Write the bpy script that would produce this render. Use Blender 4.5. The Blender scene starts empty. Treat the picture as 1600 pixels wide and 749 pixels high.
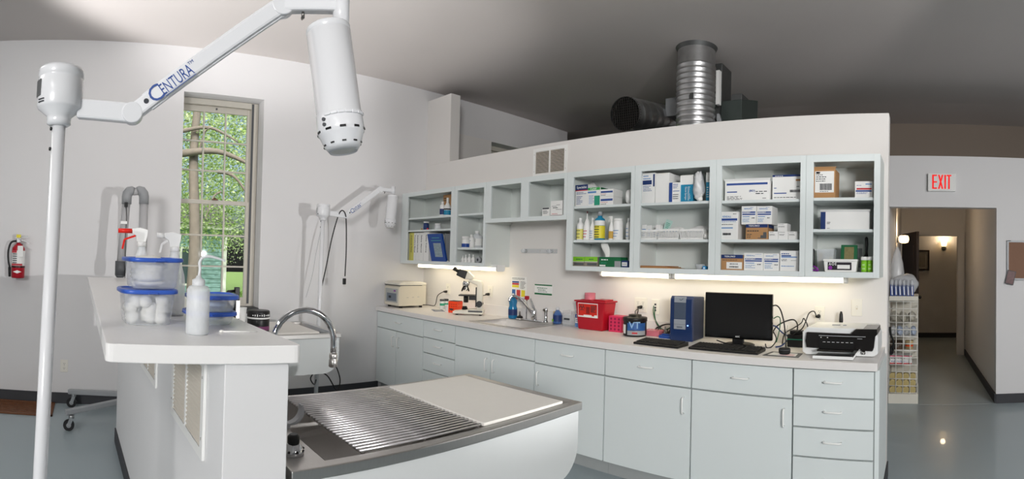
import bpy, bmesh, math, random
from mathutils import Vector, Matrix
R = math.radians
random.seed(7)
scene = bpy.context.scene
COL = scene.collection

# ------------------------------------------------------------------ camera
# a stitched cylindrical panorama: 828.4 px per radian, horizon row 393.6
F, CY, YAW, PIT, ROL, EYE = 828.3944, 393.5712, -0.7747, 0.0146, -0.0250, 1.4727
def _rot():
    c, s = math.cos(YAW), math.sin(YAW); rz = Matrix(((c, s, 0), (-s, c, 0), (0, 0, 1)))
    c, s = math.cos(PIT), math.sin(PIT); rx = Matrix(((1, 0, 0), (0, c, -s), (0, s, c)))
    c, s = math.cos(ROL), math.sin(ROL); ry = Matrix(((c, 0, s), (0, 1, 0), (-s, 0, c)))
    return rz @ rx @ ry
RM = _rot()
cam = bpy.data.cameras.new('camera')
camo = bpy.data.objects.new('camera', cam); COL.objects.link(camo)
cam.type = 'PANO'
cam.panorama_type = 'CENTRAL_CYLINDRICAL'
cam.central_cylindrical_radius = 1.0
cam.central_cylindrical_range_u_min = -800 / F
cam.central_cylindrical_range_u_max = 800 / F
cam.central_cylindrical_range_v_min = (CY - 749) / F
cam.central_cylindrical_range_v_max = CY / F
cam.clip_start = 0.02
cam.lens = 18; cam.sensor_width = 36
cr, cu, cf = RM @ Vector((1, 0, 0)), RM @ Vector((0, 0, 1)), RM @ Vector((0, 1, 0))
camo.matrix_world = Matrix(((cr.x, cu.x, -cf.x, 0), (cr.y, cu.y, -cf.y, 0), (cr.z, cu.z, -cf.z, EYE), (0, 0, 0, 1)))
scene.camera = camo

def ray(px, py):
    a = (px - 800) / F
    return RM @ Vector((math.sin(a), math.cos(a), (CY - py) / F))
def OX(px, py, x): d = ray(px, py); t = x / d.x; return Vector((x, t * d.y, EYE + t * d.z))
def OY(px, py, y): d = ray(px, py); t = y / d.y; return Vector((t * d.x, y, EYE + t * d.z))
def OZ(px, py, z): d = ray(px, py); t = (z - EYE) / d.z; return Vector((t * d.x, t * d.y, z))
def OD(px, py, r): d = ray(px, py); t = r / math.hypot(d.x, d.y); return Vector((t * d.x, t * d.y, EYE + t * d.z))

# ------------------------------------------------------------------ exposure, world, lights
vs = scene.view_settings
vs.view_transform = 'Standard'; vs.look = 'None'; vs.gamma = 1.0; vs.use_curve_mapping = False
vs.exposure = -0.08
scene.display_settings.display_device = 'sRGB'
world = bpy.data.worlds.new('sky'); scene.world = world
world.use_nodes = True
wn = world.node_tree.nodes; wl = world.node_tree.links
sky = wn.new('ShaderNodeTexSky'); sky.sky_type = 'NISHITA'; sky.sun_disc = False
sky.dust_density = 7.0; sky.air_density = .6; sky.sun_elevation = R(48); sky.sun_rotation = R(120)
wn['Background'].inputs['Strength'].default_value = 0.36
wl.new(sky.outputs[0], wn['Background'].inputs['Color'])

def lamp(name, kind, loc, target, power, color=(1, 1, 1), **kw):
    l = bpy.data.lights.new(name, kind); l.energy = power; l.color = color
    for k, v in kw.items(): setattr(l, k, v)
    o = bpy.data.objects.new(name, l); COL.objects.link(o); o.location = loc
    o.rotation_euler = (Vector(target) - Vector(loc)).to_track_quat('-Z', 'Y').to_euler()
    return o
lamp('sun', 'SUN', (6, 2, 9), (-8, -2, 0), 4.0, (1, .95, .86), angle=R(1))
# photographer's strobes on stands, out of the picture
lamp('strobe_softbox', 'AREA', (3.6, -3.6, 2.6), (-2.0, 3.0, 1.0), 106, (1, .985, .97), shape='RECTANGLE', size=1.6, size_y=1.2, spread=R(95))
lamp('strobe_bare', 'SPOT', (1.6, 2.6, 1.4), (-4.98, 0.85, 2.3), 380, (1, .99, .98), spot_size=R(43), spot_blend=.5, shadow_soft_size=.04)
lamp('strobe_ceiling', 'SPOT', (-2.9, -1.2, 0.8), (-3.6, 0.9, 3.4), 620, (1, .985, .975), spot_size=R(51), spot_blend=.45, shadow_soft_size=.15)
lamp('strobe_duct', 'SPOT', (1.9, 0.2, 1.5), (-1.5, 3.7, 3.4), 200, (1, .97, .95), spot_size=R(36), spot_blend=.4, shadow_soft_size=.1)
lamp('strobe_hall', 'AREA', (2.8, 1.8, 2.2), (0.9, 5.7, 1.2), 16, (1, .985, .97), shape='RECTANGLE', size=.8, size_y=.8, spread=R(110))
# unseen downlights added as overhead fill, behind the photographer
for i, (x, y) in enumerate(((-2.6, -1.7), (.6, -1.7), (2.6, 1.1))):
    lamp('ceiling_fill', 'AREA', (x, y, 3.38), (x, y, 0), 16, (1, .98, .95), shape='RECTANGLE', size=1.2, size_y=.6)

# ------------------------------------------------------------------ materials
def lin(h):
    h = h.lstrip('#'); c = [int(h[i:i + 2], 16) / 255 for i in (0, 2, 4)]
    return tuple(((x + .055) / 1.055) ** 2.4 if x > .04045 else x / 12.92 for x in c) + (1,)
MATS = {}
def mat(name, col, rough=.5, metal=0, var=.04, scale=14, bump=0, bscale=120, spec=.5, trans=0, alpha=1, emit=None, estr=0, coat=0, stretch=None, ior=1.45):
    if name in MATS: return MATS[name]
    m = bpy.data.materials.new(name); m.use_nodes = True
    nt = m.node_tree; b = nt.nodes['Principled BSDF']
    c = lin(col) if isinstance(col, str) else tuple(col) + (1,)
    b.inputs['Base Color'].default_value = c
    b.inputs['Roughness'].default_value = rough; b.inputs['Metallic'].default_value = metal
    b.inputs['Specular IOR Level'].default_value = spec
    b.inputs['Transmission Weight'].default_value = trans; b.inputs['Alpha'].default_value = alpha
    b.inputs['Coat Weight'].default_value = coat; b.inputs['IOR'].default_value = ior
    if emit:
        b.inputs['Emission Color'].default_value = lin(emit); b.inputs['Emission Strength'].default_value = estr
    if var or bump:
        tc = nt.nodes.new('ShaderNodeTexCoord'); mp = nt.nodes.new('ShaderNodeMapping')
        nt.links.new(tc.outputs['Object'], mp.inputs[0])
        if stretch: mp.inputs['Scale'].default_value = stretch
    if var:
        n = nt.nodes.new('ShaderNodeTexNoise'); n.inputs['Scale'].default_value = scale; n.inputs['Detail'].default_value = 4
        nt.links.new(mp.outputs[0], n.inputs[0])
        mx = nt.nodes.new('ShaderNodeMix'); mx.data_type = 'RGBA'
        mx.inputs[6].default_value = tuple(x * (1 - var) for x in c[:3]) + (1,)
        mx.inputs[7].default_value = tuple(min(1, x * (1 + var)) for x in c[:3]) + (1,)
        nt.links.new(n.outputs[0], mx.inputs[0]); nt.links.new(mx.outputs[2], b.inputs['Base Color'])
    if bump:
        n2 = nt.nodes.new('ShaderNodeTexNoise'); n2.inputs['Scale'].default_value = bscale
        nt.links.new(mp.outputs[0], n2.inputs[0])
        bp = nt.nodes.new('ShaderNodeBump'); bp.inputs['Strength'].default_value = bump; bp.inputs['Distance'].default_value = .002
        nt.links.new(n2.outputs[0], bp.inputs['Height']); nt.links.new(bp.outputs[0], b.inputs['Normal'])
    MATS[name] = m
    return m
def thin(name, col, opacity, rough=.1, spec=.5):
    """thin see-through sheet: plain transparency mixed with a tinted glossy plastic"""
    if name in MATS: return MATS[name]
    m = bpy.data.materials.new(name); m.use_nodes = True
    nt = m.node_tree; b = nt.nodes['Principled BSDF']; out = nt.nodes['Material Output']
    b.inputs['Base Color'].default_value = lin(col); b.inputs['Roughness'].default_value = rough
    b.inputs['Specular IOR Level'].default_value = spec
    t = nt.nodes.new('ShaderNodeBsdfTransparent'); mx = nt.nodes.new('ShaderNodeMixShader')
    n = nt.nodes.new('ShaderNodeTexNoise'); n.inputs['Scale'].default_value = 6
    mr = nt.nodes.new('ShaderNodeMapRange'); mr.inputs[3].default_value = opacity * .9; mr.inputs[4].default_value = min(1, opacity * 1.1)
    nt.links.new(n.outputs[0], mr.inputs[0]); nt.links.new(mr.outputs[0], mx.inputs[0])
    nt.links.new(t.outputs[0], mx.inputs[1]); nt.links.new(b.outputs[0], mx.inputs[2]); nt.links.new(mx.outputs[0], out.inputs[0])
    MATS[name] = m
    return m
mat('wall', '#e2e1e2', .85, bump=.05, bscale=90, var=.012, scale=3)
mat('wall_warm', '#e6e3e0', .85, bump=.05, bscale=90, var=.012, scale=3)
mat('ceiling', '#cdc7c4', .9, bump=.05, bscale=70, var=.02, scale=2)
mat('floor', '#a0adb2', .33, var=.05, scale=1.6, bump=.05, bscale=18, coat=.2)
mat('baseboard', '#3d3e42', .6, var=.1)
mat('cabinet', '#e0e7e7', .45, var=.012, scale=3)
mat('cab_in', '#dbe0dd', .55, var=.012, scale=3)
mat('laminate', '#e9e6e4', .35, var=.015, scale=60)
mat('bar', '#f0efee', .35, var=.01, scale=60)
mat('pony', '#e6e6e7', .6, var=.015, scale=5)
mat('pull', '#f2f2f0', .3, var=.01)
mat('white_enamel', '#e4e5e8', .22, var=.01, scale=5, coat=.3)
mat('steel', '#c9c6c3', .36, 1, var=.08, scale=30, stretch=(1, 14, 1))
mat('steel_dark', '#8d8a87', .35, 1, var=.1, scale=30)
mat('chrome', '#d8d9dc', .07, 1, var=.01)
mat('galv', '#c4c5c6', .36, 1, var=.2, scale=16)
mat('galv_dark', '#6a6c6c', .5, .8, var=.15, scale=12)
mat('black', '#141415', .4, var=.1)
mat('black_gloss', '#0b0b0c', .12, var=.05)
mat('black_matte', '#1b1b1c', .8, var=.1)
mat('rubber', '#202022', .7, var=.1)
mat('grey_paint', '#9c9fa2', .4, var=.05)
mat('grey_pipe', '#b4b4b6', .5, var=.04)
mat('grey_elbow', '#989a9d', .5, var=.04)
mat('dark_grey', '#55575a', .5, var=.05)
mat('tub', '#dcdfdf', .25, var=.01, coat=.3)
mat('board', '#e9e6e0', .5, var=.02, scale=20)
mat('white_plastic', '#f1f1ef', .4, var=.01)
mat('white_paper', '#eeeeec', .7, var=.02)
mat('cream', '#d8d2c2', .5, var=.02)
mat('cream_light', '#e3dfd3', .45, var=.02)
mat('outlet', '#ece9e0', .4, var=.01)
mat('cotton', '#f4f3ef', .95, var=.03, scale=40, bump=.4, bscale=60)
mat('blue_lid', '#3d66c9', .3, var=.03)
mat('blue', '#1a4796', .4, var=.03)
mat('navy', '#20386e', .45, var=.05)
mat('pc_blue', '#17305e', .35, var=.06, coat=.2)
mat('bright_blue', '#1f8fd0', .4, var=.05)
mat('teal', '#1b86ad', .5, var=.03)
mat('green', '#3fae52', .5, var=.03)
mat('dkgreen', '#17693f', .5, var=.03)
mat('tealgreen', '#2a9c7c', .5, var=.03)
mat('lime', '#86c92f', .5, var=.03)
mat('red', '#b11226', .35, var=.04)
mat('bright_red', '#e8281c', .35, var=.03)
mat('orange', '#ff4a1c', .4, var=.03)
mat('pink', '#d8305f', .4, var=.04)
mat('yellow', '#e9da3a', .5, var=.03)
mat('ltyellow', '#e6df7c', .5, var=.03)
mat('brown_card', '#b58a5e', .8, var=.06, scale=30)
mat('brown_wood', '#6b4226', .5, var=.25, scale=20, stretch=(1, 8, 1))
mat('dark_wood', '#2b1d17', .45, var=.2, scale=12, stretch=(8, 8, 1))
mat('cork', '#8a6a58', .9, var=.22, scale=160)
mat('alu', '#b9bbbd', .35, .9, var=.04)
mat('ink', '#33363c', .7, var=.02)
mat('ink_blue', '#2b4c94', .6, var=.02)
mat('ink_lblue', '#5f8dc4', .6, var=.02)
mat('ink_red', '#c3343a', .6, var=.02)
mat('purple', '#8a2f9c', .4, var=.03)
mat('tan', '#c9a24a', .6, var=.06)
mat('can', '#d7c58e', .4, .2, var=.06)
thin('clear_plastic', '#eef3f7', .34, .18)
thin('frosted', '#f3f6f8', .6, .45)
thin('frosted_thick', '#edf0f3', .78, .4)
thin('glass_clear', '#dfe6ea', .16, .03)
thin('blue_clear', '#1180b8', .85, .15)
thin('pink_clear', '#f08a9a', .7, .2)
thin('bag', '#e9ecf0', .5, .25)
thin('soap_blue', '#4f7bc0', .6, .1)
mat('tube_glow', '#fff6e0', .4, var=0, emit='#fff0cf', estr=5.0)
mat('shade_glow', '#ffe9c4', .4, var=0, emit='#ffd9a0', estr=4.0)
mat('exit_glow', '#8a0402', .5, var=0, emit='#ff0a04', estr=.8)
mat('led', '#8fb4ff', .4, var=0, emit='#7fa4ff', estr=3.0)

# ------------------------------------------------------------------ mesh builder
class MB:
    def __init__(s): s.v = []; s.f = []; s.sm = []; s.mi = []; s.m = 0
    def add(s, vs_, fs, smooth=False):
        b = len(s.v); s.v += [tuple(v) for v in vs_]
        for f in fs: s.f.append([i + b for i in f]); s.sm.append(smooth); s.mi.append(s.m)
        return s
    def capfaces(s, b0, cnt, n):
        for f in (list(range(b0 + n - 1, b0 - 1, -1)), list(range(b0 + cnt - n, b0 + cnt))): s.f.append(f); s.sm.append(False); s.mi.append(s.m)
    def box(s, x0, y0, z0, x1, y1, z1):
        x0, x1 = sorted((x0, x1)); y0, y1 = sorted((y0, y1)); z0, z1 = sorted((z0, z1))
        return s.add([(x0, y0, z0), (x1, y0, z0), (x1, y1, z0), (x0, y1, z0), (x0, y0, z1), (x1, y0, z1), (x1, y1, z1), (x0, y1, z1)],
                     [(0, 3, 2, 1), (4, 5, 6, 7), (0, 1, 5, 4), (1, 2, 6, 5), (2, 3, 7, 6), (3, 0, 4, 7)])
    def hexa(s, bot, top):
        return s.add(list(bot) + list(top), [(0, 3, 2, 1), (4, 5, 6, 7), (0, 1, 5, 4), (1, 2, 6, 5), (2, 3, 7, 6), (3, 0, 4, 7)])
    def obox(s, c, ax, ay, az, sx, sy, sz):
        c = Vector(c); ax, ay, az = Vector(ax).normalized() * sx / 2, Vector(ay).normalized() * sy / 2, Vector(az).normalized() * sz / 2
        return s.hexa([c - ax - ay - az, c + ax - ay - az, c + ax + ay - az, c - ax + ay - az], [c - ax - ay + az, c + ax - ay + az, c + ax + ay + az, c - ax + ay + az])
    def bar(s, p, q, w, t, up=(0, 0, 1)):
        p, q = Vector(p), Vector(q); d = (q - p); u = Vector(up); sd = d.cross(u).normalized(); u2 = sd.cross(d).normalized()
        return s.obox((p + q) / 2, d, sd, u2, d.length, w, t)
    def cyl(s, p, q, r0, r1=None, n=16, caps=True):
        p, q = Vector(p), Vector(q); r1 = r0 if r1 is None else r1
        return s.loft([(p, r0), (q, r1)], n, caps)
    def loft(s, prof, n=16, caps=True, axis=None):
        """rings along a straight axis: list of (centre, radius)"""
        a = axis if axis else (prof[-1][0] - prof[0][0])
        a = Vector(a).normalized(); t = Vector((1, 0, 0)) if abs(a.x) < .8 else Vector((0, 1, 0))
        u = a.cross(t).normalized(); w = a.cross(u)
        vs_ = []
        for c, r in prof:
            for k in range(n):
                g = 2 * math.pi * k / n; vs_.append(Vector(c) + (u * math.cos(g) + w * math.sin(g)) * r)
        fs = []
        for i in range(len(prof) - 1):
            for k in range(n):
                fs.append((i * n + k, i * n + (k + 1) % n, (i + 1) * n + (k + 1) % n, (i + 1) * n + k))
        b0 = len(s.v); s.add(vs_, fs, True)
        if caps: s.capfaces(b0, len(vs_), n)
        return s
    def lathe(s, prof, o=(0, 0, 0), n=20, caps=True, axis=(0, 0, 1)):
        a = Vector(axis).normalized(); o = Vector(o)
        return s.loft([(o + a * z, max(r, .0002)) for r, z in prof], n, caps, a)
    def tube(s, pts, r, n=8, caps=True):
        pts = [Vector(p) for p in pts]; rings = []; pu = None
        for i, p in enumerate(pts):
            d = (pts[min(i + 1, len(pts) - 1)] - pts[max(i - 1, 0)]).normalized()
            if pu is None:
                t = Vector((0, 0, 1)) if abs(d.z) < .9 else Vector((1, 0, 0)); u = d.cross(t).normalized()
            else: u = (pu - d * pu.dot(d)).normalized()
            pu = u; w = d.cross(u); rr = r[i] if isinstance(r, (list, tuple)) else r
            rings.append([p + (u * math.cos(2 * math.pi * k / n) + w * math.sin(2 * math.pi * k / n)) * rr for k in range(n)])
        vs_ = [v for g in rings for v in g]; fs = []
        for i in range(len(pts) - 1):
            for k in range(n): fs.append((i * n + k, i * n + (k + 1) % n, (i + 1) * n + (k + 1) % n, (i + 1) * n + k))
        s.add(vs_, fs, True)
        if caps: s.capfaces(len(s.v) - len(vs_), len(vs_), n)
        return s
    def prism(s, poly, a, b, axis='z'):
        """polygon (2-tuples) extruded from a to b along the axis; 2-tuples are (x,y), (x,z) or (y,z)"""
        P = {'z': lambda p, t: (p[0], p[1], t), 'y': lambda p, t: (p[0], t, p[1]), 'x': lambda p, t: (t, p[0], p[1])}[axis]
        n = len(poly); vs_ = [P(p, a) for p in poly] + [P(p, b) for p in poly]
        fs = [tuple(range(n - 1, -1, -1)), tuple(range(n, 2 * n))] + [(k, (k + 1) % n, n + (k + 1) % n, n + k) for k in range(n)]
        return s.add(vs_, fs)
    def ball(s, c, r, n=12, m=8, sc=(1, 1, 1)):
        c = Vector(c); vs_ = []; fs = []
        for i in range(m + 1):
            th = math.pi * i / m
            for k in range(n):
                g = 2 * math.pi * k / n
                vs_.append(c + Vector((math.sin(th) * math.cos(g) * r * sc[0], math.sin(th) * math.sin(g) * r * sc[1], math.cos(th) * r * sc[2])))
        for i in range(m):
            for k in range(n): fs.append((i * n + k, (i + 1) * n + k, (i + 1) * n + (k + 1) % n, i * n + (k + 1) % n))
        return s.add(vs_, fs, True)
    def mesh(s, name, mats, off=None):
        me = bpy.data.meshes.new(name)
        v = s.v if off is None else [(a - off[0], b - off[1], c - off[2]) for a, b, c in s.v]
        me.from_pydata(v, [], s.f)
        me.polygons.foreach_set('use_smooth', s.sm); me.polygons.foreach_set('material_index', s.mi)
        for m in mats: me.materials.append(m)
        me.update()
        bm = bmesh.new(); bm.from_mesh(me); bmesh.ops.recalc_face_normals(bm, faces=bm.faces); bm.to_mesh(me); bm.free()
        return me
def M(m): return MATS[m] if isinstance(m, str) else m
def link(name, me, parent=None, bev=0, seg=2):
    o = bpy.data.objects.new(name, me); COL.objects.link(o); o.parent = parent
    if bev:
        b = o.modifiers.new('bevel', 'BEVEL'); b.width = bev; b.segments = seg; b.limit_method = 'ANGLE'; b.angle_limit = R(50)
    return o
def thing(name, label, cat, loc=(0, 0, 0), rz=0, group=None):
    o = bpy.data.objects.new(name, None); COL.objects.link(o); o.empty_display_size = .05
    o.location = loc; o.rotation_euler = (0, 0, rz)
    o['label'] = label; o['category'] = cat
    if group: o['group'] = group
    return o
def tag(o, label, cat, group=None):
    o['label'] = label; o['category'] = cat
    if group: o['group'] = group
    return o
def woff(p):
    v = Vector((0, 0, 0))
    while p: v = v + Vector(p.location); p = p.parent
    return v
def part(name, mb, mats, parent, bev=0, label=None, w=True, seg=2):
    """w: mesh was written in world coordinates, so shift it to its parent's frame"""
    ms = [M(m) for m in (mats if isinstance(mats, (list, tuple)) else [mats])]
    off = None
    if w and parent:
        off = woff(parent)
    o = link(name, mb.mesh(name, ms, off), parent, bev, seg)
    if label: o['label'] = label
    return o
def solo(name, label, cat, mb, mats, org=(0, 0, 0), bev=0, group=None, rz=0, w=True):
    ms = [M(m) for m in (mats if isinstance(mats, (list, tuple)) else [mats])]
    o = link(name, mb.mesh(name, ms, org if w else None), None, bev); o.location = org; o.rotation_euler = (0, 0, rz)
    return tag(o, label, cat, group)
def struct(name, mb, mats, parent=None, bev=0):
    ms = [M(m) for m in (mats if isinstance(mats, (list, tuple)) else [mats])]
    o = link(name, mb.mesh(name, ms), parent, bev)
    if parent is None: o['kind'] = 'structure'
    return o
FONTCACHE = {}
def text_mesh(txt, size, extr=.0004, bold=False):
    k = (txt, size, extr, bold)
    if k in FONTCACHE: return FONTCACHE[k]
    cu_ = bpy.data.curves.new('lettering', 'FONT'); cu_.body = txt; cu_.size = size; cu_.extrude = extr
    cu_.align_x = 'CENTER'; cu_.align_y = 'CENTER'; cu_.resolution_u = 3
    if bold: cu_.offset = size * .018
    o = bpy.data.objects.new('tmp', cu_); COL.objects.link(o)
    dg = bpy.context.evaluated_depsgraph_get(); dg.update()
    me = bpy.data.meshes.new_from_object(o.evaluated_get(dg)); bpy.data.objects.remove(o)
    me.materials.clear(); FONTCACHE[k] = me
    return me
def lettering(txt, size, matn, parent, loc, xdir=(1, 0, 0), ydir=(0, 0, 1), name='lettering', bold=False, wid=None, w=True):
    me = text_mesh(txt, size, bold=bold).copy(); me.materials.append(M(matn))
    x, y = Vector(xdir).normalized(), Vector(ydir).normalized(); z = x.cross(y)
    o = bpy.data.objects.new(name, me); COL.objects.link(o); o.parent = parent
    off = Vector((0, 0, 0))
    if w and parent:
        off = woff(parent)
    sx = 1
    if wid:
        xs = [v.co.x for v in me.vertices]; sx = wid / max(1e-6, max(xs) - min(xs))
    l = Vector(loc) - off
    o.matrix_local = Matrix(((x.x * sx, y.x, z.x, l.x), (x.y * sx, y.y, z.y, l.y), (x.z * sx, y.z, z.z, l.z), (0, 0, 0, 1)))
    return o
def copy_tree(o, parent=None):
    c = o.copy(); COL.objects.link(c); c.parent = parent
    for ch in list(o.children): copy_tree(ch, c)
    return c
def bez(pts, n=8):
    """smooth curve through points (Catmull-Rom)"""
    P = [Vector(p) for p in pts]; out = []
    for i in range(len(P) - 1):
        p0, p1, p2, p3 = P[max(i - 1, 0)], P[i], P[i + 1], P[min(i + 2, len(P) - 1)]
        for k in range(n):
            t = k / n
            out.append(.5 * ((2 * p1) + (p2 - p0) * t + (2 * p0 - 5 * p1 + 4 * p2 - p3) * t * t + (3 * p1 - p0 - 3 * p2 + p3) * t ** 3))
    return out + [P[-1]]

# ================================================================== the setting
WL, WB, EX, H0 = -4.983, 3.636, 5.712, 3.415
XR, YR, YF = 6.8, -6.2, 7.03
def ceil_z(x, y): return H0 if y < 6.235 else H0 - .035 * (y - 6.235) / .8
mb = MB(); mb.box(WL - .33, YR - .2, -.1, XR + .2, 11.2, 0)
struct('floor', mb, 'floor')
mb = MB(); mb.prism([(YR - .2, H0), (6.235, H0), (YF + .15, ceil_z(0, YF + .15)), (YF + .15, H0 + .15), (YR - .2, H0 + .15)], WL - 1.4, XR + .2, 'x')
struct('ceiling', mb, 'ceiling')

def wall_holes(name, x0, x1, ya, yb, z0, z1, holes, mats, axis='x'):
    """thick wall along y (axis x) or along x (axis y) with rectangular openings (a0,a1,z0,z1)"""
    mb = MB(); cuts = sorted(set([ya, yb] + [h for H in holes for h in H[:2]]))
    for a, b in zip(cuts, cuts[1:]):
        seg = [(z0, z1)]
        for h in holes:
            if h[0] <= a + 1e-6 and h[1] >= b - 1e-6:
                new = []
                for s0, s1 in seg:
                    if h[2] > s0: new.append((s0, min(h[2], s1)))
                    if h[3] < s1: new.append((max(h[3], s0), s1))
                seg = new
        for s0, s1 in seg:
            if s1 - s0 > 1e-4:
                if axis == 'x': mb.box(x0, a, s0, x1, b, s1)
                else: mb.box(a, x0, s0, b, x1, s1)
    return struct(name, mb, mats)
W1 = (0.852, 1.656, 0.89, 2.988)
W2 = (4.63, 5.43, 0.9, 2.985)
wall_holes('wall_left', WL - .17, WL, YR, 6.22, 0, 3.415, [W1, W2], 'wall')
OUT = [(w[0] - .08, w[1] + .01, w[2] - .03, w[3] + .01) for w in (W1, W2)]
wall_holes('wall_left_outer', WL - .33, WL - .17, YR, 6.22, 0, 3.415, OUT, 'wall')
mb = MB(); mb.box(WL - 1.4, 6.12, 0, WL - .2, 6.22, 3.41); mb.box(WL - 1.4, 6.22, 0, WL - 1.2, 7.03, 3.41); struct('wall_recess', mb, 'wall')
mb = MB(); mb.box(WL, 3.80, 2.2, WL + .035, 4.63, 2.985); struct('trim_panel', mb, 'wall_warm')
# partition behind the cabinets, with the taller stub in the corner
mb = MB(); mb.box(WL, WB, 0, -.241, WB + .13, 2.535); struct('wall_back', mb, 'wall_warm', bev=.004)
mb = MB(); mb.box(WL, WB, 2.535, -4.553, WB + .13, 3.29); struct('wall_stub', mb, 'wall_warm')
mb = MB(); mb.box(-.267, 3.045, 0, -.241, WB, .874); struct('trim_end', mb, 'cabinet')
# exit wall, hall and the room at its end
wall_holes('wall_exit', EX, EX + .14, WL, XR, 0, 2.672, [(-.365, .80, 0, 2.116)], 'wall', 'y')
mb = MB(); mb.box(WL - 1.4, YF, 0, -.365, YF + .15, 3.40); mb.box(.80, YF, 0, XR, YF + .15, 3.40); mb.box(-.365, YF, 2.6, .80, YF + .15, 3.40); struct('wall_far', mb, mat('wall_unlit', '#8f8378', .85, var=.02, scale=3))  # taupe base colour paints in the dimness of this unlit wall
mb = MB(); mb.box(-.49, EX + .14, 0, -.365, 8.9, 2.5); struct('wall_corridor_left', mb, 'wall_warm')
mb = MB(); mb.hexa([(.80, EX + .14, 0), (.95, EX + .14, 0), (.95, 8.9, 0), (.72, 8.9, 0)], [(.80, EX + .14, 2.5), (.95, EX + .14, 2.5), (.95, 8.9, 2.5), (.72, 8.9, 2.5)]); struct('wall_corridor_right', mb, 'wall_warm')
wall_holes('wall_corridor_end', 8.9, 9.0, -1.5, 1.8, 0, 2.5, [(-.30, .594, 0, 1.99)], 'wall_warm', 'y')
mb = MB(); mb.box(-1.5, 11.05, 0, 1.8, 11.15, 2.5); struct('wall_hall_end', mb, 'wall_warm')
mb = MB(); mb.box(-1.62, 8.9, 0, -1.5, 11.15, 2.5); mb.box(1.8, 8.9, 0, 1.92, 11.15, 2.5); struct('wall_hall_sides', mb, 'wall_warm')
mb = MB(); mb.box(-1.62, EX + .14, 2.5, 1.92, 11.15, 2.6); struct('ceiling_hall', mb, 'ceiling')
mb = MB()
mb.box(-.365, 8.86, 0, -.30, 8.9, 2.09); mb.box(.594, 8.86, 0, .70, 8.9, 2.09); mb.box(-.30, 8.86, 1.99, .594, 8.9, 2.09)
mb.box(.58, 8.9, 0, .594, 9.02, 1.99)
struct('trim_hall_door', mb, 'wall_warm')
# walls behind the photographer
mb = MB(); mb.box(WL - .2, YR - .2, 0, XR, YR, 3.41); struct('wall_rear', mb, 'wall')
mb = MB(); mb.box(XR, YR - .2, 0, XR + .2, YF + .15, 3.41); struct('wall_right', mb, 'wall')
# baseboards
mb = MB(); mb.box(WL, YR, 0, WL + .012, 3.05, .10); struct('baseboard_left', mb, 'baseboard')
mb = MB(); mb.box(.80, EX - .012, 0, XR, EX, .10); mb.hexa([(.785, EX, 0), (.80, EX, 0), (.72, 8.86, 0), (.705, 8.86, 0)], [(.785, EX, .1), (.80, EX, .1), (.72, 8.86, .1), (.705, 8.86, .1)]); struct('baseboard_hall', mb, 'baseboard')
mb = MB(); mb.box(-1.5, 11.038, 0, 1.8, 11.05, .10); struct('baseboard_end', mb, 'baseboard')
mb = MB(); mb.box(-.241, 3.05, 0, -.231, WB + .13, .10); struct('baseboard_partition', mb, 'baseboard')
mb = MB(); mb.box(-.365, EX - .012, 0.0, .785, EX + .004, .0015); struct('trim_threshold', mb, mat('seam', '#a3adb0', .4))

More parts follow.
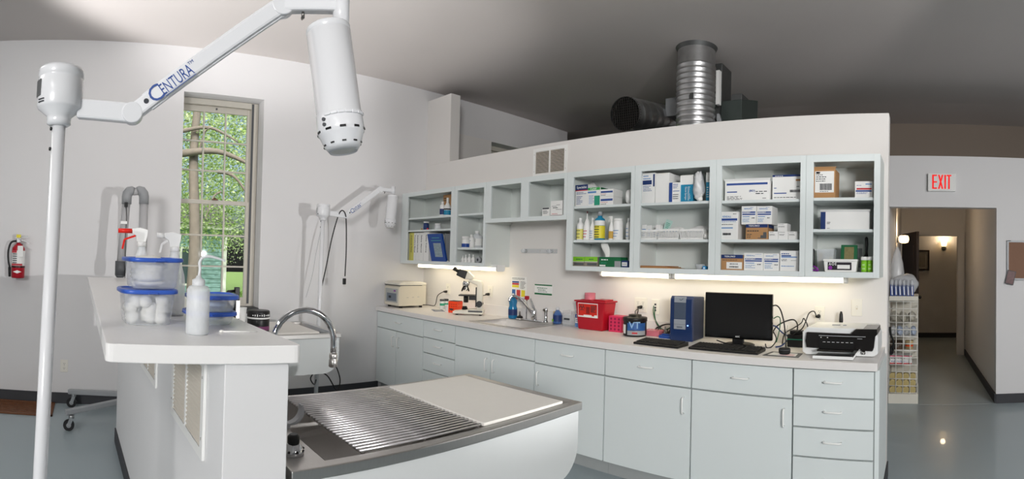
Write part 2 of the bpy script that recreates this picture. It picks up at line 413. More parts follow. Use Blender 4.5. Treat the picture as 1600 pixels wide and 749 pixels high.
# ------------------------------------------------------------------ window in the left wall
def window(n, W, full=True):
    ya, yb, za, zb = W; ya = ya - .06; X = WL - .205
    t = bpy.data.objects.new('window_%d' % n, None); COL.objects.link(t); t.location = (WL, (ya + yb) / 2, za); t['kind'] = 'structure'
    fm = mat('win_frame', '#cfcabf', .5, var=.03)
    mb = MB(); mb.box(X - .05, ya, za, X + .03, ya + .05, zb); mb.box(X - .05, yb - .075, za, X + .03, yb, zb)
    mb.box(X - .05, ya + .05, zb - .06, X + .03, yb - .075, zb); mb.box(X - .05, ya + .05, za, X + .03, yb - .075, za + .05)
    part('frame', mb, fm, t, bev=.004)
    mb = MB(); mb.box(X + .03, yb - .072, za + .06, X + .036, yb - .05, zb - .01); part('side_track', mb, 'dark_grey', t)
    mb = MB(); mb.box(X + .028, ya + .062, za - .02, WL + .02, yb - .001, za + .035); part('sill', mb, mat('sill', '#38393b', .5), t, bev=.004)
    zm = 1.962
    for k, (s0, s1, xo) in enumerate(((zm - .015, zb - .06, -.03), (za + .05, zm + .02, 0.0))):
        y0, y1 = ya + .05, yb - .07; st = .035
        sash = MB(); x0, x1 = X + xo - .012, X + xo + .018
        sash.box(x0, y0, s0, x1, y0 + st, s1); sash.box(x0, y1 - st, s0, x1, y1, s1)
        sash.box(x0, y0 + st, s1 - (.06 if k == 0 else .04), x1, y1 - st, s1); sash.box(x0, y0 + st, s0, x1, y1 - st, s0 + (.04 if k == 0 else .07))
        so = part('sash', sash, fm, t, bev=.003)
        g0, g1 = y0 + st, y1 - st; h0, h1 = s0 + (.04 if k == 0 else .07), s1 - (.06 if k == 0 else .04)
        for i in (1, 2):
            yy = g0 + (g1 - g0) * i / 3; m2 = MB(); m2.box(x0 + .004, yy - .008, h0, x1 - .004, yy + .008, h1); part('muntin', m2, fm, so)
            zz = h0 + (h1 - h0) * i / 3; m2 = MB(); m2.box(x0 + .005, g0, zz - .008, x1 - .005, g1, zz + .008); part('muntin', m2, fm, so)
        for i in range(3):
            for j in range(3):
                a, b = g0 + (g1 - g0) * i / 3 + .008, g0 + (g1 - g0) * (i + 1) / 3 - .008
                c, d = h0 + (h1 - h0) * j / 3 + .008, h0 + (h1 - h0) * (j + 1) / 3 - .008
                m2 = MB(); m2.box((x0 + x1) / 2 - .002, a, c, (x0 + x1) / 2 + .002, b, d); part('pane', m2, 'pane_glass', so)
    m2 = MB(); m2.box(X + .018, (ya + yb) / 2 - .03, zm + .02, X + .04, (ya + yb) / 2 + .03, zm + .032); m2.cyl((X + .028, (ya + yb) / 2, zm + .03), (X + .028, (ya + yb) / 2, zm + .045), .012); part('latch', m2, mat('latch', '#6a4a3a', .4, .5), t)
    m2 = MB(); m2.cyl((X - .01, (ya + yb) / 2, zb - .085), (X + .0, (ya + yb) / 2, zb - .085), .009); part('screw_plug', m2, 'dark_grey', t)
    return t
def pane_glass():
    m = bpy.data.materials.new('pane_glass'); m.use_nodes = True; nt = m.node_tree
    for n in list(nt.nodes): nt.nodes.remove(n)
    out = nt.nodes.new('ShaderNodeOutputMaterial'); tr = nt.nodes.new('ShaderNodeBsdfTransparent'); gl = nt.nodes.new('ShaderNodeBsdfGlossy')
    gl.inputs['Roughness'].default_value = .02; fr = nt.nodes.new('ShaderNodeFresnel'); fr.inputs[0].default_value = 1.5
    tr.inputs[0].default_value = (.95, .98, .96, 1)
    mx = nt.nodes.new('ShaderNodeMixShader'); nt.links.new(fr.outputs[0], mx.inputs[0]); nt.links.new(tr.outputs[0], mx.inputs[1]); nt.links.new(gl.outputs[0], mx.inputs[2]); nt.links.new(mx.outputs[0], out.inputs[0])
    MATS['pane_glass'] = m
pane_glass()
window(1, W1); window(2, W2)

# ------------------------------------------------------------------ outdoors, seen through the window
GZ = -.9
mb = MB(); mb.box(-60, -40, GZ - .1, WL - .6, 50, GZ)
lawn = struct('ground', mb, mat('lawn', '#6f8a4a', .95, var=.35, scale=3))
def tree(name, label, base, h, rt, branches, cen, rad, nleaf, seed, cols):
    rnd = random.Random(seed); t = thing(name, label, 'tree', base, 0, 'trees outside the window')
    b = Vector(base); mb = MB()
    mb.tube(bez([b, b + Vector((.05, .1, h * .35)), b + Vector((-.1, .05, h * .7)), b + Vector((0, .2, h))]), [rt * (1 - .6 * i / 24) for i in range(25)], 8)
    part('trunk', mb, mat('bark', '#6f6861', .9, var=.35, scale=9, bump=.5, bscale=20), t)
    for p, q, rr in branches:
        p, q = Vector(p), Vector(q); m2 = MB(); mid = (p + q) / 2 + Vector((0, 0, .18))
        pts = bez([p, mid, q], 6); m2.tube(pts, [rr * (1 - .7 * i / len(pts)) for i in range(len(pts))], 6); part('branch', m2, 'bark', t)
    for ci, c in enumerate(cols):
        vs_, fs = [], []
        for k in range(nleaf // len(cols)):
            while True:
                u = Vector((rnd.uniform(-1, 1), rnd.uniform(-1, 1), rnd.uniform(-1, 1)))
                if u.length < 1: break
            p = Vector(cen) + Vector((u.x * rad[0], u.y * rad[1], u.z * rad[2]))
            if p.x > WL - 1.0: continue
            s_ = rnd.uniform(.022, .05); a = Vector((rnd.gauss(0, 1), rnd.gauss(0, 1), rnd.gauss(0, .6))).normalized(); d = a.cross(Vector((rnd.gauss(0, 1), rnd.gauss(0, 1), rnd.gauss(0, 1)))).normalized()
            i = len(vs_); vs_ += [p - a * s_, p + d * s_ * .6, p + a * s_ * 1.2, p - d * s_ * .6]; fs.append((i, i + 1, i + 2, i + 3))
        me = bpy.data.meshes.new('foliage'); me.from_pydata([v - b for v in vs_], [], fs); me.materials.append(leafmat('leaf_%s' % c[1:], c))
        o = link('foliage', me, t); o['kind'] = 'stuff'
    return t
def leafmat(n, c):
    if n in MATS: return MATS[n]
    m = bpy.data.materials.new(n); m.use_nodes = True; nt = m.node_tree; b = nt.nodes['Principled BSDF']; b.inputs['Base Color'].default_value = lin(c); b.inputs['Roughness'].default_value = .6
    tl = nt.nodes.new('ShaderNodeBsdfTranslucent'); tl.inputs[0].default_value = lin(c); mx = nt.nodes.new('ShaderNodeMixShader'); mx.inputs[0].default_value = .45
    nt.links.new(b.outputs[0], mx.inputs[1]); nt.links.new(tl.outputs[0], mx.inputs[2]); nt.links.new(mx.outputs[0], nt.nodes['Material Output'].inputs[0]); MATS[n] = m
    return m
GR = ['#98b469', '#b5cb88', '#d6e3b6', '#7a9755']
tb = OX(296, 400, -11.0)
bp = lambda px, py, x: OX(px, py, x)
tree('maple_tree', 'grey-barked leafy tree close behind the left window panes', (tb.x, tb.y, GZ), 6.5, .16,
     [(bp(283, 240, -11), bp(400, 262, -10.4), .09), (bp(284, 205, -11), bp(372, 222, -10.6), .05), (bp(340, 268, -10.8), bp(392, 312, -10.6), .05), (bp(310, 240, -11), bp(330, 200, -10.7), .03), (bp(345, 300, -11), bp(320, 345, -10.8), .025)],
     (-13.9, 2.6, 4.6), (3.0, 4.6, 3.2), 56000, 3, GR)
tree('shade_tree', 'dense pale green tree crown beyond the teal house', (-29, 16, GZ), 9, .25, [], (-28, 5.0, 6.5), (4, 9, 6.0), 40000, 5, ['#a6bd84', '#c2d4a2', '#dfe8cb', '#7f9a66'])
tree('garden_shrub', 'low green shrub on the lawn beside the teal house', (-14.5, 4.3, GZ), .7, .04, [], (-14.5, 4.3, GZ + .55), (.8, .9, .7), 4000, 9, ['#5d8038', '#7a9c4a'])
# neighbour's clapboard house
hs = thing('clapboard_house', 'teal clapboard house with white corner boards across the lawn', 'house', (-17.5, 4.0, GZ))
mb = MB(); mb.box(-21.5, .6, GZ, -17.5, 4.55, 2.35); part('wall', mb, mat('siding', '#8fb3b4', .8, var=.05), hs)
for k in range(21):
    z = GZ + .1 + k * .15; m2 = MB(); m2.hexa([(-17.5, .6, z), (-17.46, .6, z), (-17.46, 4.55, z), (-17.5, 4.55, z)], [(-17.5, .6, z + .15), (-17.49, .6, z + .15), (-17.49, 4.55, z + .15), (-17.5, 4.55, z + .15)]); part('clapboard', m2, 'siding', hs)
mb = MB(); mb.box(-17.47, 4.45, GZ, -17.4, 4.6, 2.35); part('corner_board', mb, 'white_plastic', hs)
mb = MB(); mb.box(-17.47, .55, GZ, -17.4, .7, 2.35); part('corner_board', mb, 'white_plastic', hs)
mb = MB(); mb.box(-17.6, .4, 2.2, -17.1, 4.8, 2.4); part('eave', mb, 'white_plastic', hs)
mb = MB(); mb.prism([(-21.9, 2.35), (-17.0, 2.35), (-19.5, 3.3)], .4, 4.8, 'y'); part('roof', mb, mat('shingle', '#6c6a68', .9, var=.2), hs)
for yy in (1.6, 3.0):
    mb = MB(); mb.box(-17.47, yy, .3, -17.42, yy + .7, 1.6); wf = part('window', mb, 'white_plastic', hs)
    mb = MB(); mb.box(-17.42, yy + .07, .37, -17.41, yy + .63, 1.53); part('pane', mb, mat('dark_pane', '#4a5a60', .1), wf)

# ================================================================== island: half wall, bar top, tub tables
BZ = 1.23
bl = [(-1.347, .047), (-1.295, .556), (-4.36, .455), (-4.384, -.012)]
def roundc(poly, r=.02, n=4):
    out = []
    for i, p in enumerate(poly):
        p = Vector(p); a = (Vector(poly[i - 1]) - p).normalized(); b = (Vector(poly[(i + 1) % len(poly)]) - p).normalized()
        for k in range(n + 1):
            t = k / n; q = p + a * r * (1 - t) ** 2 + b * r * t ** 2; out.append((q.x, q.y))
    return out
mb = MB(); mb.prism(roundc(bl), BZ - .048, BZ, 'z')
solo('bar_top', 'long white laminate bar top on the half wall, holding lidded tubs', 'bar top', mb, 'bar', (-2.85, .25, BZ - .048), bev=.003)
pa, pb = Vector((-1.335, .357)), Vector((-4.03, .238)); pd = (pb - pa).normalized(); pn = Vector((pd.y, -pd.x))   # pn points to +y side
if pn.y < 0: pn = -pn
def PW(t, off, z): q = pa + pd * t + pn * off; return (q.x, q.y, z)
Lp = (pb - pa).length; TW = .183
hw = bpy.data.objects.new('wall_half', None); COL.objects.link(hw); hw.location = (pa.x, pa.y, 0); hw['kind'] = 'structure'
mb = MB(); mb.hexa([PW(0, 0, 0), PW(0, TW, 0), PW(Lp, TW, 0), PW(Lp, 0, 0)], [PW(0, 0, BZ - .0485), PW(0, TW, BZ - .0485), PW(Lp, TW, BZ - .0485), PW(Lp, 0, BZ - .0485)])
part('half_wall_body', mb, 'pony', hw, bev=.003)
mb = MB(); mb.hexa([PW(.2, -.01, 0), PW(.2, 0, 0), PW(Lp + .01, 0, 0), PW(Lp + .01, -.01, 0)], [PW(.2, -.01, .1), PW(.2, 0, .1), PW(Lp + .01, 0, .1), PW(Lp + .01, -.01, .1)]); part('half_wall_base', mb, 'baseboard', hw)
# louvred return-air grilles on the half wall
def grille(label, org, ux, nx, w, h, cols, slats, name='air_grille', sl_col='grille_dark', frame='white_plastic'):
    """org: lower corner on the wall, ux: along the wall, nx: out of the wall"""
    ux, nx = Vector(ux).normalized(), Vector(nx).normalized(); uz = Vector((0, 0, 1)); o = Vector(org)
    t = thing(name, label, 'air vent', o + ux * w / 2)
    def bx(u0, u1, z0, z1, d0, d1, m):
        m.hexa([o + ux * u0 + nx * d0 + uz * z0, o + ux * u1 + nx * d0 + uz * z0, o + ux * u1 + nx * d1 + uz * z0, o + ux * u0 + nx * d1 + uz * z0],
               [o + ux * u0 + nx * d0 + uz * z1, o + ux * u1 + nx * d0 + uz * z1, o + ux * u1 + nx * d1 + uz * z1, o + ux * u0 + nx * d1 + uz * z1])
    f = .03; m = MB(); bx(0, w, 0, f, 0, .009, m); bx(0, w, h - f, h, 0, .009, m); bx(0, f, f, h - f, 0, .009, m); bx(w - f, w, f, h - f, 0, .009, m)
    for c in range(1, cols):
        u = f + (w - 2 * f) * c / cols; bx(u - .008, u + .008, f, h - f, 0, .009, m)
    part('frame', m, frame, t)
    m = MB(); bx(f, w - f, f, h - f, .0005, .0015, m); part('backing', m, mat('grille_back', '#4a443e', .8), t)
    me = None
    for c in range(cols):
        u0 = f + (w - 2 * f) * c / cols + (.009 if c else .001); u1 = f + (w - 2 * f) * (c + 1) / cols - (.009 if c < cols - 1 else .001)
        for k in range(slats):
            z = f + (h - 2 * f) * (k + .15) / slats; dz = (h - 2 * f) / slats
            m = MB(); m.hexa([o + ux * u0 + nx * .002 + uz * (z + dz * .45), o + ux * u1 + nx * .002 + uz * (z + dz * .45), o + ux * u1 + nx * .008 + uz * z, o + ux * u0 + nx * .008 + uz * z],
                             [o + ux * u0 + nx * .002 + uz * (z + dz * .62), o + ux * u1 + nx * .002 + uz * (z + dz * .62), o + ux * u1 + nx * .008 + uz * (z + dz * .17), o + ux * u0 + nx * .008 + uz * (z + dz * .17)])
            part('slat', m, mat('grille_dark', '#d9d2c6', .5), t)
    for u in (f / 2, w - f / 2):
        for z in (h * .2, h * .8): m = MB(); m.cyl(o + ux * u + nx * .008 + uz * z, o + ux * u + nx * .011 + uz * z, .004, n=8); part('screw', m, 'steel', t)
    return t
g0 = PW(.17, -.001, .86)
grille('white louvred vent low on the half wall near the bar corner', g0, (pd.x, pd.y, 0), (-pn.x, -pn.y, 0), .46, .30, 2, 17)
grille('white louvred vent on the half wall, farther from the bar corner', PW(.98, -.001, .86), (pd.x, pd.y, 0), (-pn.x, -pn.y, 0), .46, .30, 2, 17)

def tub_table(label, x0, x1, y0, y1, z, rack=True):
    """x1: near long side; y0 at the half wall"""
    t = thing('tub_table', label, 'exam table', ((x0 + x1) / 2, (y0 + y1) / 2, 0))
    def sec(x):   # tub section in y,z with rounded lower outer corner
        r = .13; zb = z - .31; pts = [(y0, z - .035), (y0, zb)]
        for k in range(9): a = -math.pi / 2 + math.pi / 2 * k / 8; pts.append((y1 - .012 - r + r * math.cos(a), zb + r + r * math.sin(a)))
        return pts + [(y1 - .012, z - .035)]
    mb = MB(); s = sec(0)
    # hollow body: outer skin without top
    n = len(s); a_, b_ = x0 + .012, x1 - .012
    mb.add([(a_, p[0], p[1]) for p in s] + [(b_, p[0], p[1]) for p in s], [tuple(range(n)), tuple(range(2 * n - 1, n - 1, -1))] + [(k, k + 1, n + k + 1, n + k) for k in range(n - 1)])
    part('tub_body', mb, 'tub', t)
    rw = .045
    mb = MB(); mb.box(x1 - rw, y0, z - .035, x1, y1, z); mb.box(x0, y0, z - .035, x0 + rw, y1, z); mb.box(x0 + rw, y1 - rw, z - .035, x1 - rw, y1, z); mb.box(x0 + rw, y0, z - .012, x1 - rw, y0 + .13, z - .004)
    part('rim', mb, 'steel', t, bev=.004)
    mb = MB(); q0, q1 = y0 + .13, y1 - rw; d = z - .17
    mb.add([(x0 + rw, q0, z - .005), (x1 - rw, q0, z - .005), (x1 - rw, q1, z - .005), (x0 + rw, q1, z - .005), (x0 + rw + .03, q0 + .03, d), (x1 - rw - .03, q0 + .03, d), (x1 - rw - .03, q1 - .03, d + .05), (x0 + rw + .03, q1 - .03, d + .05)],
           [(0, 1, 5, 4), (1, 2, 6, 5), (2, 3, 7, 6), (3, 0, 4, 7), (4, 5, 6, 7)])
    part('basin', mb, 'steel', t)
    m = MB(); m.cyl(((x0 + x1) / 2, q0 + .12, d + .012), ((x0 + x1) / 2, q0 + .12, d + .018), .045); part('drain', m, 'chrome', t)
    m = MB(); m.box(x0 + .10, y0 + .05, 0, x1 - .10, y1 - .5, z - .31); part('pedestal', m, 'tub', t)
    return t
TZ = .86
t1 = tub_table('stainless-rimmed white tub table with rod grate and cutting board', -2.125, -1.377, .57, 1.868, TZ)
# rod grate
gr = thing('rod_grate', 'rack of thin stainless rods lying over the sink basin', 'grate', (-1.76, 1.07, TZ - .006))
nrod = 28
for k in range(nrod):
    x = -2.075 + (.638) * k / (nrod - 1); m = MB(); m.cyl((x, .82, TZ + .004), (x, 1.325, TZ + .004), .0046, n=8); part('rod', m, mat('rod_steel', '#e6e4e6', .3, .85, var=.02), gr)
for y in (.832, 1.07, 1.31):
    m = MB(); m.box(-2.08, y - .006, TZ - .006, -1.432, y + .006, TZ - .0008); part('cross_bar', m, 'steel', gr)
mb = MB(); mb.box(-2.075, 1.335, TZ - .004, -1.428, 1.795, TZ + .009)
solo('cutting_board', 'flat off-white plastic board covering the end of the near tub table', 'board', mb, 'board', (-1.76, 1.54, TZ - .004), bev=.003)
# mixer knob and spray bracket near the half wall
kp = OZ(458, 708, TZ)
t = thing('tap_valve', 'small chrome dome valve with black knob beside the sink basin', 'valve', (kp.x, kp.y, TZ - .004))
mb = MB(); mb.lathe([(.034, 0), (.034, .012), (.03, .02), (.022, .03), (.018, .034)], (kp.x, kp.y, TZ - .004)); part('dome', mb, 'chrome', t)
mb = MB(); mb.lathe([(.016, .03), (.019, .036), (.019, .055), (.012, .062)], (kp.x, kp.y, TZ - .004)); part('knob', mb, 'black', t)
mb = MB()
for k in range(8): a = k * math.pi / 4; mb.cyl((kp.x + .031 * math.cos(a), kp.y + .031 * math.sin(a), TZ + .012), (kp.x + .035 * math.cos(a), kp.y + .035 * math.sin(a), TZ + .010), .004, n=8)
part('vent_hole', mb, 'black', t)
# hooked grey spray rest
hx = -1.74
t = thing('spray_hook', 'translucent grey plastic hook rising beside the rod grate', 'hook', (hx, .70, TZ - .004))
mb = MB(); pts = bez([OX(450, 662, hx), OX(460, 659, hx), OX(468, 651, hx), OX(471, 641, hx), OX(470, 632, hx)], 6)
for i, (p, q) in enumerate(zip(pts, pts[1:])): mb.bar(p, q, .03, .004 + .010 * math.sin(math.pi * (i + .5) / (len(pts) - 1)), up=(0, 1, .4))
part('hook_blade', mb, mat('grey_plastic', '#b8bac0', .35), t)
mb = MB(); p = OX(450, 662, hx); mb.box(hx - .014, p.y - .02, TZ - .004, hx + .014, p.y + .004, p.z + .004); part('hook_foot', mb, 'grey_plastic', t, bev=.003)
# gooseneck faucet
fx = -1.77
t = thing('gooseneck_faucet', 'tall chrome gooseneck faucet arching above the tub sink', 'faucet', (fx, .645, TZ - .004))
mb = MB(); mb.lathe([(.03, 0), (.03, .008), (.02, .014), (.016, .03), (.016, .06)], (fx, .645, TZ - .004)); part('base', mb, 'chrome', t)
mb = MB(); pts = [(fx, .645, TZ + .05), (fx, .645, 1.148)]
for k in range(0, 15):
    a = math.pi - math.pi * k / 14 * 1.03; pts.append((fx, .766 + .121 * math.cos(a), 1.148 + .121 * math.sin(a)))
pts += [(fx, .887, 1.10)]
mb.tube(pts, .0115, 14); part('spout', mb, 'chrome', t)
mb = MB(); mb.lathe([(.012, 0), (.0155, -.004), (.0155, -.018), (.013, -.022), (.0165, -.026), (.0165, -.05), (.012, -.053)], (fx, .887, 1.106)); part('aerator', mb, 'steel', t)

t2 = tub_table('white tub table with steel rim standing by the window wall', -4.43, -3.685, .53, 1.913, TZ)
mb = MB(); mb.box(-4.375, .68, TZ - .004, -3.74, 1.75, TZ + .009)
solo('table_board', 'white board covering the tub table by the window wall', 'board', mb, 'board', (-4.04, 1.14, TZ - .004), bev=.003)
# bin, mop handle and cord under the far table
c = OY(466, 600, 1.55)
def bin_(name, label, x0, y0, x1, y1, z0, z1, m, taper=.02, lip=.008, cat='bin'):
    t = thing(name, label, cat, ((x0 + x1) / 2, (y0 + y1) / 2, z0)); mb = MB(); th = .003
    o = [(x0 + taper, y0 + taper, z0), (x1 - taper, y0 + taper, z0), (x1 - taper, y1 - taper, z0), (x0 + taper, y1 - taper, z0)]
    u = [(x0, y0, z1), (x1, y0, z1), (x1, y1, z1), (x0, y1, z1)]
    i0 = [(x0 + taper + th, y0 + taper + th, z0 + th), (x1 - taper - th, y0 + taper + th, z0 + th), (x1 - taper - th, y1 - taper - th, z0 + th), (x0 + taper + th, y1 - taper - th, z0 + th)]
    i1 = [(x0 + th, y0 + th, z1), (x1 - th, y0 + th, z1), (x1 - th, y1 - th, z1), (x0 + th, y1 - th, z1)]
    mb.add(o + u + i1 + i0, [(3, 2, 1, 0)] + [(k, (k + 1) % 4, 4 + (k + 1) % 4, 4 + k) for k in range(4)] + [(4 + k, 4 + (k + 1) % 4, 8 + (k + 1) % 4, 8 + k) for k in range(4)] + [(8 + k, 8 + (k + 1) % 4, 12 + (k + 1) % 4, 12 + k) for k in range(4)] + [(12, 13, 14, 15)])
    part('bin_body', mb, m, t)
    mb = MB(); l = lip
    mb.box(x0 - l, y0 - l, z1 - .006, x1 + l, y0, z1 + .002); mb.box(x0 - l, y1, z1 - .006, x1 + l, y1 + l, z1 + .002); mb.box(x0 - l, y0, z1 - .006, x0, y1, z1 + .002); mb.box(x1, y0, z1 - .006, x1 + l, y1, z1 + .002)
    part('bin_rim', mb, m, t)
    return t
bin_('storage_bin', 'clear plastic bin on the floor below the far tub table', -3.42, 1.52, -3.05, 1.92, 0, .33, 'clear_plastic')
t = thing('mop_handle', 'bright blue handle leaning below the far tub table', 'handle', (-3.1, 1.1, 0))
m = MB(); m.tube([(-3.11, 1.36, .08), (-2.96, 1.13, .56)], .012, 10); part('shaft', m, 'bright_blue', t)
m = MB(); m.box(-3.2, 1.28, 0, -3.0, 1.46, .085); part('sponge_head', m, 'bright_blue', t, bev=.01)
mb = MB(); mb.tube(bez([(-4.6, 2.13, .28), (-4.5, 2.07, .26), (-4.4, 2.0, .30), (-4.35, 1.96, .36), (-4.3, 1.99, .42), (-4.3, 2.1, .38), (-4.3, 2.2, .24), (-4.32, 2.24, .34), (-4.36, 2.18, .5), (-4.5, 2.11, .58), (-4.59, 2.13, .56)], 8), .006, 8)
solo('looped_cord', 'black cord hanging in a loop below the far tub table', 'cord', mb, 'black', (-4.4, 2.0, .30))

# ================================================================== examination lamps
def exam_lamp(label, pts, s, base_z, head_r, cord=False, name='exam_lamp'):
    """pts: dict of 3D points: cap(top centre of pole), foot, k1 (elbow), k2 (upper joint), drop (head pivot), hb (head bottom)"""
    cap, foot, k1, k2, dr, ht, hb = (Vector(pts[k]) for k in ('cap', 'foot', 'k1', 'k2', 'drop', 'ht', 'hb'))
    t = thing(name, label, 'exam lamp', foot, 0, 'exam lamps on poles')
    up = (cap - foot).normalized(); pr = .0195 * s
    m = MB(); m.cyl(foot, cap, pr, pr, 24); pole = part('pole', m, 'white_enamel', t)
    m = MB(); m.lathe([(.09 * s, 0), (.09 * s, .012), (.05 * s, .02), (pr, .06)], foot, 24); part('floor_flange', m, 'white_enamel', t)
    m = MB(); m.lathe([(pr * 1.25, -.012), (pr * 1.7, -.006), (pr * 1.7, .003), (.034 * s, .014), (.06 * s, .034), (.0625 * s, .04), (.0625 * s, .112), (.061 * s, .114), (.061 * s, .118), (.0625 * s, .12), (.0625 * s, .136), (.058 * s, .144)], cap, 32, axis=up)
    cp = part('swivel_cap', m, 'white_enamel', t, label='white drum-shaped swivel housing')
    tow = (Vector((0, 0, EYE)) - cap); tow.z = 0; tow.normalize(); side = Vector((0, 0, 1)).cross(tow)
    # side: to the right as seen from the room
    m = MB()
    for hh, w0 in ((.045, .05), (.052, .06)):
        for k in range(6):
            a = -1.05 + k * .06; dd = (tow * math.cos(a) + side * math.sin(a)); m.obox(cap + dd * .0627 * s + up * hh, side, dd, up, .006, .0006, .0035)
    part('print', m, 'ink', cp)
    m = MB(); dd = tow * math.cos(-1.2) + side * math.sin(-1.2); m.obox(cap + dd * .0626 * s + up * .085, side * math.cos(-1.2) - tow * math.sin(-1.2), dd, up, .03 * s, .001, .045 * s); part('rating_plate', m, 'alu', cp)
    for zz in (-.02, -.075):
        m = MB(); dd = (-side * .95 + tow * .3).normalized(); m.cyl(cap + up * zz + dd * pr * .9, cap + up * zz + dd * (pr + .004), .005 * s, n=10); part('screw', m, 'black', pole)
    # horizontal arm
    a0 = cap + up * .03 + (k1 - cap).normalized() * .05 * s; a0.z = k1.z + .012
    d = (k1 - a0); m = MB(); m.bar(a0, a0 + d * .97, .03 * s, .052 * s); arm = part('lower_arm', m, 'white_enamel', t, bev=.006)
    m = MB(); nrm = d.cross(Vector((0, 0, 1))).normalized(); m.cyl(k1 - nrm * .02 * s, k1 + nrm * .02 * s, .028 * s, n=24); part('elbow_joint', m, 'white_enamel', t, bev=.003)
    d2 = k2 - k1; m = MB(); m.bar(k1, k2, .03 * s, .044 * s); ua = part('upper_arm', m, 'white_enamel', t, bev=.007)
    m = MB(); m.bar(k1 + d2 * .1, k2 - d2 * .02, .012 * s, .052 * s); part('arm_cover', m, 'white_enamel', ua, bev=.003)
    nf = d2.normalized().cross(Vector((0, 0, 1))).normalized()
    if nf.dot(tow) < 0: nf = -nf
    upn = nf.cross(d2.normalized());  upn = upn if upn.z > 0 else -upn
    for f_, sz in ((.1, .007), (.97, .007)):
        m = MB(); c = k1 + d2 * f_ + nf * .0145 * s; m.cyl(c, c + nf * .002, sz * s, n=12); part('pivot_screw', m, 'ink', ua)
    ln = d2.length
    lettering('C', .062 * s, 'ink_blue', ua, k1 + d2 * .165 + nf * .0158 * s - upn * .001, d2, upn, name='brand_lettering')
    lettering('ENTURA', .045 * s, 'ink_blue', ua, k1 + d2 * .295 + nf * .0158 * s - upn * .003, d2, upn, name='brand_lettering', wid=ln * .20)
    lettering('TM', .012 * s, 'ink_blue', ua, k1 + d2 * .41 + nf * .0158 * s + upn * .012, d2, upn, name='brand_lettering')
    m = MB(); m.bar(k1 + d2 * .20 + nf * .0155 * s - upn * .021, k1 + d2 * .40 + nf * .0155 * s - upn * .021, .0012, .0018); part('brand_underline', m, 'ink_blue', ua)
    # upper joint, link and drop stem
    m = MB(); m.cyl(k2 - nf * .018 * s, k2 + nf * .018 * s, .03 * s, n=24); part('upper_joint', m, 'white_enamel', t, bev=.003)
    lk = Vector((dr.x, dr.y, k2.z)); m = MB(); m.bar(k2, lk, .034 * s, .036 * s); part('link', m, 'white_enamel', t, bev=.006)
    m = MB(); c = k2 + (lk - k2) * .35; m.cyl(c - Vector((0, 0, .016 * s)), c - Vector((0, 0, .032 * s)), .004 * s, n=10); m.bar(c - Vector((.008 * s, 0, .032 * s)), c + Vector((.008 * s, 0, -.032 * s)), .004, .008 * s); part('wing_screw', m, 'steel_dark', t)
    m = MB(); m.cyl(lk + Vector((0, 0, .04 * s)), dr, .022 * s, n=24); part('drop_stem', m, 'white_enamel', t)
    ax = (hb - ht).normalized(); L = (hb - ht).length; r = head_r
    m = MB(); m.loft([(ht + ax * (L * q), r * k) for q, k in ((0, .80), (.012, .97), (.02, 1.0), (.055, 1.0), (.058, .985), (.06, 1), (.70, 1.0), (.705, 1.03), (.83, 1.05), (.86, 1.03), (.87, .98), (.95, .82), (1, .62), (.985, .55))], 40, True, ax)
    hd = part('lamp_head', m, 'white_enamel', t, label='white cylindrical lamp housing tilted downward')
    t0 = Vector((0, 0, 1)); u = ax.cross(t0).normalized(); v = ax.cross(u)
    for k in range(10):
        a = 2 * math.pi * k / 10 + .2; dd = u * math.cos(a) + v * math.sin(a); tg = ax.cross(dd)
        m = MB(); m.obox(ht + ax * L * .845 + dd * r * 1.043, tg, ax, dd, r * .26, r * .09, .003); part('vent_slot', m, 'black', hd)
        m = MB(); m.obox(ht + ax * L * .945 + dd * r * .84, tg, ax, dd, r * .18, r * .06, .003); part('vent_slot', m, 'black', hd)
    m = MB()
    a0_ = math.atan2(tow.dot(v), tow.dot(u))
    for k in range(7):
        a = a0_ - .9 + k * .3; b = a + .3; p = [ht + ax * L * .735 + (u * math.cos(q) + v * math.sin(q)) * r * 1.06 for q in (a, b)]
        m.bar(p[0], p[1], r * .10, r * .16, up=ax)
    part('focus_grip', m, 'white_enamel', hd, bev=.003)
    m = MB(); dd = (-side * .9 + tow * .3).normalized()
    for q in (.78, .82): m.cyl(ht + ax * L * q + dd * r * 1.0, ht + ax * L * q + dd * r * 1.12, r * .08, n=10)
    part('switch', m, 'dark_grey', hd)
    m = MB(); m.cyl(ht + ax * L * .985, ht + ax * L * .99, r * .56, n=24); part('lens', m, mat('lens', '#cfcfca', .15), hd)
    return t
capn = OD(92, 191, 1.45); foot = OD(52, 790, 1.45); foot = Vector((foot.x - .0, foot.y, 0)); foot = Vector((capn.x + .03, capn.y - .045, 0))
exam_lamp('large white exam lamp with angled arm over the lidded tubs', dict(cap=capn, foot=foot, k1=OD(207, 178, 1.43), k2=OD(442, 9, 1.41), drop=OD(532, 50, 1.40), ht=OD(512, 42, 1.40), hb=OD(537, 238, 1.38)), 1.0, base_z=0, head_r=.059)
fl = lambda px, py: OX(px, py, -4.6)
exam_lamp('white exam lamp by the window wall with a black cord over its arm', dict(cap=OX(504.5, 343, -4.6), foot=(-4.6, 2.131, 0), k1=fl(540, 337), k2=fl(594, 296), drop=fl(614, 304), ht=fl(614, 305), hb=fl(609, 357)), 1.03, 0, .055)
mb = MB(); mb.tube(bez([fl(503, 447), fl(510, 415), fl(518, 375), fl(527, 342), fl(531, 333) + Vector((.03, 0, .02)), fl(537, 334) + Vector((.03, 0, 0)), fl(541, 350), fl(541, 390), fl(539, 432)], 8), .006, 8)
t = thing('lamp_cable', 'black power cord with plug draped over the far lamp arm', 'cord', fl(539, 445))
part('cord', mb, 'black', t)
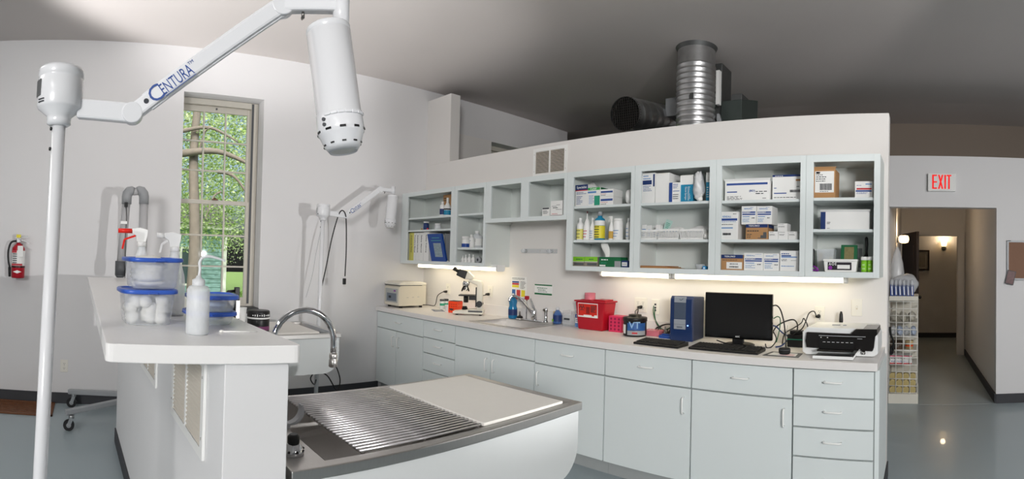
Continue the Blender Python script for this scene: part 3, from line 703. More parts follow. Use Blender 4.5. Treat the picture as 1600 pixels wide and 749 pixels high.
mb = MB(); p = fl(538, 440); mb.box(p.x - .012, p.y - .016, p.z - .03, p.x + .012, p.y + .016, p.z + .03); part('plug', mb, 'black', t, bev=.006)
mb = MB()
for dy in (-.007, .007): mb.box(p.x - .003, p.y + dy - .0015, p.z - .05, p.x + .003, p.y + dy + .0015, p.z - .03)
part('prong', mb, 'steel', t)
# thin wire from the lamp down to the sill
mb = MB(); mb.tube(bez([fl(501, 362), fl(494, 395), fl(489, 425), fl(484, 445), fl(478, 465)], 6), .002, 6)
solo('thin_wire', 'thin grey wire hanging beside the far lamp pole', 'wire', mb, 'grey_paint', fl(478, 465))

# ================================================================== things along the left wall
# fire extinguisher
ex = Vector((WL + .085, -.662, 1.172))
t = thing('fire_extinguisher', 'red fire extinguisher hanging on the wall with black hose', 'extinguisher', ex)
m = MB(); m.lathe([(.055, 0), (.062, .006), (.062, .255), (.058, .28), (.04, .305), (.022, .315), (.022, .33)], ex, 28); cy_ = part('cylinder', m, 'red', t)
m = MB(); m.lathe([(.0628, .115), (.0628, .255)], ex, 28, caps=False); part('label_wrap', m, 'white_paper', cy_)
m = MB(); m.lathe([(.0636, .098), (.0636, .112)], ex, 28, caps=False); part('strap', m, 'black', cy_)
m = MB()
for k in range(5): m.box(ex.x + .055, ex.y - .045 + .0, ex.z + .14 + .02 * k, ex.x + .0645, ex.y - .005, ex.z + .147 + .02 * k)
part('print', m, 'ink', cy_)
m = MB(); m.box(ex.x + .05, ex.y - .052, ex.z + .235, ex.x + .0645, ex.y - .008, ex.z + .255); part('label_band', m, 'red', cy_)
m = MB(); m.box(ex.x + .05, ex.y - .052, ex.z + .118, ex.x + .0645, ex.y + .045, ex.z + .135); part('label_band', m, 'red', cy_)
m = MB(); m.prism([(ex.y, ex.z + .075), (ex.y + .04, ex.z + .06), (ex.y, ex.z + .045), (ex.y - .04, ex.z + .06)], ex.x + .05, ex.x + .0645, 'x'); part('maker_diamond', m, 'white_paper', cy_)
m = MB(); m.box(ex.x - .02, ex.y - .02, ex.z + .325, ex.x + .02, ex.y + .02, ex.z + .37); m.cyl((ex.x + .02, ex.y, ex.z + .345), (ex.x + .03, ex.y, ex.z + .345), .018); part('valve', m, 'alu', t, bev=.004)
m = MB(); m.hexa([(ex.x - .01, ex.y, ex.z + .36), (ex.x + .01, ex.y, ex.z + .36), (ex.x + .01, ex.y + .1, ex.z + .325), (ex.x - .01, ex.y + .1, ex.z + .325)], [(ex.x - .01, ex.y, ex.z + .366), (ex.x + .01, ex.y, ex.z + .366), (ex.x + .01, ex.y + .1, ex.z + .331), (ex.x - .01, ex.y + .1, ex.z + .331)]); part('carry_handle', m, 'alu', t)
m = MB(); m.hexa([(ex.x - .01, ex.y - .03, ex.z + .372), (ex.x + .01, ex.y - .03, ex.z + .372), (ex.x + .01, ex.y + .085, ex.z + .385), (ex.x - .01, ex.y + .085, ex.z + .385)], [(ex.x - .01, ex.y - .03, ex.z + .378), (ex.x + .01, ex.y - .03, ex.z + .378), (ex.x + .01, ex.y + .085, ex.z + .391), (ex.x - .01, ex.y + .085, ex.z + .391)]); part('squeeze_lever', m, 'alu', t)
m = MB(); m.box(ex.x - .005, ex.y - .02, ex.z + .375, ex.x + .02, ex.y + .02, ex.z + .405); part('safety_tag', m, 'yellow', t)
m = MB(); m.box(ex.x + .062, ex.y + .0, ex.z + .20, ex.x + .066, ex.y + .05, ex.z + .30); part('inspection_tag', m, 'white_paper', t)
m = MB(); m.tube(bez([(ex.x, ex.y - .02, ex.z + .345), (ex.x, ex.y - .07, ex.z + .33), (ex.x, ex.y - .095, ex.z + .26), (ex.x, ex.y - .095, ex.z + .17), (ex.x, ex.y - .08, ex.z + .10)], 6), .0095, 10); part('hose', m, 'black', t)
m = MB(); m.cyl((ex.x, ex.y - .08, ex.z + .10), (ex.x, ex.y - .078, ex.z + .01), .014, .012); part('nozzle', m, 'black', t)
m = MB(); m.box(WL, ex.y - .03, ex.z + .05, ex.x - .05, ex.y + .03, ex.z + .32); part('wall_bracket', m, 'steel_dark', t)

def outlet(label, p, ux, nx, w=.07, h=.115, kind='duplex', group='electrical plates', name='wall_outlet'):
    ux, nx, uz = Vector(ux), Vector(nx), Vector((0, 0, 1)); p = Vector(p); t = thing(name, label, 'outlet', p, 0, group)
    m = MB(); m.obox(p + nx * .003, ux, nx, uz, w, .006, h); part('plate', m, 'outlet', t, bev=.002)
    n = max(1, round(w / .07))
    for g in range(n):
        cx = (g - (n - 1) / 2) * .046
        if kind == 'switch' and g == 0:
            m = MB(); m.obox(p + nx * .007 + ux * cx, ux, nx, uz, .012, .004, .026); part('switch_slot', m, 'cream', t)
            m = MB(); m.obox(p + nx * .012 + ux * cx + uz * .005, ux, nx, uz, .008, .012, .01); part('toggle', m, 'white_plastic', t)
            continue
        for s_ in (-1, 1):
            m = MB(); m.loft([(p + nx * .0055 + ux * cx + uz * s_ * .021, .0165), (p + nx * .0075 + ux * cx + uz * s_ * .021, .0165)], 20); so = part('socket', m, 'outlet', t)
            m = MB()
            for q in (-.006, .006): m.obox(p + nx * .0076 + ux * (cx + q) + uz * (s_ * .021 + .003), ux, nx, uz, .0022, .0006, .009)
            m.loft([(p + nx * .0072 + ux * cx + uz * (s_ * .021 - .008), .0028), (p + nx * .0079 + ux * cx + uz * (s_ * .021 - .008), .0028)], 10)
            part('slot', m, 'ink', so)
        m = MB(); m.loft([(p + nx * .006 + ux * cx, .003), (p + nx * .0072 + ux * cx, .003)], 10); part('screw', m, 'steel', t)
    return t
outlet('white duplex outlet low on the window wall above the baseboard', (WL, -.211, .352), (0, 1, 0), (1, 0, 0))

# floor register
t = thing('floor_register', 'brown wooden slatted register in the floor by the wall', 'floor vent', (-4.76, -.56, 0))
mb = MB()
a = (-4.955, -.85, -4.565, -.285)
mb.box(a[0], a[1], 0, a[2], a[1] + .025, .014); mb.box(a[0], a[3] - .025, 0, a[2], a[3], .014); mb.box(a[0], a[1], 0, a[0] + .025, a[3], .014); mb.box(a[2] - .025, a[1], 0, a[2], a[3], .014); part('frame', mb, 'brown_wood', t, bev=.003)
for k in range(9):
    x = a[0] + .04 + k * .0365; m = MB(); m.box(x, a[1] + .025, .002, x + .022, a[3] - .025, .011); part('slat', m, 'brown_wood', t)

# mobile equipment stand with grey tube arm
sx, sy = -4.54, .37
t = thing('equipment_stand', 'grey mobile stand on casters with a bent tube arm at the window wall', 'stand', (sx, sy, 0))
def caster(p, dirv, par):
    p = Vector(p); m = MB(); ax = Vector((-dirv[1], dirv[0], 0)); m.cyl(p + Vector((0, 0, .045)) - ax * .012, p + Vector((0, 0, .045)) + ax * .012, .045, n=24); wh = part('caster_wheel', m, 'rubber', par)
    m = MB(); m.cyl(p + Vector((0, 0, .045)) - ax * .014, p + Vector((0, 0, .045)) + ax * .014, .02, n=16); part('hub', m, 'grey_paint', wh)
    m = MB()
    for s_ in (-1, 1): m.bar(p + ax * .02 * s_ + Vector((0, 0, .045)), p + ax * .02 * s_ + Vector((.0, 0.02, .105)), .004, .03)
    m.cyl(p + Vector((0, .02, .10)), p + Vector((0, .02, .125)), .022); part('caster_fork', m, 'alu', par)
for q in ((-4.24, -.13), (-4.86, -.13)):
    m = MB(); m.bar((q[0], q[1] - .03, .145), (sx + (q[0] - sx) * .25, sy, .20), .04, .045); part('base_leg', m, 'grey_paint', t, bev=.008); caster((q[0], q[1], 0), (0, 1), t)
for q in ((-4.24, .50), (-4.84, .84)):
    m = MB(); m.bar((q[0], q[1], .145), (sx, sy, .20), .04, .045); part('base_leg', m, 'grey_paint', t, bev=.008); caster((q[0], q[1] - .02, 0), (0, 1), t)
m = MB(); m.cyl((sx, sy, .17), (sx, sy, .9), .03, n=20); part('column', m, 'grey_paint', t)
PX = -4.54
pl, pr_ = OX(198, 310, PX), OX(225, 310, PX); lb = OX(189, 412, PX)
m = MB(); m.cyl(lb, pl, .036, n=24); part('arm_tube', m, 'grey_pipe', t)
m = MB(); m.cyl((pr_.x, pr_.y, .88), pr_, .038, n=24); part('upright_tube', m, 'grey_pipe', t)
for p, s_ in ((pl, 1), (pr_, -1)):
    m = MB(); m.tube([p - Vector((0, 0, .05)), p + Vector((0, 0, .01)), p + Vector((0, s_ * .006, .04)), p + Vector((0, s_ * .02, .058)), p + Vector((0, s_ * .045, .063)), p + Vector((0, s_ * .06, .058))], [.042, .043, .044, .044, .042, .036], 20); part('elbow', m, 'grey_elbow', t)
m = MB(); m.cyl(pl + Vector((0, .05, .055)), pr_ + Vector((0, -.05, .055)), .03, n=20); part('cross_tube', m, 'grey_pipe', t)
m = MB(); m.cyl(lb + Vector((0, 0, .02)), lb - Vector((0, .004, .10)), .05, .046, 24); m.cyl(lb - Vector((0, .004, .10)), lb - Vector((0, .004, .12)), .046, .03, 24); part('sleeve', m, 'dark_grey', t)
m = MB(); q = OX(197, 320, PX + .05); m.box(q.x - .01, q.y - .014, q.z - .02, q.x + .01, q.y + .014, q.z + .02); m.tube([q, OX(198, 340, PX + .05), OX(196, 372, PX + .05), OX(195, 445, PX + .05)], .003, 6); part('cable', m, 'black', t)
m = MB(); q = OX(194, 348, PX + .05); m.box(q.x - .008, q.y - .03, q.z - .012, q.x + .008, q.y + .025, q.z + .012); part('cable_clip', m, 'white_plastic', t)

# ================================================================== base cabinets and worktop
FY = 3.022          # front of doors and drawers
CT = .922
def pull(par, p, horiz=True, L=.10):
    p = Vector(p); d = Vector((1, 0, 0)) if horiz else Vector((0, 0, 1)); n = Vector((0, -1, 0)); m = MB()
    a, b = p - d * L / 2, p + d * L / 2
    m.tube([a, a + n * .018, a + n * .026 + d * .008, b + n * .026 - d * .008, b + n * .018, b], .0052, 8); part('pull', m, 'pull', par)
def front(par, name, x0, x1, z0, z1, pl=None, horiz=True):
    m = MB(); m.box(x0, FY, z0, x1, FY + .018, z1); o = part(name, m, 'cabinet', par, bev=.0015)
    if pl: pull(o, (pl[0], FY, pl[1]), horiz)
    return o
G = .005
def base_cab(label, x0, x1, fronts, top=.872):
    t = thing('base_cabinet', label, 'cabinet', ((x0 + x1) / 2, 3.3, 0), 0, 'base cabinets under the worktop')
    m = MB(); m.box(x0 + .0008, FY + .019, .10, x1 - .0008, WB - .005, top); part('body', m, mat('carcass', '#9ba1a0', .6, var=.03), t)
    m = MB(); m.box(x0 + .0008, FY + .075, 0, x1 - .0008, FY + .09, .10); part('toe_kick', m, mat('toe', '#a9adad', .6, var=.03), t)
    for f in fronts:
        kind, a, b, z0, z1 = f[:5]; pl = f[5] if len(f) > 5 else None
        front(t, kind, a, b, z0, z1, pl, kind != 'door')
    return t
ZT, ZD = .868, .699
def dr4(x0, x1, zs):
    out = []
    for a, b in zip(zs, zs[1:]): out.append(('drawer_front', x0 + G, x1 - G, b + G, a - G, ((x0 + x1) / 2, (a + b) / 2 + .01)))
    return out
def dd(x0, x1, zc): return ((x0 + x1) / 2, zc)
X = [WL + .003, -4.12, -3.639, -2.69, -2.046, -1.393, -.744, -.268]
base_cab('narrow-doored base cabinet in the corner below the centrifuge', X[0], X[1],
         [('drawer_front', X[0] + G, X[1] - G, ZD + G, ZT, ((X[0] + X[1]) / 2, .79)), ('door', X[0] + G, -4.594, .11, ZD - G, (-4.64, .585)), ('door', -4.586, X[1] - G, .11, ZD - G, (-4.54, .585))])
base_cab('four-drawer base cabinet between the corner and sink cabinets', X[1], X[2], dr4(X[1], X[2], [ZT + G, .708, .562, .395, .105]))
base_cab('double-door sink base cabinet with one wide blank front', X[2], X[3],
         [('false_front', X[2] + G, X[3] - G, ZD + G, ZT), ('door', X[2] + G, -3.180, .11, ZD - G, (-3.22, .595)), ('door', -3.172, X[3] - G, .11, ZD - G, (-3.13, .595))], top=.745)
base_cab('base cabinet with drawer over door below the sharps container', X[3], X[4], [('drawer_front', X[3] + G, X[4] - G, ZD - .008 + G, ZT, dd(X[3], X[4], .79)), ('door', X[3] + G, X[4] - G, .11, ZD - .008 - G, (X[3] + .045, .58))])
base_cab('base cabinet with drawer over door below the blue computer', X[4], X[5], [('drawer_front', X[4] + G, X[5] - G, ZD - .008 + G, ZT, dd(X[4], X[5], .79)), ('door', X[4] + G, X[5] - G, .11, ZD - .008 - G, (X[5] - .05, .58))])
base_cab('base cabinet with drawer over door below the monitor', X[5], X[6], [('drawer_front', X[5] + G, X[6] - G, ZD - .008 + G, ZT, dd(X[5], X[6], .79)), ('door', X[5] + G, X[6] - G, .11, ZD - .008 - G, (X[6] - .05, .58))])
base_cab('four-drawer base cabinet at the worktop end below the printer', X[6], X[7], dr4(X[6], X[7], [ZT + G, .712, .535, .365, .105]))

def slab_hole(m, x0, x1, y0, y1, z0, z1, a0, a1, b0, b1):
    o = [(x0, y0), (x1, y0), (x1, y1), (x0, y1)]; i = [(a0, b0), (a1, b0), (a1, b1), (a0, b1)]
    vs_ = [(x, y, z1) for x, y in o] + [(x, y, z1) for x, y in i] + [(x, y, z0) for x, y in o] + [(x, y, z0) for x, y in i]
    fs = []
    for k in range(4):
        j = (k + 1) % 4; fs += [(k, j, 4 + j, 4 + k), (8 + j, 8 + k, 12 + k, 12 + j), (8 + k, 8 + j, j, k), (4 + k, 4 + j, 12 + j, 12 + k)]
    return m.add(vs_, fs)
SK = (-3.50, -2.87, 3.06, 3.585)
t = thing('worktop', 'long pale laminate worktop over the base cabinets', 'worktop', (-2.63, 3.32, .876))
m = MB(); slab_hole(m, WL + .002, -.25, 3.0, WB - .002, .876, CT, SK[0] + .02, SK[1] - .02, SK[2] + .02, SK[3] - .02); part('slab', m, 'laminate', t, bev=.003)
m = MB(); m.box(WL + .002, WB - .02, CT, -.25, WB - .001, CT + .098); solo('backsplash', 'low pale laminate strip along the partition behind the worktop', 'backsplash', m, 'laminate', (-2.63, WB - .01, CT), bev=.002)
# sink
t = thing('steel_sink', 'stainless drop-in sink set into the worktop under the wall posters', 'sink', ((SK[0] + SK[1]) / 2, 3.3, CT))
m = MB(); slab_hole(m, *SK[:2], SK[2], SK[3], CT, CT + .004, SK[0] + .035, SK[1] - .035, SK[2] + .035, SK[3] - .10); part('rim', m, 'steel', t, bev=.0015)
m = MB(); a0, a1, b0, b1 = SK[0] + .035, SK[1] - .035, SK[2] + .035, SK[3] - .10; e = .03
m.add([(a0, b0, CT + .003), (a1, b0, CT + .003), (a1, b1, CT + .003), (a0, b1, CT + .003), (a0 + e, b0 + e, CT - .16), (a1 - e, b0 + e, CT - .16), (a1 - e, b1 - e, CT - .16), (a0 + e, b1 - e, CT - .16)], [(0, 1, 5, 4), (1, 2, 6, 5), (2, 3, 7, 6), (3, 0, 4, 7), (4, 5, 6, 7)])
part('basin', m, 'steel', t)
m = MB(); m.cyl(((a0 + a1) / 2, (b0 + b1) / 2, CT - .159), ((a0 + a1) / 2, (b0 + b1) / 2, CT - .154), .04); part('drain', m, 'chrome', t)

# ================================================================== wall cabinets
UY, UB, UT = 3.306, 1.397, 2.18
SH = {}
def wall_cab(key, label, x0, x1, z0, z1, openings, shelves):
    """openings: list of (xl, xr); shelves: z of shelf tops"""
    t = thing('wall_cabinet', label, 'cabinet', ((x0 + x1) / 2, 3.47, z0), 0, 'open wall cabinets')
    p = .016; y0, y1 = UY + .018, WB - .001
    for nm, b in (('side_panel', (x0 + .001, y0, z0, x0 + p, y1, z1)), ('side_panel', (x1 - p, y0, z0, x1 - .001, y1, z1)), ('top_panel', (x0 + p, y0, z1 - .03, x1 - p, y1, z1 - .012)), ('bottom_panel', (x0 + p, y0, z0 + .022, x1 - p, y1, z0 + .036)), ('back_panel', (x0 + p, y1 - .008, z0 + .036, x1 - p, y1, z1 - .03))):
        m = MB(); m.box(*b); part(nm, m, 'cab_in', t)
    xs_ = [x0 + .0008] + [v for o in openings for v in o] + [x1 - .0008]; zb, zt = z0 + .036, z1 - .045
    for i in range(0, len(xs_), 2):
        m = MB(); m.box(xs_[i], UY, z0, xs_[i + 1], UY + .018, z1); part('stile', m, 'cabinet', t, bev=.001)
    for a, b in openings:
        m = MB(); m.box(a, UY, zt, b, UY + .018, z1); part('rail', m, 'cabinet', t)
        m = MB(); m.box(a, UY, z0, b, UY + .018, zb); part('rail', m, 'cabinet', t)
    if len(openings) > 1:
        c = (openings[0][1] + openings[1][0]) / 2; m = MB(); m.box(c - .016, y0, zb, c + .016, y1 - .008, z1 - .03); part('divider', m, 'cab_in', t)
    for z in shelves:
        m = MB(); m.box(x0 + p, UY + .022, z - .019, x1 - p, y1 - .008, z); part('shelf', m, 'cabinet', t, bev=.001)
    SH[key] = [zb] + sorted(shelves)
    return t
def ox(px, py=350, y=UY): return OY(px, py, y).x
def sz(px, py): return OY(px, py, UY + .02).z
U = [WL + .003, -4.043, -3.591, -2.638, -2.008, -1.366, -.746, -.269]
wall_cab('u1', 'wall cabinet in the corner holding binders and a blue book', U[0], U[1], UB, UT, [(ox(636.5), ox(704))], [sz(670, 338.7), sz(670, 358.7)])
wall_cab('u2', 'narrow wall cabinet holding small bottles beside the binder cabinet', U[1], U[2], UB, UT, [(ox(713.5), ox(755))], [sz(734, 333.7), sz(732, 387.2)])
wall_cab('u3', 'short two-bay wall cabinet above the sink, nearly empty', U[2], U[3], 1.803, UT, [(ox(766.5), ox(812.7)), (ox(825), ox(880))], [])
wall_cab('u4', 'wall cabinet holding bottles, tissue box and bandage cartons', U[3], U[4], UB, UT, [(ox(894.5), ox(984.5))], [sz(940, 320.4), sz(940, 375)])
wall_cab('u5', 'wall cabinet holding three white slatted baskets', U[4], U[5], UB, UT, [(ox(1000), ox(1107.5))], [sz(1054, 315.6), sz(1053, 374.3)])
wall_cab('u6', 'wall cabinet packed with syringe cartons', U[5], U[6], UB, UT, [(ox(1126), ox(1249.6))], [sz(1190, 312), sz(1187, 374.3)])
wall_cab('u7', 'end wall cabinet holding a brown carton and green tubes', U[6], U[7], UB, UT, [(ox(1270), ox(1365))], [sz(1317.5, 308.7), sz(1317.5, 358.3)])

# ------------------------------------------------------------------ goods: helpers
rnd = random.Random(11)
def prints(body, x0, x1, z0, z1, y, pr):
    W_, H_ = x1 - x0, z1 - z0
    for p in pr:
        k = p[0]
        if k == 'r':
            m = MB(); m.box(x0 + p[1] * W_, y - .0007, z0 + p[3] * H_, x0 + p[2] * W_, y, z0 + p[4] * H_); part('printed_panel', m, p[5], body)
        elif k == 'l':
            m = MB(); n = p[5]
            for i in range(n):
                za = z0 + (p[3] + (p[4] - p[3]) * (i + .2) / n) * H_; zb_ = za + (p[4] - p[3]) * H_ / n * .38; u1 = p[1] + (p[2] - p[1]) * rnd.uniform(.6, 1); u = p[1]
                while u < u1 - .01:
                    w_ = rnd.uniform(.04, .12); e_ = min(u + w_, u1); m.box(x0 + u * W_, y - .0012, za, x0 + e_ * W_, y - .0002, zb_); u = e_ + .025
            o = part('fine_print', m, p[6], body); o['kind'] = 'stuff'
        elif k == 't':
            lettering(p[3], p[4] * H_, p[5], body, (x0 + p[1] * W_, y - .0012, z0 + p[2] * H_), bold=True, wid=(p[6] * W_ if len(p) > 6 else None))
        elif k == 'b':
            m = MB(); u = p[1]
            while u < p[2]:
                w_ = rnd.choice((.006, .01, .016)); m.box(x0 + u * W_, y - .0013, z0 + p[3] * H_, x0 + min(u + w_, p[2]) * W_, y - .0002, z0 + p[4] * H_); u += w_ + rnd.choice((.006, .01))
            o = part('barcode', m, 'ink', body); o['kind'] = 'stuff'
def carton_at(name, label, x0, x1, y, depth, z0, z1, mt, pr=(), cat='box', group=None, open_=False, side=None):
    t = thing(name, label, cat, ((x0 + x1) / 2, y + depth / 2, z0), 0, group)
    m = MB(); m.box(x0, y, z0, x1, y + depth, z1 - .0012); b = part('body', m, mt, t, bev=.0012)
    for s_ in (0, 1):
        m = MB(); ya, yb = (y + .0005, y + depth / 2 - .0008) if s_ == 0 else (y + depth / 2 + .0008, y + depth - .0005)
        if open_ and s_ == 0: m.hexa([(x0, ya, z1 - .002), (x1, ya, z1 - .002), (x1, ya + .004, z1 - .002), (x0, ya + .004, z1 - .002)], [(x0 - .005, ya - .012, z1 + .012), (x1 + .005, ya - .012, z1 + .012), (x1 + .005, ya + .03, z1 + .02), (x0 - .005, ya + .03, z1 + .02)])
        else: m.box(x0 + .0005, ya, z1 - .0012, x1 - .0005, yb, z1)
        part('flap', m, mt, t)
    if side:
        m = MB(); m.box(x1 - .0002, y + depth * .1, z0 + (z1 - z0) * side[1], x1 + .0007, y + depth * .95, z0 + (z1 - z0) * side[2]); part('printed_panel', m, side[0], b)
    prints(b, x0, x1, z0, z1, y, pr)
    return t
def carton(name, label, a, b, top, zb, y, depth, mt, pr=(), **kw):
    """a,b: left/right pixel columns, top: pixel row of upper front edge, zb: height it stands on"""
    row = top + 12; return carton_at(name, label, OY(a, row, y).x, OY(b, row, y).x, y, depth, zb, OY((a + b) / 2, top, y).z, mt, pr, **kw)
def bottle(name, label, a, b, top, zb, y, mt, prof, capm='white_plastic', lab=None, lab2=None, cat='bottle', group=None, capf=.86, n=20, txt=None, flat=1):
    """prof: list of (r fraction, height fraction) of the body up to capf; cap fills the rest"""
    row = top + 15; xa, xb = OY(a, row, y).x, OY(b, row, y).x; c = Vector(((xa + xb) / 2, y, zb)); rad = (xb - xa) / 2; h = OY((a + b) / 2, top, y).z - zb
    t = thing(name, label, cat, c, 0, group)
    m = MB(); m.lathe([(rad * r_, h * z_) for r_, z_ in prof], c, n); bd = part('body', m, mt, t)
    rn = prof[-1][0] * rad * 1.12
    m = MB(); m.lathe([(rn, h * (capf - .01)), (rn, h * .985), (rn * .85, h)], c, n); part('cap', m, capm, t)
    for L_ in (lab, lab2):
        if L_: m = MB(); m.lathe([(rad * 1.012, h * L_[1]), (rad * 1.012, h * L_[2])], c, n, caps=False); lo = part('label', m, L_[0], bd)
    if lab and txt:
        m = MB()
        for i in range(txt[1]):
            z = zb + h * (lab[1] + (lab[2] - lab[1]) * (i + .5) / txt[1]); m.box(c.x - rad * .55, y - rad * 1.03, z - h * .012, c.x + rad * rnd.uniform(.2, .6), y - rad * .8, z + h * .012)
        o = part('fine_print', m, txt[0], bd); o['kind'] = 'stuff'
    return t
RND = [(.9, 0), (1, .02), (1, .66), (.9, .74), (.45, .80), (.42, .87)]
JAR = [(.92, 0), (1, .03), (1, .70), (.85, .76), (.85, .80)]
CONE = [(.9, 0), (1, .03), (1, .40), (.75, .56), (.4, .70), (.3, .72)]
SY = UY + .06
def mid(a, b): return (a + b) / 2
A1 = lambda x, y: (620 + x / 4.99, 280 + y / 4.99)
A2 = lambda x, y: (760 + x / 3.566, 220 + y / 3.566)
A3 = lambda x, y: (880 + x / 4.16, 250 + y / 4.16)
A4 = lambda x, y: (990 + x / 3.745, 240 + y / 3.745)
A5 = lambda x, y: (1110 + x / 3.745, 240 + y / 3.745)
A6 = lambda x, y: (1250 + x / 3.405, 230 + y / 3.405)
def cx(Z, name, label, a, b, top, zb, y=SY, depth=.12, mt='white_paper', pr=(), **kw): return carton(name, label, Z(a, 0)[0], Z(b, 0)[0], Z(0, top)[1], zb, y, depth, mt, pr, **kw)
def bt(Z, name, label, a, b, top, zb, y, mt, prof, **kw): return bottle(name, label, Z(a, 0)[0], Z(b, 0)[0], Z(0, top)[1], zb, y, mt, prof, **kw)
BLUEBANDS = [('r', .06, .94, .62, .70, 'ink_blue'), ('t', .35, .66, 'MONOJECT', .075, 'white_paper', .5), ('r', .06, .94, .51, .585, 'ink_blue'), ('l', .6, .93, .9, .95, 1, 'ink_lblue'), ('l', .08, .6, .12, .34, 3, 'ink_lblue'), ('r', .08, .55, .40, .44, 'ink_lblue'), ('l', .7, .93, .3, .42, 1, 'ink')]

# ---- binder cabinet
z0, z1, z2 = SH['u1']
cx(A1, 'cardboard_box', 'brown cardboard box behind two bottles in the binder cabinet', 362, 424, 122, z2, UY + .14, .15, 'brown_card', [('l', .1, .6, .7, .9, 2, 'ink')])
bt(A1, 'squeeze_bottle', 'white bottle with navy label, shorter one before the cardboard box', 343, 370, 175, z2, UY + .09, 'white_plastic', RND, lab=('navy', .12, .5))
bt(A1, 'squeeze_bottle', 'white nozzle bottle with teal and black label before the cardboard box', 378, 414, 146, z2, UY + .08, 'white_plastic', CONE, lab=('teal', .05, .3), lab2=('ink', .32, .40), capf=.72)
bt(A1, 'pill_jar', 'small navy jar with white cap on the binder cabinet shelf', 215, 242, 333, z1, UY + .08, 'navy', JAR)
bt(A1, 'pill_jar', 'tiny clear jar on the binder cabinet shelf beside the navy jar', 303, 335, 347, z1, UY + .08, 'frosted_thick', JAR, capf=.8)
for nm, a, mt, lb in (('vial_stopper', 240, 'bright_red', 'tiny red stopper lying on the shelf beside the navy jar'), ('vial_stopper', 195, 'tan', 'tiny amber stopper lying on the shelf beside the navy jar')):
    p = OY(*A1(a, 382), UY + .07); m = MB(); m.lathe([(.008, 0), (.012, .002), (.012, .010), (.006, .013), (.006, .02)], (p.x, p.y, z1), 12); solo(nm, lb, 'stopper', m, mt, (p.x, p.y, z1))
bn = [(64, 97, 'white_plastic', 'leftmost white binder', 424), (98, 132, 'ltyellow', 'yellow', 420), (133, 150, 'white_plastic', '', 419), (151, 175, 'white_plastic', '', 419), (176, 208, 'white_plastic', '', 418), (209, 250, 'white_plastic', '', 413)]
lbs = ['white binder against the cabinet side with small black spine title', 'yellow ring binder among the white ones', 'slim white binder just right of the yellow binder', 'white binder second after the yellow one', 'white binder third after the yellow one', 'widest white binder beside the blue book']
tx = ['Controlled Drug Log', 'Customer Policy', 'Procedure Manual', 'Employee Handbook', 'Safety Manual', 'Safety Training']
for (a, b, mt, _, tp), lb, s_ in zip(bn, lbs, tx):
    xa, xb = OY(*A1(a, 500), UY + .055).x, OY(*A1(b, 500), UY + .055).x; h = OY(*A1((a + b) / 2, tp), UY + .055).z - z0; y = UY + .055
    t = thing('ring_binder', lb, 'binder', ((xa + xb) / 2, y + .1, z0), 0, 'binders in the corner cabinet')
    m = MB(); m.box(xa + .0005, y, z0, xb - .0005, y + .003, z0 + h); m.box(xa + .0005, y + .003, z0, xa + .003, y + .23, z0 + h); m.box(xb - .003, y + .003, z0, xb - .0005, y + .23, z0 + h); part('cover', m, mt, t)
    m = MB(); m.box(xa + .0035, y + .01, z0 + .005, xb - .0035, y + .22, z0 + h - .01); part('pages', m, 'white_paper', t)
    lettering(s_, .022, 'ink', t, ((xa + xb) / 2, y - .0008, z0 + h * .6), (0, 0, -1), (1, 0, 0), bold=True, wid=h * .62, name='spine_title')
# blue book leaning, grey binder behind, booklet
y = UY + .023; p0, p1 = OY(*A1(270, 636), y), OY(*A1(385, 610), y); q0, q1 = OY(*A1(250, 430), y + .03), OY(*A1(362, 428), y + .03)
t = thing('blue_book', 'blue hardcover book with pale cover picture leaning on binders', 'book', (p0.x, y, z0))
bot = [(p0.x, y, z0), (p1.x, y, z0), (p1.x, y + .022, z0), (p0.x, y + .022, z0)]; dz = q0.z - z0; off = q0.x - p0.x
top_ = [(a + off, b + .006, z0 + dz) for a, b, c in bot]
m = MB(); m.hexa(bot, top_); bb = part('cover', m, 'blue', t, bev=.002)
def onb(u, v): return Vector((p0.x + (p1.x - p0.x) * u + off * v, y + .006 * v - .0012, z0 + dz * v))
m = MB(); m.add([onb(.33, .16), onb(.85, .16), onb(.85, .66), onb(.33, .66)], [(0, 1, 2, 3)]); part('cover_picture', m, mat('cover_pic', '#8fa0a8', .6, var=.5, scale=60), bb)
for v_, w_ in ((.85, .26), (.75, .34)):
    m = MB(); m.add([onb(.55 - w_, v_ - .012), onb(.55 + w_, v_ - .012), onb(.55 + w_, v_ + .014), onb(.55 - w_, v_ + .014)], [(0, 1, 2, 3)]); part('cover_title', m, mat('pale_teal', '#4f9c98', .6), bb)
p = OY(*A1(377, 500), UY + .09)
m = MB(); m.box(p.x - .01, UY + .09, z0, p.x + .012, UY + .3, z0 + OY(*A1(377, 425), UY + .09).z - z0); solo('grey_binder', 'grey binder standing behind the blue book', 'binder', m, 'grey_paint', (p.x, UY + .2, z0), bev=.002)
pa_, pb_ = OY(*A1(345, 620), UY + .05), OY(*A1(405, 620), UY + .05)
m = MB(); m.box(p1.x + .004, UY + .027, z0, p1.x + .045, UY + .085, z0 + .012); m.m = 1; m.box(p1.x + .005, UY + .0265, z0 + .003, p1.x + .044, UY + .084, z0 + .009)
solo('thin_booklet', 'thin dark booklet lying flat beside the blue book', 'booklet', m, ['ink', 'white_paper'], (pa_.x, UY + .04, z0))
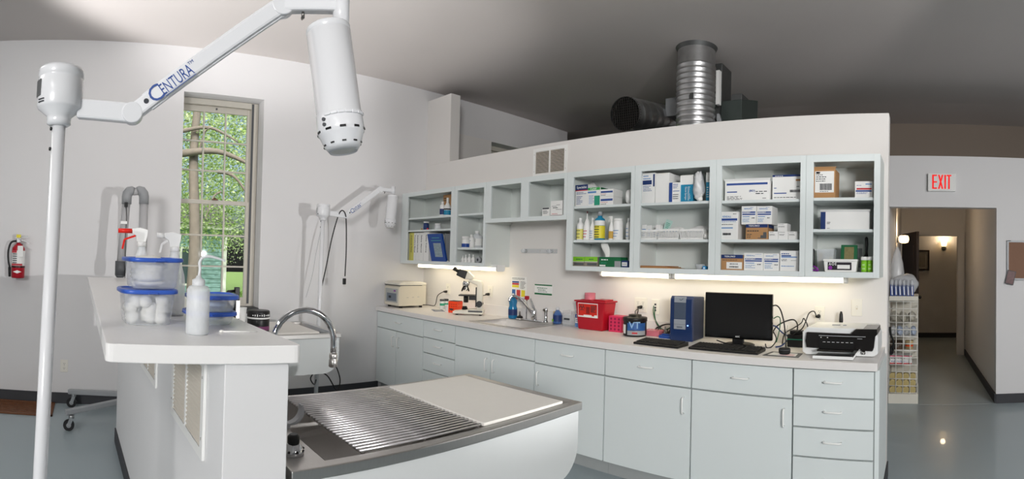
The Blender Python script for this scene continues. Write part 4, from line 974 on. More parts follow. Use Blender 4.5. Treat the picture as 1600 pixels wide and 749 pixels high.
# ---- bottle cabinet
z0, z1, z2 = SH['u2']
bt(A1, 'medicine_jar', 'white-capped jar with bright blue label among the small bottles', 516, 557, 447, z1, UY + .08, 'white_plastic', JAR, lab=('blue', .05, .36), capf=.74)
bt(A1, 'medicine_bottle', 'slim white bottle with navy print beside a clear jug', 566, 600, 433, z1, UY + .13, 'white_plastic', RND, lab=('white_paper', .1, .6), txt=('ink_blue', 4))
bt(A1, 'clear_jug', 'translucent round jug with white cap in the narrow cabinet', 594, 656, 404, z1, UY + .21, 'frosted_thick', [(.9, 0), (1, .03), (1, .60), (.85, .72), (.35, .82), (.33, .88)], lab=('white_paper', .15, .55), txt=('ink', 4))
p = OY(*A1(484, 600), UY + .1); m = MB(); m.box(p.x - .016, UY + .08, z0, p.x + .018, UY + .16, z0 + .06); m.m = 1; m.box(p.x - .018, UY + .078, z0 + .04, p.x + .02, UY + .162, z0 + .066); solo('brown_packet', 'small brown packet beside the white dropper bottles', 'packet', m, [mat('brown_pkt', '#7a5343', .7), mat('brown_pkt2', '#936a56', .7)], (p.x, UY + .1, z0))
for a, b, tp, lb in ((505, 525, 597, 'white dropper bottle next to the small brown packet'), (527, 547, 590, 'white dropper bottle, second from the brown packet'), (555, 576, 586, 'white dropper bottle, third from the brown packet'), (584, 606, 590, 'white dropper bottle beside the grey roll')):
    bt(A1, 'dropper_bottle', lb, a, b, tp, z0, UY + .07, 'white_plastic', CONE, lab=('white_paper', .05, .35), txt=('ink', 3), capf=.7, group='dropper bottles')
p = OY(*A1(636, 630), UY + .07); t = thing('tape_roll', 'grey tape roll lying on edge beside the dropper bottles', 'tape', (p.x, p.y, z0)); m = MB()
m.cyl((p.x, p.y - .01, z0 + .028), (p.x, p.y + .02, z0 + .028), .028, n=24); part('roll', m, 'grey_paint', t); m = MB(); m.cyl((p.x, p.y - .011, z0 + .028), (p.x, p.y + .021, z0 + .028), .013, n=20); part('core', m, 'ink', t)
# ---- short cabinet
z0 = SH['u3'][0]
cx(A2, 'tiny_carton', 'tiny white carton with black lettering beside the mountain-print box', 310, 350, 373, z0, UY + .06, .06, 'white_paper', [('r', .05, .95, .82, .97, 'ink'), ('l', .15, .85, .3, .7, 3, 'ink')])
cx(A2, 'small_carton', 'white carton printed with a black mountain outline and maroon base', 358, 423, 335, z0, UY + .05, .07, 'white_paper', [('r', 0, 1, 0, .07, mat('maroon', '#6d2a34', .6)), ('l', .2, .8, .5, .62, 1, 'ink'), ('r', .1, .5, .64, .66, 'ink'), ('r', .45, .95, .42, .44, 'ink'), ('r', .5, .8, .72, .74, 'ink'), ('l', .12, .9, .12, .2, 1, 'ink_red')])
# ---- bandage and bottle cabinet
z0, z1, z2 = SH['u4']
m = MB(); p = OY(*A3(160, 160), UY + .18); vs_ = []
def lump(c, sx_, sy_, sz_, seed, n=16, m_=10, amp=.12):
    r_ = random.Random(seed); ph = [r_.uniform(0, 6.28) for _ in range(6)]; mb_ = MB(); mb_.ball(c, 1, n, m_, (sx_, sy_, sz_)); c = Vector(c); out = []
    for v in mb_.v:
        d = Vector(v) - c; f_ = 1 + amp * (math.sin(d.x / sx_ * 4 + ph[0]) * math.sin(d.z / sz_ * 5 + ph[1]) + .6 * math.sin(d.y / sy_ * 6 + ph[2] + d.x / sx_ * 5)); out.append(tuple(c + d * f_))
    mb_.v = out; return mb_
solo('gauze_bag', 'crumpled white bag behind the navy-topped carton', 'bag', lump((p.x, UY + .245, z2 + .106), .105, .045, .098, 3), 'white_plastic', (p.x, UY + .245, z2))
cx(A3, 'bandage_carton', 'white carton with navy top band and red stripe, bandage cabinet', 80, 160, 162, z2, SY, .10, 'white_paper', [('r', 0, 1, .76, 1, 'navy'), ('r', 0, 1, .72, .76, 'ink_red'), ('t', .5, .88, 'Specialist', .15, 'white_paper', .8), ('l', .1, .9, .56, .68, 2, 'ink_blue'), ('l', .1, .6, .1, .5, 6, 'ink_blue')])
cx(A3, 'bandage_carton', 'green and teal carton with white face between two white ones', 160, 238, 180, z2, SY - .005, .12, 'white_paper', [('r', 0, 1, .86, 1, 'green'), ('r', .55, 1, 0, .55, 'tealgreen'), ('r', 0, .7, .70, .80, 'ink_lblue'), ('l', .1, .6, .1, .6, 7, 'ink_lblue'), ('t', .45, .93, 'Curad', .13, 'white_paper', .5)], side=('dkgreen', 0, 1))
xa = OY(*A3(240, 260), SY).x; xb = OY(*A3(325, 260), SY).x; zm = OY(*A3(280, 237), SY).z; zt = OY(*A3(280, 190), SY).z
for zz, zz2, lb in ((z2, zm - .001, 'white flat carton with blue stripe, lower of two'), (zm, zt, 'white flat carton with blue stripe, upper of two')):
    carton_at('glove_carton', lb, xa, xb, SY, .13, zz, zz2, 'white_paper', [('r', .05, .95, .5, .74, 'ink_blue'), ('l', .05, .6, .3, .42, 1, 'ink_red'), ('l', .05, .5, .1, .25, 1, 'ink')], group='flat blue-striped cartons')
p = OY(*A3(410, 230), SY); solo('cotton_roll', 'white bagged cotton roll at the end of the bandage shelf', 'cotton', lump((p.x, SY + .06, z2 + .062), .032, .06, .058, 5, amp=.08), 'white_plastic', (p.x, SY + .05, z2))
bt(A3, 'lotion_bottle', 'white round bottle with yellow side label at the shelf end', 92, 131, 378, z1, SY + .01, 'white_plastic', RND, lab=('ltyellow', .05, .5), txt=('ink', 3))
bt(A3, 'nozzle_bottle', 'tall white cone-top bottle with red-tipped nozzle and red stripe', 137, 175, 333, z1, SY, 'white_plastic', [(.9, 0), (1, .03), (1, .42), (.7, .6), (.42, .70), (.2, .74), (.12, .92)], lab=('white_paper', .06, .36), txt=('ink_red', 3), capm=mat('maroon', '#6d2a34'), capf=.93)
bt(A3, 'nozzle_bottle', 'slim white cone-top bottle with blue dotted label', 176, 206, 378, z1, SY, 'white_plastic', [(.9, 0), (1, .03), (1, .55), (.6, .7), (.3, .8), (.25, .84)], lab=('white_paper', .06, .45), txt=('ink_lblue', 4), capf=.84)
bt(A3, 'cleaner_bottle', 'large bottle with bright yellow and white label and grey cap', 211, 268, 337, z1, SY + .01, 'teal', RND, lab=('yellow', .06, .50), lab2=('white_paper', .51, .68), txt=('ink', 5), capm='grey_paint')
# spray bottle
def spray(label, c, h, rad, bodym, trigm, headm, lab=None, ang=math.pi, hs=1.0):
    c = Vector(c); t = thing('spray_bottle', label, 'spray bottle', c); d = Vector((math.cos(ang), math.sin(ang), 0)); u = Vector((0, 0, 1))
    m = MB(); m.lathe([(rad * .92, 0), (rad, .01), (rad, h * .38), (rad * .92, h * .48), (rad * .55, h * .66), (rad * .36, h * .74), (rad * .36, h * .78)], c, 24); b = part('body', m, bodym, t)
    m = MB(); m.lathe([(rad * .42, h * .765), (rad * .42, h * .82), (rad * .36, h * .83)], c, 18); part('collar', m, headm, t)
    m = MB(); m.prism([(-rad * .35, h * .82), (rad * .45, h * .82), (rad * .55, h * .90), (rad * .9, h * .93), (rad * .95, h * .985), (rad * .2, h), (-rad * .55, h * .975), (-rad * .5, h * .9)], -rad * .22, rad * .22, 'y')
    m.v = [tuple(c + d * v[0] + d.cross(u) * v[1] + u * v[2]) for v in m.v]; part('spray_head', m, headm, t, bev=.002)
    m = MB(); m.cyl(c + d * rad * .9 + u * h * .957, c + d * rad * 1.3 * hs + u * h * .957, rad * .22, n=14); part('nozzle', m, trigm, t)
    m = MB(); pts = [c + d * rad * .6 + u * h * .90, c + d * rad * .95 * hs + u * h * .85, c + d * rad * 1.05 * hs + u * h * (.80 - .04 * hs)]
    for p, q in zip(pts, pts[1:]): m.bar(p, q, rad * .28, rad * .18, up=d)
    part('trigger', m, trigm, t)
    if lab: m = MB(); m.lathe([(rad * 1.012, h * .06), (rad * 1.012, h * .36)], c, 24, caps=False); part('label', m, lab, b)
    return t
p = OY(*A3(312, 500), SY); spray('small white spray bottle with orange-navy label on the bottle shelf', (p.x, SY, z1), OY(*A3(305, 365), SY).z - z1, .021, 'white_plastic', 'white_plastic', 'white_plastic', 'tan')
bt(A3, 'lotion_bottle', 'plain white oval bottle with pale blue mark beside the small sprayer', 331, 384, 382, z1, SY + .01, 'white_plastic', [(.95, 0), (1, .03), (1, .8), (.9, .88), (.85, .92)], lab=('white_paper', .1, .5), txt=('ink_lblue', 3), capf=.92)
bt(A3, 'lotion_bottle', 'white bottle half hidden at the right end of the bottle shelf', 410, 440, 378, z1, SY + .06, 'white_plastic', RND, lab=('white_paper', .1, .6), txt=('ink_lblue', 3))
for a, b, lb in ((55, 137, 'lime and grey carton at the outer end of the tissue shelf'), (139, 222, 'lime and grey carton next to the tissue box')):
    cx(A3, 'glove_box', lb, a, b, 630, z0, SY - .01, .11, mat('taupe', '#8d8577', .6), [('r', 0, 1, .5, 1, 'lime'), ('l', .35, .9, .62, .9, 1, 'dkgreen'), ('r', 0, 1, .46, .5, 'white_paper'), ('r', .2, .95, .1, .34, 'dark_grey')], group='lime green cartons')
t = cx(A3, 'tissue_box', 'green tissue box with a white tissue pulled up', 233, 374, 632, z0, SY - .01, .10, 'dkgreen', [('l', .1, .5, .6, .9, 1, 'white_paper'), ('r', .03, .3, .05, .2, 'white_paper'), ('r', .72, 1, 0, .6, 'grey_paint'), ('l', .1, .5, .3, .5, 2, 'tealgreen')], cat='tissue box')
p = OY(*A3(285, 630), SY + .035); m = MB(); za = OY(*A3(285, 632), SY).z; hh = OY(*A3(275, 537), SY + .03).z - za
rows = []
for i in range(7):
    v = i / 6; w_ = .016 + .018 * math.sin(v * 2.6); rows.append([(p.x - .03 * v + .006 * math.sin(v * 5) - w_ * .9, p.y + .004 * math.sin(v * 7), za + hh * v), (p.x - .03 * v, p.y - .012 + .01 * v, za + hh * v * 1.01), (p.x - .03 * v + w_, p.y + .006, za + hh * v * .97)])
vv = [q for r_ in rows for q in r_]; ff = []
for i in range(6):
    for k in range(2): ff.append((i * 3 + k, i * 3 + k + 1, (i + 1) * 3 + k + 1, (i + 1) * 3 + k))
m.add(vv + [(a, b + .0015, c) for a, b, c in vv], ff + [tuple(k + 21 for k in reversed(f)) for f in ff], True); part('tissue', m, 'cotton', t)
cx(A3, 'tiny_carton', 'small white carton with navy border beside the tissue box', 376, 420, 655, z0, SY, .05, 'navy', [('r', .12, .88, .2, .75, 'white_paper'), ('l', .2, .8, .35, .6, 2, 'ink')])
# ---- basket cabinet
z0, z1, z2 = SH['u5']
cx(A4, 'tall_carton', 'tall white carton with navy panel and blue print', 50, 125, 114, z2, SY, .09, 'white_paper', [('r', .05, .75, .62, .76, 'navy'), ('l', .1, .7, .78, .95, 2, 'ink_lblue'), ('l', .1, .8, .4, .6, 4, 'ink_blue'), ('r', .86, .98, .55, .95, 'navy')])
cx(A4, 'blank_carton', 'large blank white carton on the top basket-cabinet shelf', 128, 208, 114, z2, SY, .2, 'white_paper', [('r', .02, .98, .97, .985, 'cream_light')])
cx(A4, 'navy_carton', 'white carton with a navy edge and blue lettering', 208, 271, 170, z2, SY - .01, .08, 'white_paper', [('r', 0, .3, 0, 1, 'ink_blue'), ('l', .36, .95, .7, .95, 3, 'ink_blue'), ('l', .36, .95, .15, .45, 3, 'ink'), ('r', .36, .95, .55, .58, 'ink_blue')])
xa = OY(*A4(272, 200), SY + .005).x; xb = OY(*A4(348, 200), SY + .005).x; za = OY(*A4(310, 182), SY + .005).z; zt = OY(*A4(310, 127), SY + .005).z
carton_at('mask_carton', 'teal carton lettered vertically with a plain box on it', xa, xb, SY + .005, .12, z2, za, 'teal', [('l', .6, .8, .1, .9, 10, 'white_paper')])
carton_at('blank_carton', 'small plain white carton resting on the teal carton', xa, xb, SY + .005, .12, za, zt, 'white_paper', [('r', .02, .98, .94, .96, 'cream_light')])
lettering('Gauze Sponges', .02, 'white_paper', bpy.data.objects[[o.name for o in COL.objects if o.name.startswith('mask_carton')][-1]], ((xa + xb) / 2 - .004, SY + .0035, (z2 + za) / 2), (0, 0, -1), (1, 0, 0), wid=(za - z2) * .75)
p = OY(*A4(382, 200), SY); t = thing('cotton_bag', 'clear bag of white cotton balls on the top shelf', 'bag', (p.x, SY, z2)); hh = OY(*A4(380, 97), SY).z - z2
part('bag_film', lump((p.x, SY, z2 + hh * .5), .037, .045, hh * .48, 8, 20, 12, .14), 'bag', t)
for i in range(14):
    a = rnd.uniform(0, 6.28); q = (p.x + .014 * math.cos(a), SY + .016 * math.sin(a), z2 + .02 + hh * .85 * i / 14); part('cotton_ball', lump(q, .019, .019, .018, i, 10, 7, .1), 'cotton', t)
cx(A4, 'mask_carton', 'teal carton squeezed against the cabinet side past the cotton bag', 424, 446, 168, z2, SY + .01, .12, 'teal', [('l', .2, .8, .2, .8, 5, 'white_paper')])
cx(A4, 'blank_carton', 'slim white carton standing on the teal carton at the side', 424, 446, 110, OY(*A4(435, 168), SY + .01).z, SY + .01, .12, 'white_paper', [('r', .02, .98, .94, .96, 'cream_light')])
def basket(label, a, b, top, zb, y, seed):
    r_ = random.Random(seed); xa, xb = OY(*A4(a, 470), y).x, OY(*A4(b, 470), y).x; zt = OY(*A4((a + b) / 2, top), y).z; D = .20; e = .008
    t = thing('slatted_basket', label, 'basket', ((xa + xb) / 2, y + D / 2, zb), 0, 'white slatted baskets')
    m = MB(); m.box(xa + e, y + e, zb, xb - e, y + D - e, zb + .004); part('base', m, 'white_plastic', t)
    m = MB(); m.box(xa - .003, y - .003, zt - .014, xb + .003, y + .002, zt); m.box(xa - .003, y + D - .002, zt - .014, xb + .003, y + D + .003, zt); m.box(xa - .003, y + .002, zt - .014, xa + .002, y + D - .002, zt); m.box(xb - .002, y + .002, zt - .014, xb + .003, y + D - .002, zt); part('rim', m, 'white_plastic', t)
    m = MB(); m.box(xa + e * .7, y + e * .6, zb + .004, xb - e * .7, y + e * .6 + .003, zb + .012); part('lower_band', m, 'white_plastic', t)
    n = int((xb - xa) / .0115)
    for k in range(n + 1):
        u = k / n; m = MB(); x = xa + (xb - xa) * u; xl = xa + e + (xb - xa - 2 * e) * u; w_ = .003
        m.hexa([(xl - w_, y + e * .6, zb), (xl + w_, y + e * .6, zb), (xl + w_, y + e * .6 + .002, zb), (xl - w_, y + e * .6 + .002, zb)], [(x - w_, y, zt - .012), (x + w_, y, zt - .012), (x + w_, y + .002, zt - .012), (x - w_, y + .002, zt - .012)]); part('slat', m, 'white_plastic', t)
    for xx in (xa + .002, xb - .004):
        for k in range(1, 9): m = MB(); yy = y + D * k / 9; m.box(xx, yy - .0024, zb, xx + .002, yy + .0024, zt - .012); part('slat', m, 'white_plastic', t)
    return xa, xb, zt
def packet(label, cx_, y, zb, w_, h_, tilt, lean, pm='white_paper', pr='ink_lblue', grp='sterile packets in the baskets'):
    t = thing('sterile_packet', label, 'packet', (cx_, y, zb), 0, grp); m = MB(); th = .007; ux_ = Vector((math.cos(tilt), 0, math.sin(tilt))); uz_ = Vector((-math.sin(tilt), lean, math.cos(tilt))).normalized(); n_ = ux_.cross(uz_)
    c = Vector((cx_, y, zb)) + uz_ * h_ / 2; m.obox(c, ux_, n_, uz_, w_, th, h_); b = part('pouch', m, pm, t, bev=.003)
    m = MB(); m.obox(c + uz_ * h_ * .42, ux_, n_, uz_, w_, .002, h_ * .16); part('seal', m, 'frosted_thick', t)
    m = MB()
    for k in range(4): m.obox(c - uz_ * (h_ * .25 - h_ * .14 * k) + n_ * (-th / 2 if n_.y > 0 else th / 2), ux_, n_, uz_, w_ * rnd.uniform(.4, .75), .0016, h_ * .05)
    o = part('fine_print', m, pr, b); o['kind'] = 'stuff'
bk = [(38, 135, 447, 'slatted white basket of upright packets, at the cabinet side'), (139, 264, 443, 'slatted white basket between two like it'), (270, 408, 443, 'slatted white basket nearest the cartons cabinet')]
for i, (a, b, tp, lb) in enumerate(bk):
    xa, xb, zt = basket(lb, a, b, tp, z1, SY - .02, i)
    if i == 0:
        for k in range(5):
            packet('upright sterile packet in the basket at the cabinet side', xa + .02 + (xb - xa - .04) * (k % 2) + .012 * (k // 2) * (1 if k % 2 == 0 else -1), SY + .0 + .03 * k, z1 + .006, .042, .105, rnd.uniform(-.05, .05), .05)
        packet('pale green packet leaning up behind the first basket', xb + .012, SY + .10, z1 + .075, .055, .08, -.35, .1, mat('pale_green', '#b9d6cf', .5), 'tealgreen', None)
    else:
        for k in range(3 if i == 1 else 4):
            c_ = (xa + xb) / 2 + rnd.uniform(-.008, .008); yy = SY + .04 + .04 * k; t = thing('sterile_packet', ['folded white packet in the middle basket', 'folded white packet in the basket nearest the cartons cabinet'][i - 1], 'packet', (c_, yy, z1 + .02), 0, 'sterile packets in the baskets')
            part('pouch', lump((c_, yy, z1 + .05 + .008 * k), (xb - xa) * .44, .02, .035, 20 + i * 5 + k, 18, 8, .05), 'white_plastic', t)
            m = MB()
            for q in range(5): m.box(c_ - .06 + .024 * q, yy - .0205, z1 + .058 + .008 * k, c_ - .048 + .024 * q, yy - .014, z1 + .063 + .008 * k)
            o = part('fine_print', m, 'ink_lblue', t); o['kind'] = 'stuff'
p = OY(*A4(422, 480), SY); solo('gauze_wad', 'crumpled white gauze beside the end basket', 'gauze', lump((p.x - .003, SY + .05, z1 + .026), .022, .06, .024, 31), 'cotton', (p.x, SY + .05, z1))
xa = OY(*A4(24, 660), UY + .03).x; xb = OY(*A4(198, 660), UY + .03).x
t = thing('brown_folder', 'brown paper folder lying on the bottom basket-cabinet shelf', 'folder', ((xa + xb) / 2, UY + .12, z0))
m = MB(); m.box(xa + .012, UY + .03, z0, xb, UY + .25, z0 + .010); part('papers', m, 'brown_card', t)
m = MB(); m.box(xa + .010, UY + .026, z0 + .011, xb - .02, UY + .25, z0 + .016); part('cover', m, mat('brown_folder', '#a9703e', .7), t)
m = MB(); m.hexa([(xb + .002, UY + .03, z0), (xb + .06, UY + .04, z0), (xb + .06, UY + .2, z0), (xb + .002, UY + .2, z0)], [(xb + .002, UY + .03, z0 + .006), (xb + .05, UY + .04, z0 + .002), (xb + .05, UY + .2, z0 + .002), (xb + .002, UY + .2, z0 + .006)]); part('loose_sheet', m, mat('tan_sheet', '#c99668', .7), t)
p0, p1 = OY(*A4(350, 660), SY), OY(*A4(412, 660), SY)
t = thing('clear_dish', 'shallow clear dish on the bottom shelf beside a blue block', 'dish', (mid(p0.x, p1.x), SY + .03, z0)); rr = (p1.x - p0.x) / 2
m = MB(); m.lathe([(rr * .7, 0), (rr * .8, .004), (rr * .97, .032), (rr * 1.03, .034), (rr * .95, .035), (rr * .75, .008), (.001, .006)], (mid(p0.x, p1.x), SY + .03, z0), 24); part('bowl', m, 'clear_plastic', t)
m = MB(); m.cyl((mid(p0.x, p1.x), SY + .03, z0 + .008), (mid(p0.x, p1.x), SY + .03, z0 + .022), rr * .6); part('pad', m, 'cotton', t)
p = OY(*A4(423, 668), SY); m = MB(); m.box(p.x - .011, SY - .03, z0, p.x + .011, SY + .02, z0 + .022); m.m = 1; m.box(p.x - .006, SY - .031, z0 + .005, p.x + .006, SY - .029, z0 + .015); solo('blue_block', 'small bright blue block beside the clear dish', 'block', m, ['bright_blue', 'white_paper'], (p.x, SY, z0))
# ---- syringe carton cabinet
z0, z1, z2 = SH['u6']
SYR = [('r', .04, .96, .78, .88, 'ink_blue'), ('l', .05, .4, .05, .25, 4, 'ink'), ('r', .05, .28, .42, .47, 'ink_blue'), ('t', .62, .48, '(BD)', .13, 'ink_blue', .13), ('l', .7, .95, .3, .5, 2, 'ink'), ('l', .85, .95, .08, .14, 1, 'ink')]
cx(A5, 'syringe_carton', 'wide white syringe carton with torn open flap, top shelf', 85, 345, 158, z2, SY, .17, 'white_paper', SYR, open_=True, side=('white_paper', .0, .9))
cx(A5, 'syringe_carton', 'wide white syringe carton with navy lid edge and barcode', 363, 530, 124, z2, SY + .01, .19, 'white_paper', [('r', 0, 1, .92, 1, 'navy'), ('l', .1, .5, .93, .99, 1, 'white_paper'), ('r', .82, 1, .74, .82, 'brown_card'), ('r', .06, .5, .25, .29, 'ink_blue'), ('l', .06, .2, .45, .52, 1, 'ink_blue'), ('b', .62, .98, .30, .40), ('l', .85, .98, .5, .56, 1, 'ink'), ('l', .06, .9, .08, .14, 1, 'ink')])
cx(A5, 'syringe_carton', 'white carton with blue bands beside the brown carton', 62, 162, 341, z1, SY, .16, 'white_paper', [('r', .0, .95, .68, .76, 'ink_blue'), ('l', .05, .9, .62, .67, 1, 'ink_lblue'), ('t', .35, .82, 'KENDALL', .09, 'ink_lblue', .5), ('r', .0, .7, .40, .44, 'ink_lblue'), ('l', .05, .8, .52, .58, 1, 'ink'), ('b', .12, .6, .16, .24), ('l', .7, .95, .9, .95, 1, 'ink')])
xa, xb = OY(*A5(207, 450), SY - .01).x, OY(*A5(335, 450), SY - .01).x; zt = OY(*A5(270, 414), SY - .01).z
carton_at('terumo_carton', 'brown carton with navy top and grey triangle under two white cartons', xa, xb, SY - .01, .15, z1, zt, 'brown_card', [('r', 0, 1, .78, 1, 'navy'), ('t', .38, .89, 'TERUMO', .13, 'white_paper', .5), ('l', .06, .6, .5, .66, 1, 'ink'), ('l', .06, .3, .1, .4, 3, 'ink'), ('r', .55, .95, .08, .12, 'dark_grey'), ('r', .68, .95, .12, .28, 'dark_grey'), ('r', .80, .95, .28, .48, 'dark_grey')], side=('navy', .78, 1))
for a, b, lb in ((182, 268, 'white blue-banded carton on the brown carton, beside the plain side'), (271, 360, 'white blue-banded carton on the brown carton, over its triangle')):
    xa, xb = OY(*A5(a, 360), SY).x, OY(*A5(b, 360), SY).x; carton_at('needle_carton', lb, xa, xb, SY, .14, zt, OY(*A5((a + b) / 2, 308), SY).z, 'white_paper', BLUEBANDS + [('t', .45, .85, 'KENDALL', .10, 'ink_lblue', .55)], group='white blue-banded cartons')
for a, b, lb in ((341, 396, 'small white carton next to the brown carton'), (398, 454, 'small white carton under another one like it'), (456, 510, 'small white carton at the cabinet side end')):
    xa, xb = OY(*A5(a, 480), SY).x, OY(*A5(b, 480), SY).x; zz = OY(*A5((a + b) / 2, 456), SY).z; carton_at('small_carton', lb, xa, xb, SY, .1, z1, zz, 'white_paper', [('l', .1, .9, .5, .7, 2, 'ink'), ('l', .1, .7, .85, .95, 1, 'ink')], group='small white cartons')
xa, xb = OY(*A5(393, 430), SY).x, OY(*A5(449, 430), SY).x; carton_at('small_carton', 'small white carton stacked on three others', xa, xb, SY, .1, zz, OY(*A5(420, 409), SY).z, 'white_paper', [('l', .1, .9, .5, .7, 2, 'ink'), ('l', .1, .7, .85, .95, 1, 'ink')], group='small white cartons')
cx(A5, 'terumo_carton', 'brown and navy carton with white address label, bottom shelf', 63, 190, 593, z0, SY - .01, .13, 'brown_card', [('r', 0, 1, .76, 1, 'navy'), ('t', .4, .88, 'TERUMO', .14, 'white_paper', .5), ('l', .06, .9, .62, .70, 1, 'ink'), ('r', .25, .96, .08, .52, 'white_paper'), ('b', .38, .8, .16, .26), ('l', .4, .9, .34, .48, 1, 'ink')])
cx(A5, 'needle_carton', 'wide white blue-banded carton beside the navy-topped brown one', 196, 308, 583, z0, SY - .005, .12, 'white_paper', BLUEBANDS + [('t', .35, .85, 'KENDALL', .09, 'ink_lblue', .45)])
cx(A5, 'needle_carton', 'white blue-banded carton between two like it on the bottom shelf', 311, 402, 586, z0, SY, .12, 'white_paper', BLUEBANDS + [('t', .4, .85, 'KENDALL', .09, 'ink_lblue', .5)])
cx(A5, 'needle_carton', 'tall white carton with small blue band at the bottom shelf end', 407, 515, 569, z0, SY - .005, .12, 'white_paper', [('r', .08, .6, .72, .78, 'ink_blue'), ('r', .08, .92, .66, .71, 'ink_lblue'), ('l', .08, .5, .8, .92, 1, 'ink_blue'), ('l', .08, .8, .2, .3, 1, 'ink_lblue'), ('l', .08, .4, .48, .6, 2, 'ink'), ('l', .6, .9, .5, .54, 1, 'ink')])
# ---- end cabinet
z0, z1, z2 = SH['u7']
t = cx(A6, 'shipping_carton', 'brown shipping carton with white barcode label, top end shelf', 72, 187, 116, z2, SY, .17, 'brown_card', [('r', .07, .95, .2, .92, 'white_paper'), ('b', .3, .86, .28, .50), ('l', .12, .6, .56, .84, 4, 'ink'), ('l', .3, .85, .22, .26, 1, 'ink'), ('r', .12, .3, .84, .90, 'ink')], open_=True)
t = cx(A6, 'gauze_packet', 'white packet with red and blue print beside the shipping carton', 292, 386, 182, z2, SY, .06, 'white_plastic', [('l', .1, .5, .72, .8, 1, 'ink_blue'), ('r', .1, .95, .50, .60, 'ink_red'), ('r', .05, .95, .38, .47, 'ink_blue'), ('l', .1, .9, .24, .36, 2, 'ink_blue'), ('r', .6, .95, .8, .86, 'ink_lblue')], cat='packet')
cx(A6, 'long_carton', 'long white carton with a navy end on the middle end shelf', 110, 370, 344, z1, SY, .17, 'white_paper', [('r', 0, .1, 0, 1, 'navy'), ('l', .13, .22, .3, .45, 2, 'ink'), ('l', .13, .2, .05, .1, 1, 'ink')], open_=True)
xa, xb = OY(*A6(125, 640), SY - .02).x, OY(*A6(303, 640), SY - .02).x; zt = OY(*A6(215, 600), SY - .02).z
t = thing('white_tub', 'white plastic tub with dark purple-marked label on the end shelf', 'tub', ((xa + xb) / 2, SY, z0))
m = MB(); e = .008; m.hexa([(xa + e, SY - .02 + e * .3, z0), (xb - e, SY - .02 + e * .3, z0), (xb - e, SY + .09, z0), (xa + e, SY + .09, z0)], [(xa, SY - .02, zt - .01), (xb, SY - .02, zt - .01), (xb, SY + .095, zt - .01), (xa, SY + .095, zt - .01)]); b_ = part('body', m, 'white_plastic', t, bev=.004)
m = MB(); m.box(xa - .003, SY - .023, zt - .01, xb + .003, SY + .098, zt + .004); part('lid', m, 'white_plastic', t, bev=.003)
m = MB(); m.box(xa + .028, SY - .0225, z0 + .012, xb - .035, SY - .012, zt - .016); part('label', m, mat('black_label', '#262029', .5), t); lb_ = t
lettering('A·O·E', .026, 'white_paper', lb_, (xa + .06, SY - .0230, zt - .028), wid=.05, bold=True)
m = MB(); m.box(xa + .09, SY - .0235, z0 + .02, xb - .045, SY - .022, z0 + .045); part('label_panel', m, 'white_paper', lb_)
m = MB(); m.cyl((xa + .045, SY - .0235, z0 + .026), (xa + .045, SY - .022, z0 + .026), .013); part('label_mark', m, 'purple', lb_)
for a, b, lb in ((325, 356, 'lime green tube with white cap beside the white tub'), (358, 386, 'lime green tube with white cap at the cabinet side')):
    bt(A6, 'lime_tube', lb, a, b, 584, z0, SY, 'lime', [(1, 0), (1, .78)], capf=.78, group='lime green tubes', lab=('lime', .1, .6), txt=('white_paper', 2), cat='tube')
xa, xb = OY(*A6(215, 560), SY + .12).x, OY(*A6(303, 560), SY + .12).x; zt = OY(*A6(260, 520), SY + .12).z
t = thing('treat_bag', 'dark green foil bag with tan panel behind the white tub', 'bag', ((xa + xb) / 2, SY + .13, z0)); m = MB(); m.hexa([(xa, SY + .11, z0), (xb, SY + .11, z0), (xb, SY + .19, z0), (xa, SY + .19, z0)], [(xa, SY + .145, zt), (xb, SY + .145, zt), (xb, SY + .152, zt), (xa, SY + .152, zt)]); b_ = part('pouch', m, 'dkgreen', t, bev=.004)
q = lambda u, v: Vector((xa + (xb - xa) * u, SY + .108 + .035 * v, z0 + (zt - z0) * v)); m = MB(); m.add([q(.22, .05), q(.8, .05), q(.8, .92), q(.22, .92)], [(0, 1, 2, 3)]); part('label', m, mat('olive_tan', '#8a8257', .6, var=.3, scale=60), b_)
xa, xb = OY(*A6(88, 580), SY + .1).x, OY(*A6(180, 580), SY + .1).x; zt = OY(*A6(130, 545), SY + .1).z
t = bin_('clear_caddy', 'clear plastic caddy with yellow items behind the white tub', xa, SY + .1, xb, SY + .2, z0, zt, 'clear_plastic', .006, .004, 'caddy')
m = MB()
for k in range(6): m = MB(); m.box(xa + .015 + k * .014, SY + .12, z0 + .004, xa + .025 + k * .014, SY + .17, z0 + (zt - z0) * rnd.uniform(.5, .85)); part('vial', m, ['tan', 'grey_paint', 'ltyellow'][k % 3], t)
p = OY(*A6(352, 560), SY + .07); zt = OY(*A6(352, 478), SY + .07).z
t = thing('grooming_brush', 'black-handled brush standing up behind the lime tubes', 'brush', (p.x, SY + .07, z0)); m = MB(); zm = z0 + (zt - z0) * .45
m.loft([(Vector((p.x, SY + .07, zm)), .014), (Vector((p.x + .001, SY + .07, zm + (zt - zm) * .15)), .009), (Vector((p.x + .002, SY + .07, zm + (zt - zm) * .6)), .012), (Vector((p.x + .001, SY + .07, zm + (zt - zm) * .92)), .011), (Vector((p.x + .001, SY + .07, zt)), .005)], 14); part('handle', m, 'black', t)
m = MB(); m.box(p.x - .02, SY + .06, z0, p.x + .02, SY + .082, zm); part('brush_head', m, 'black', t, bev=.004)
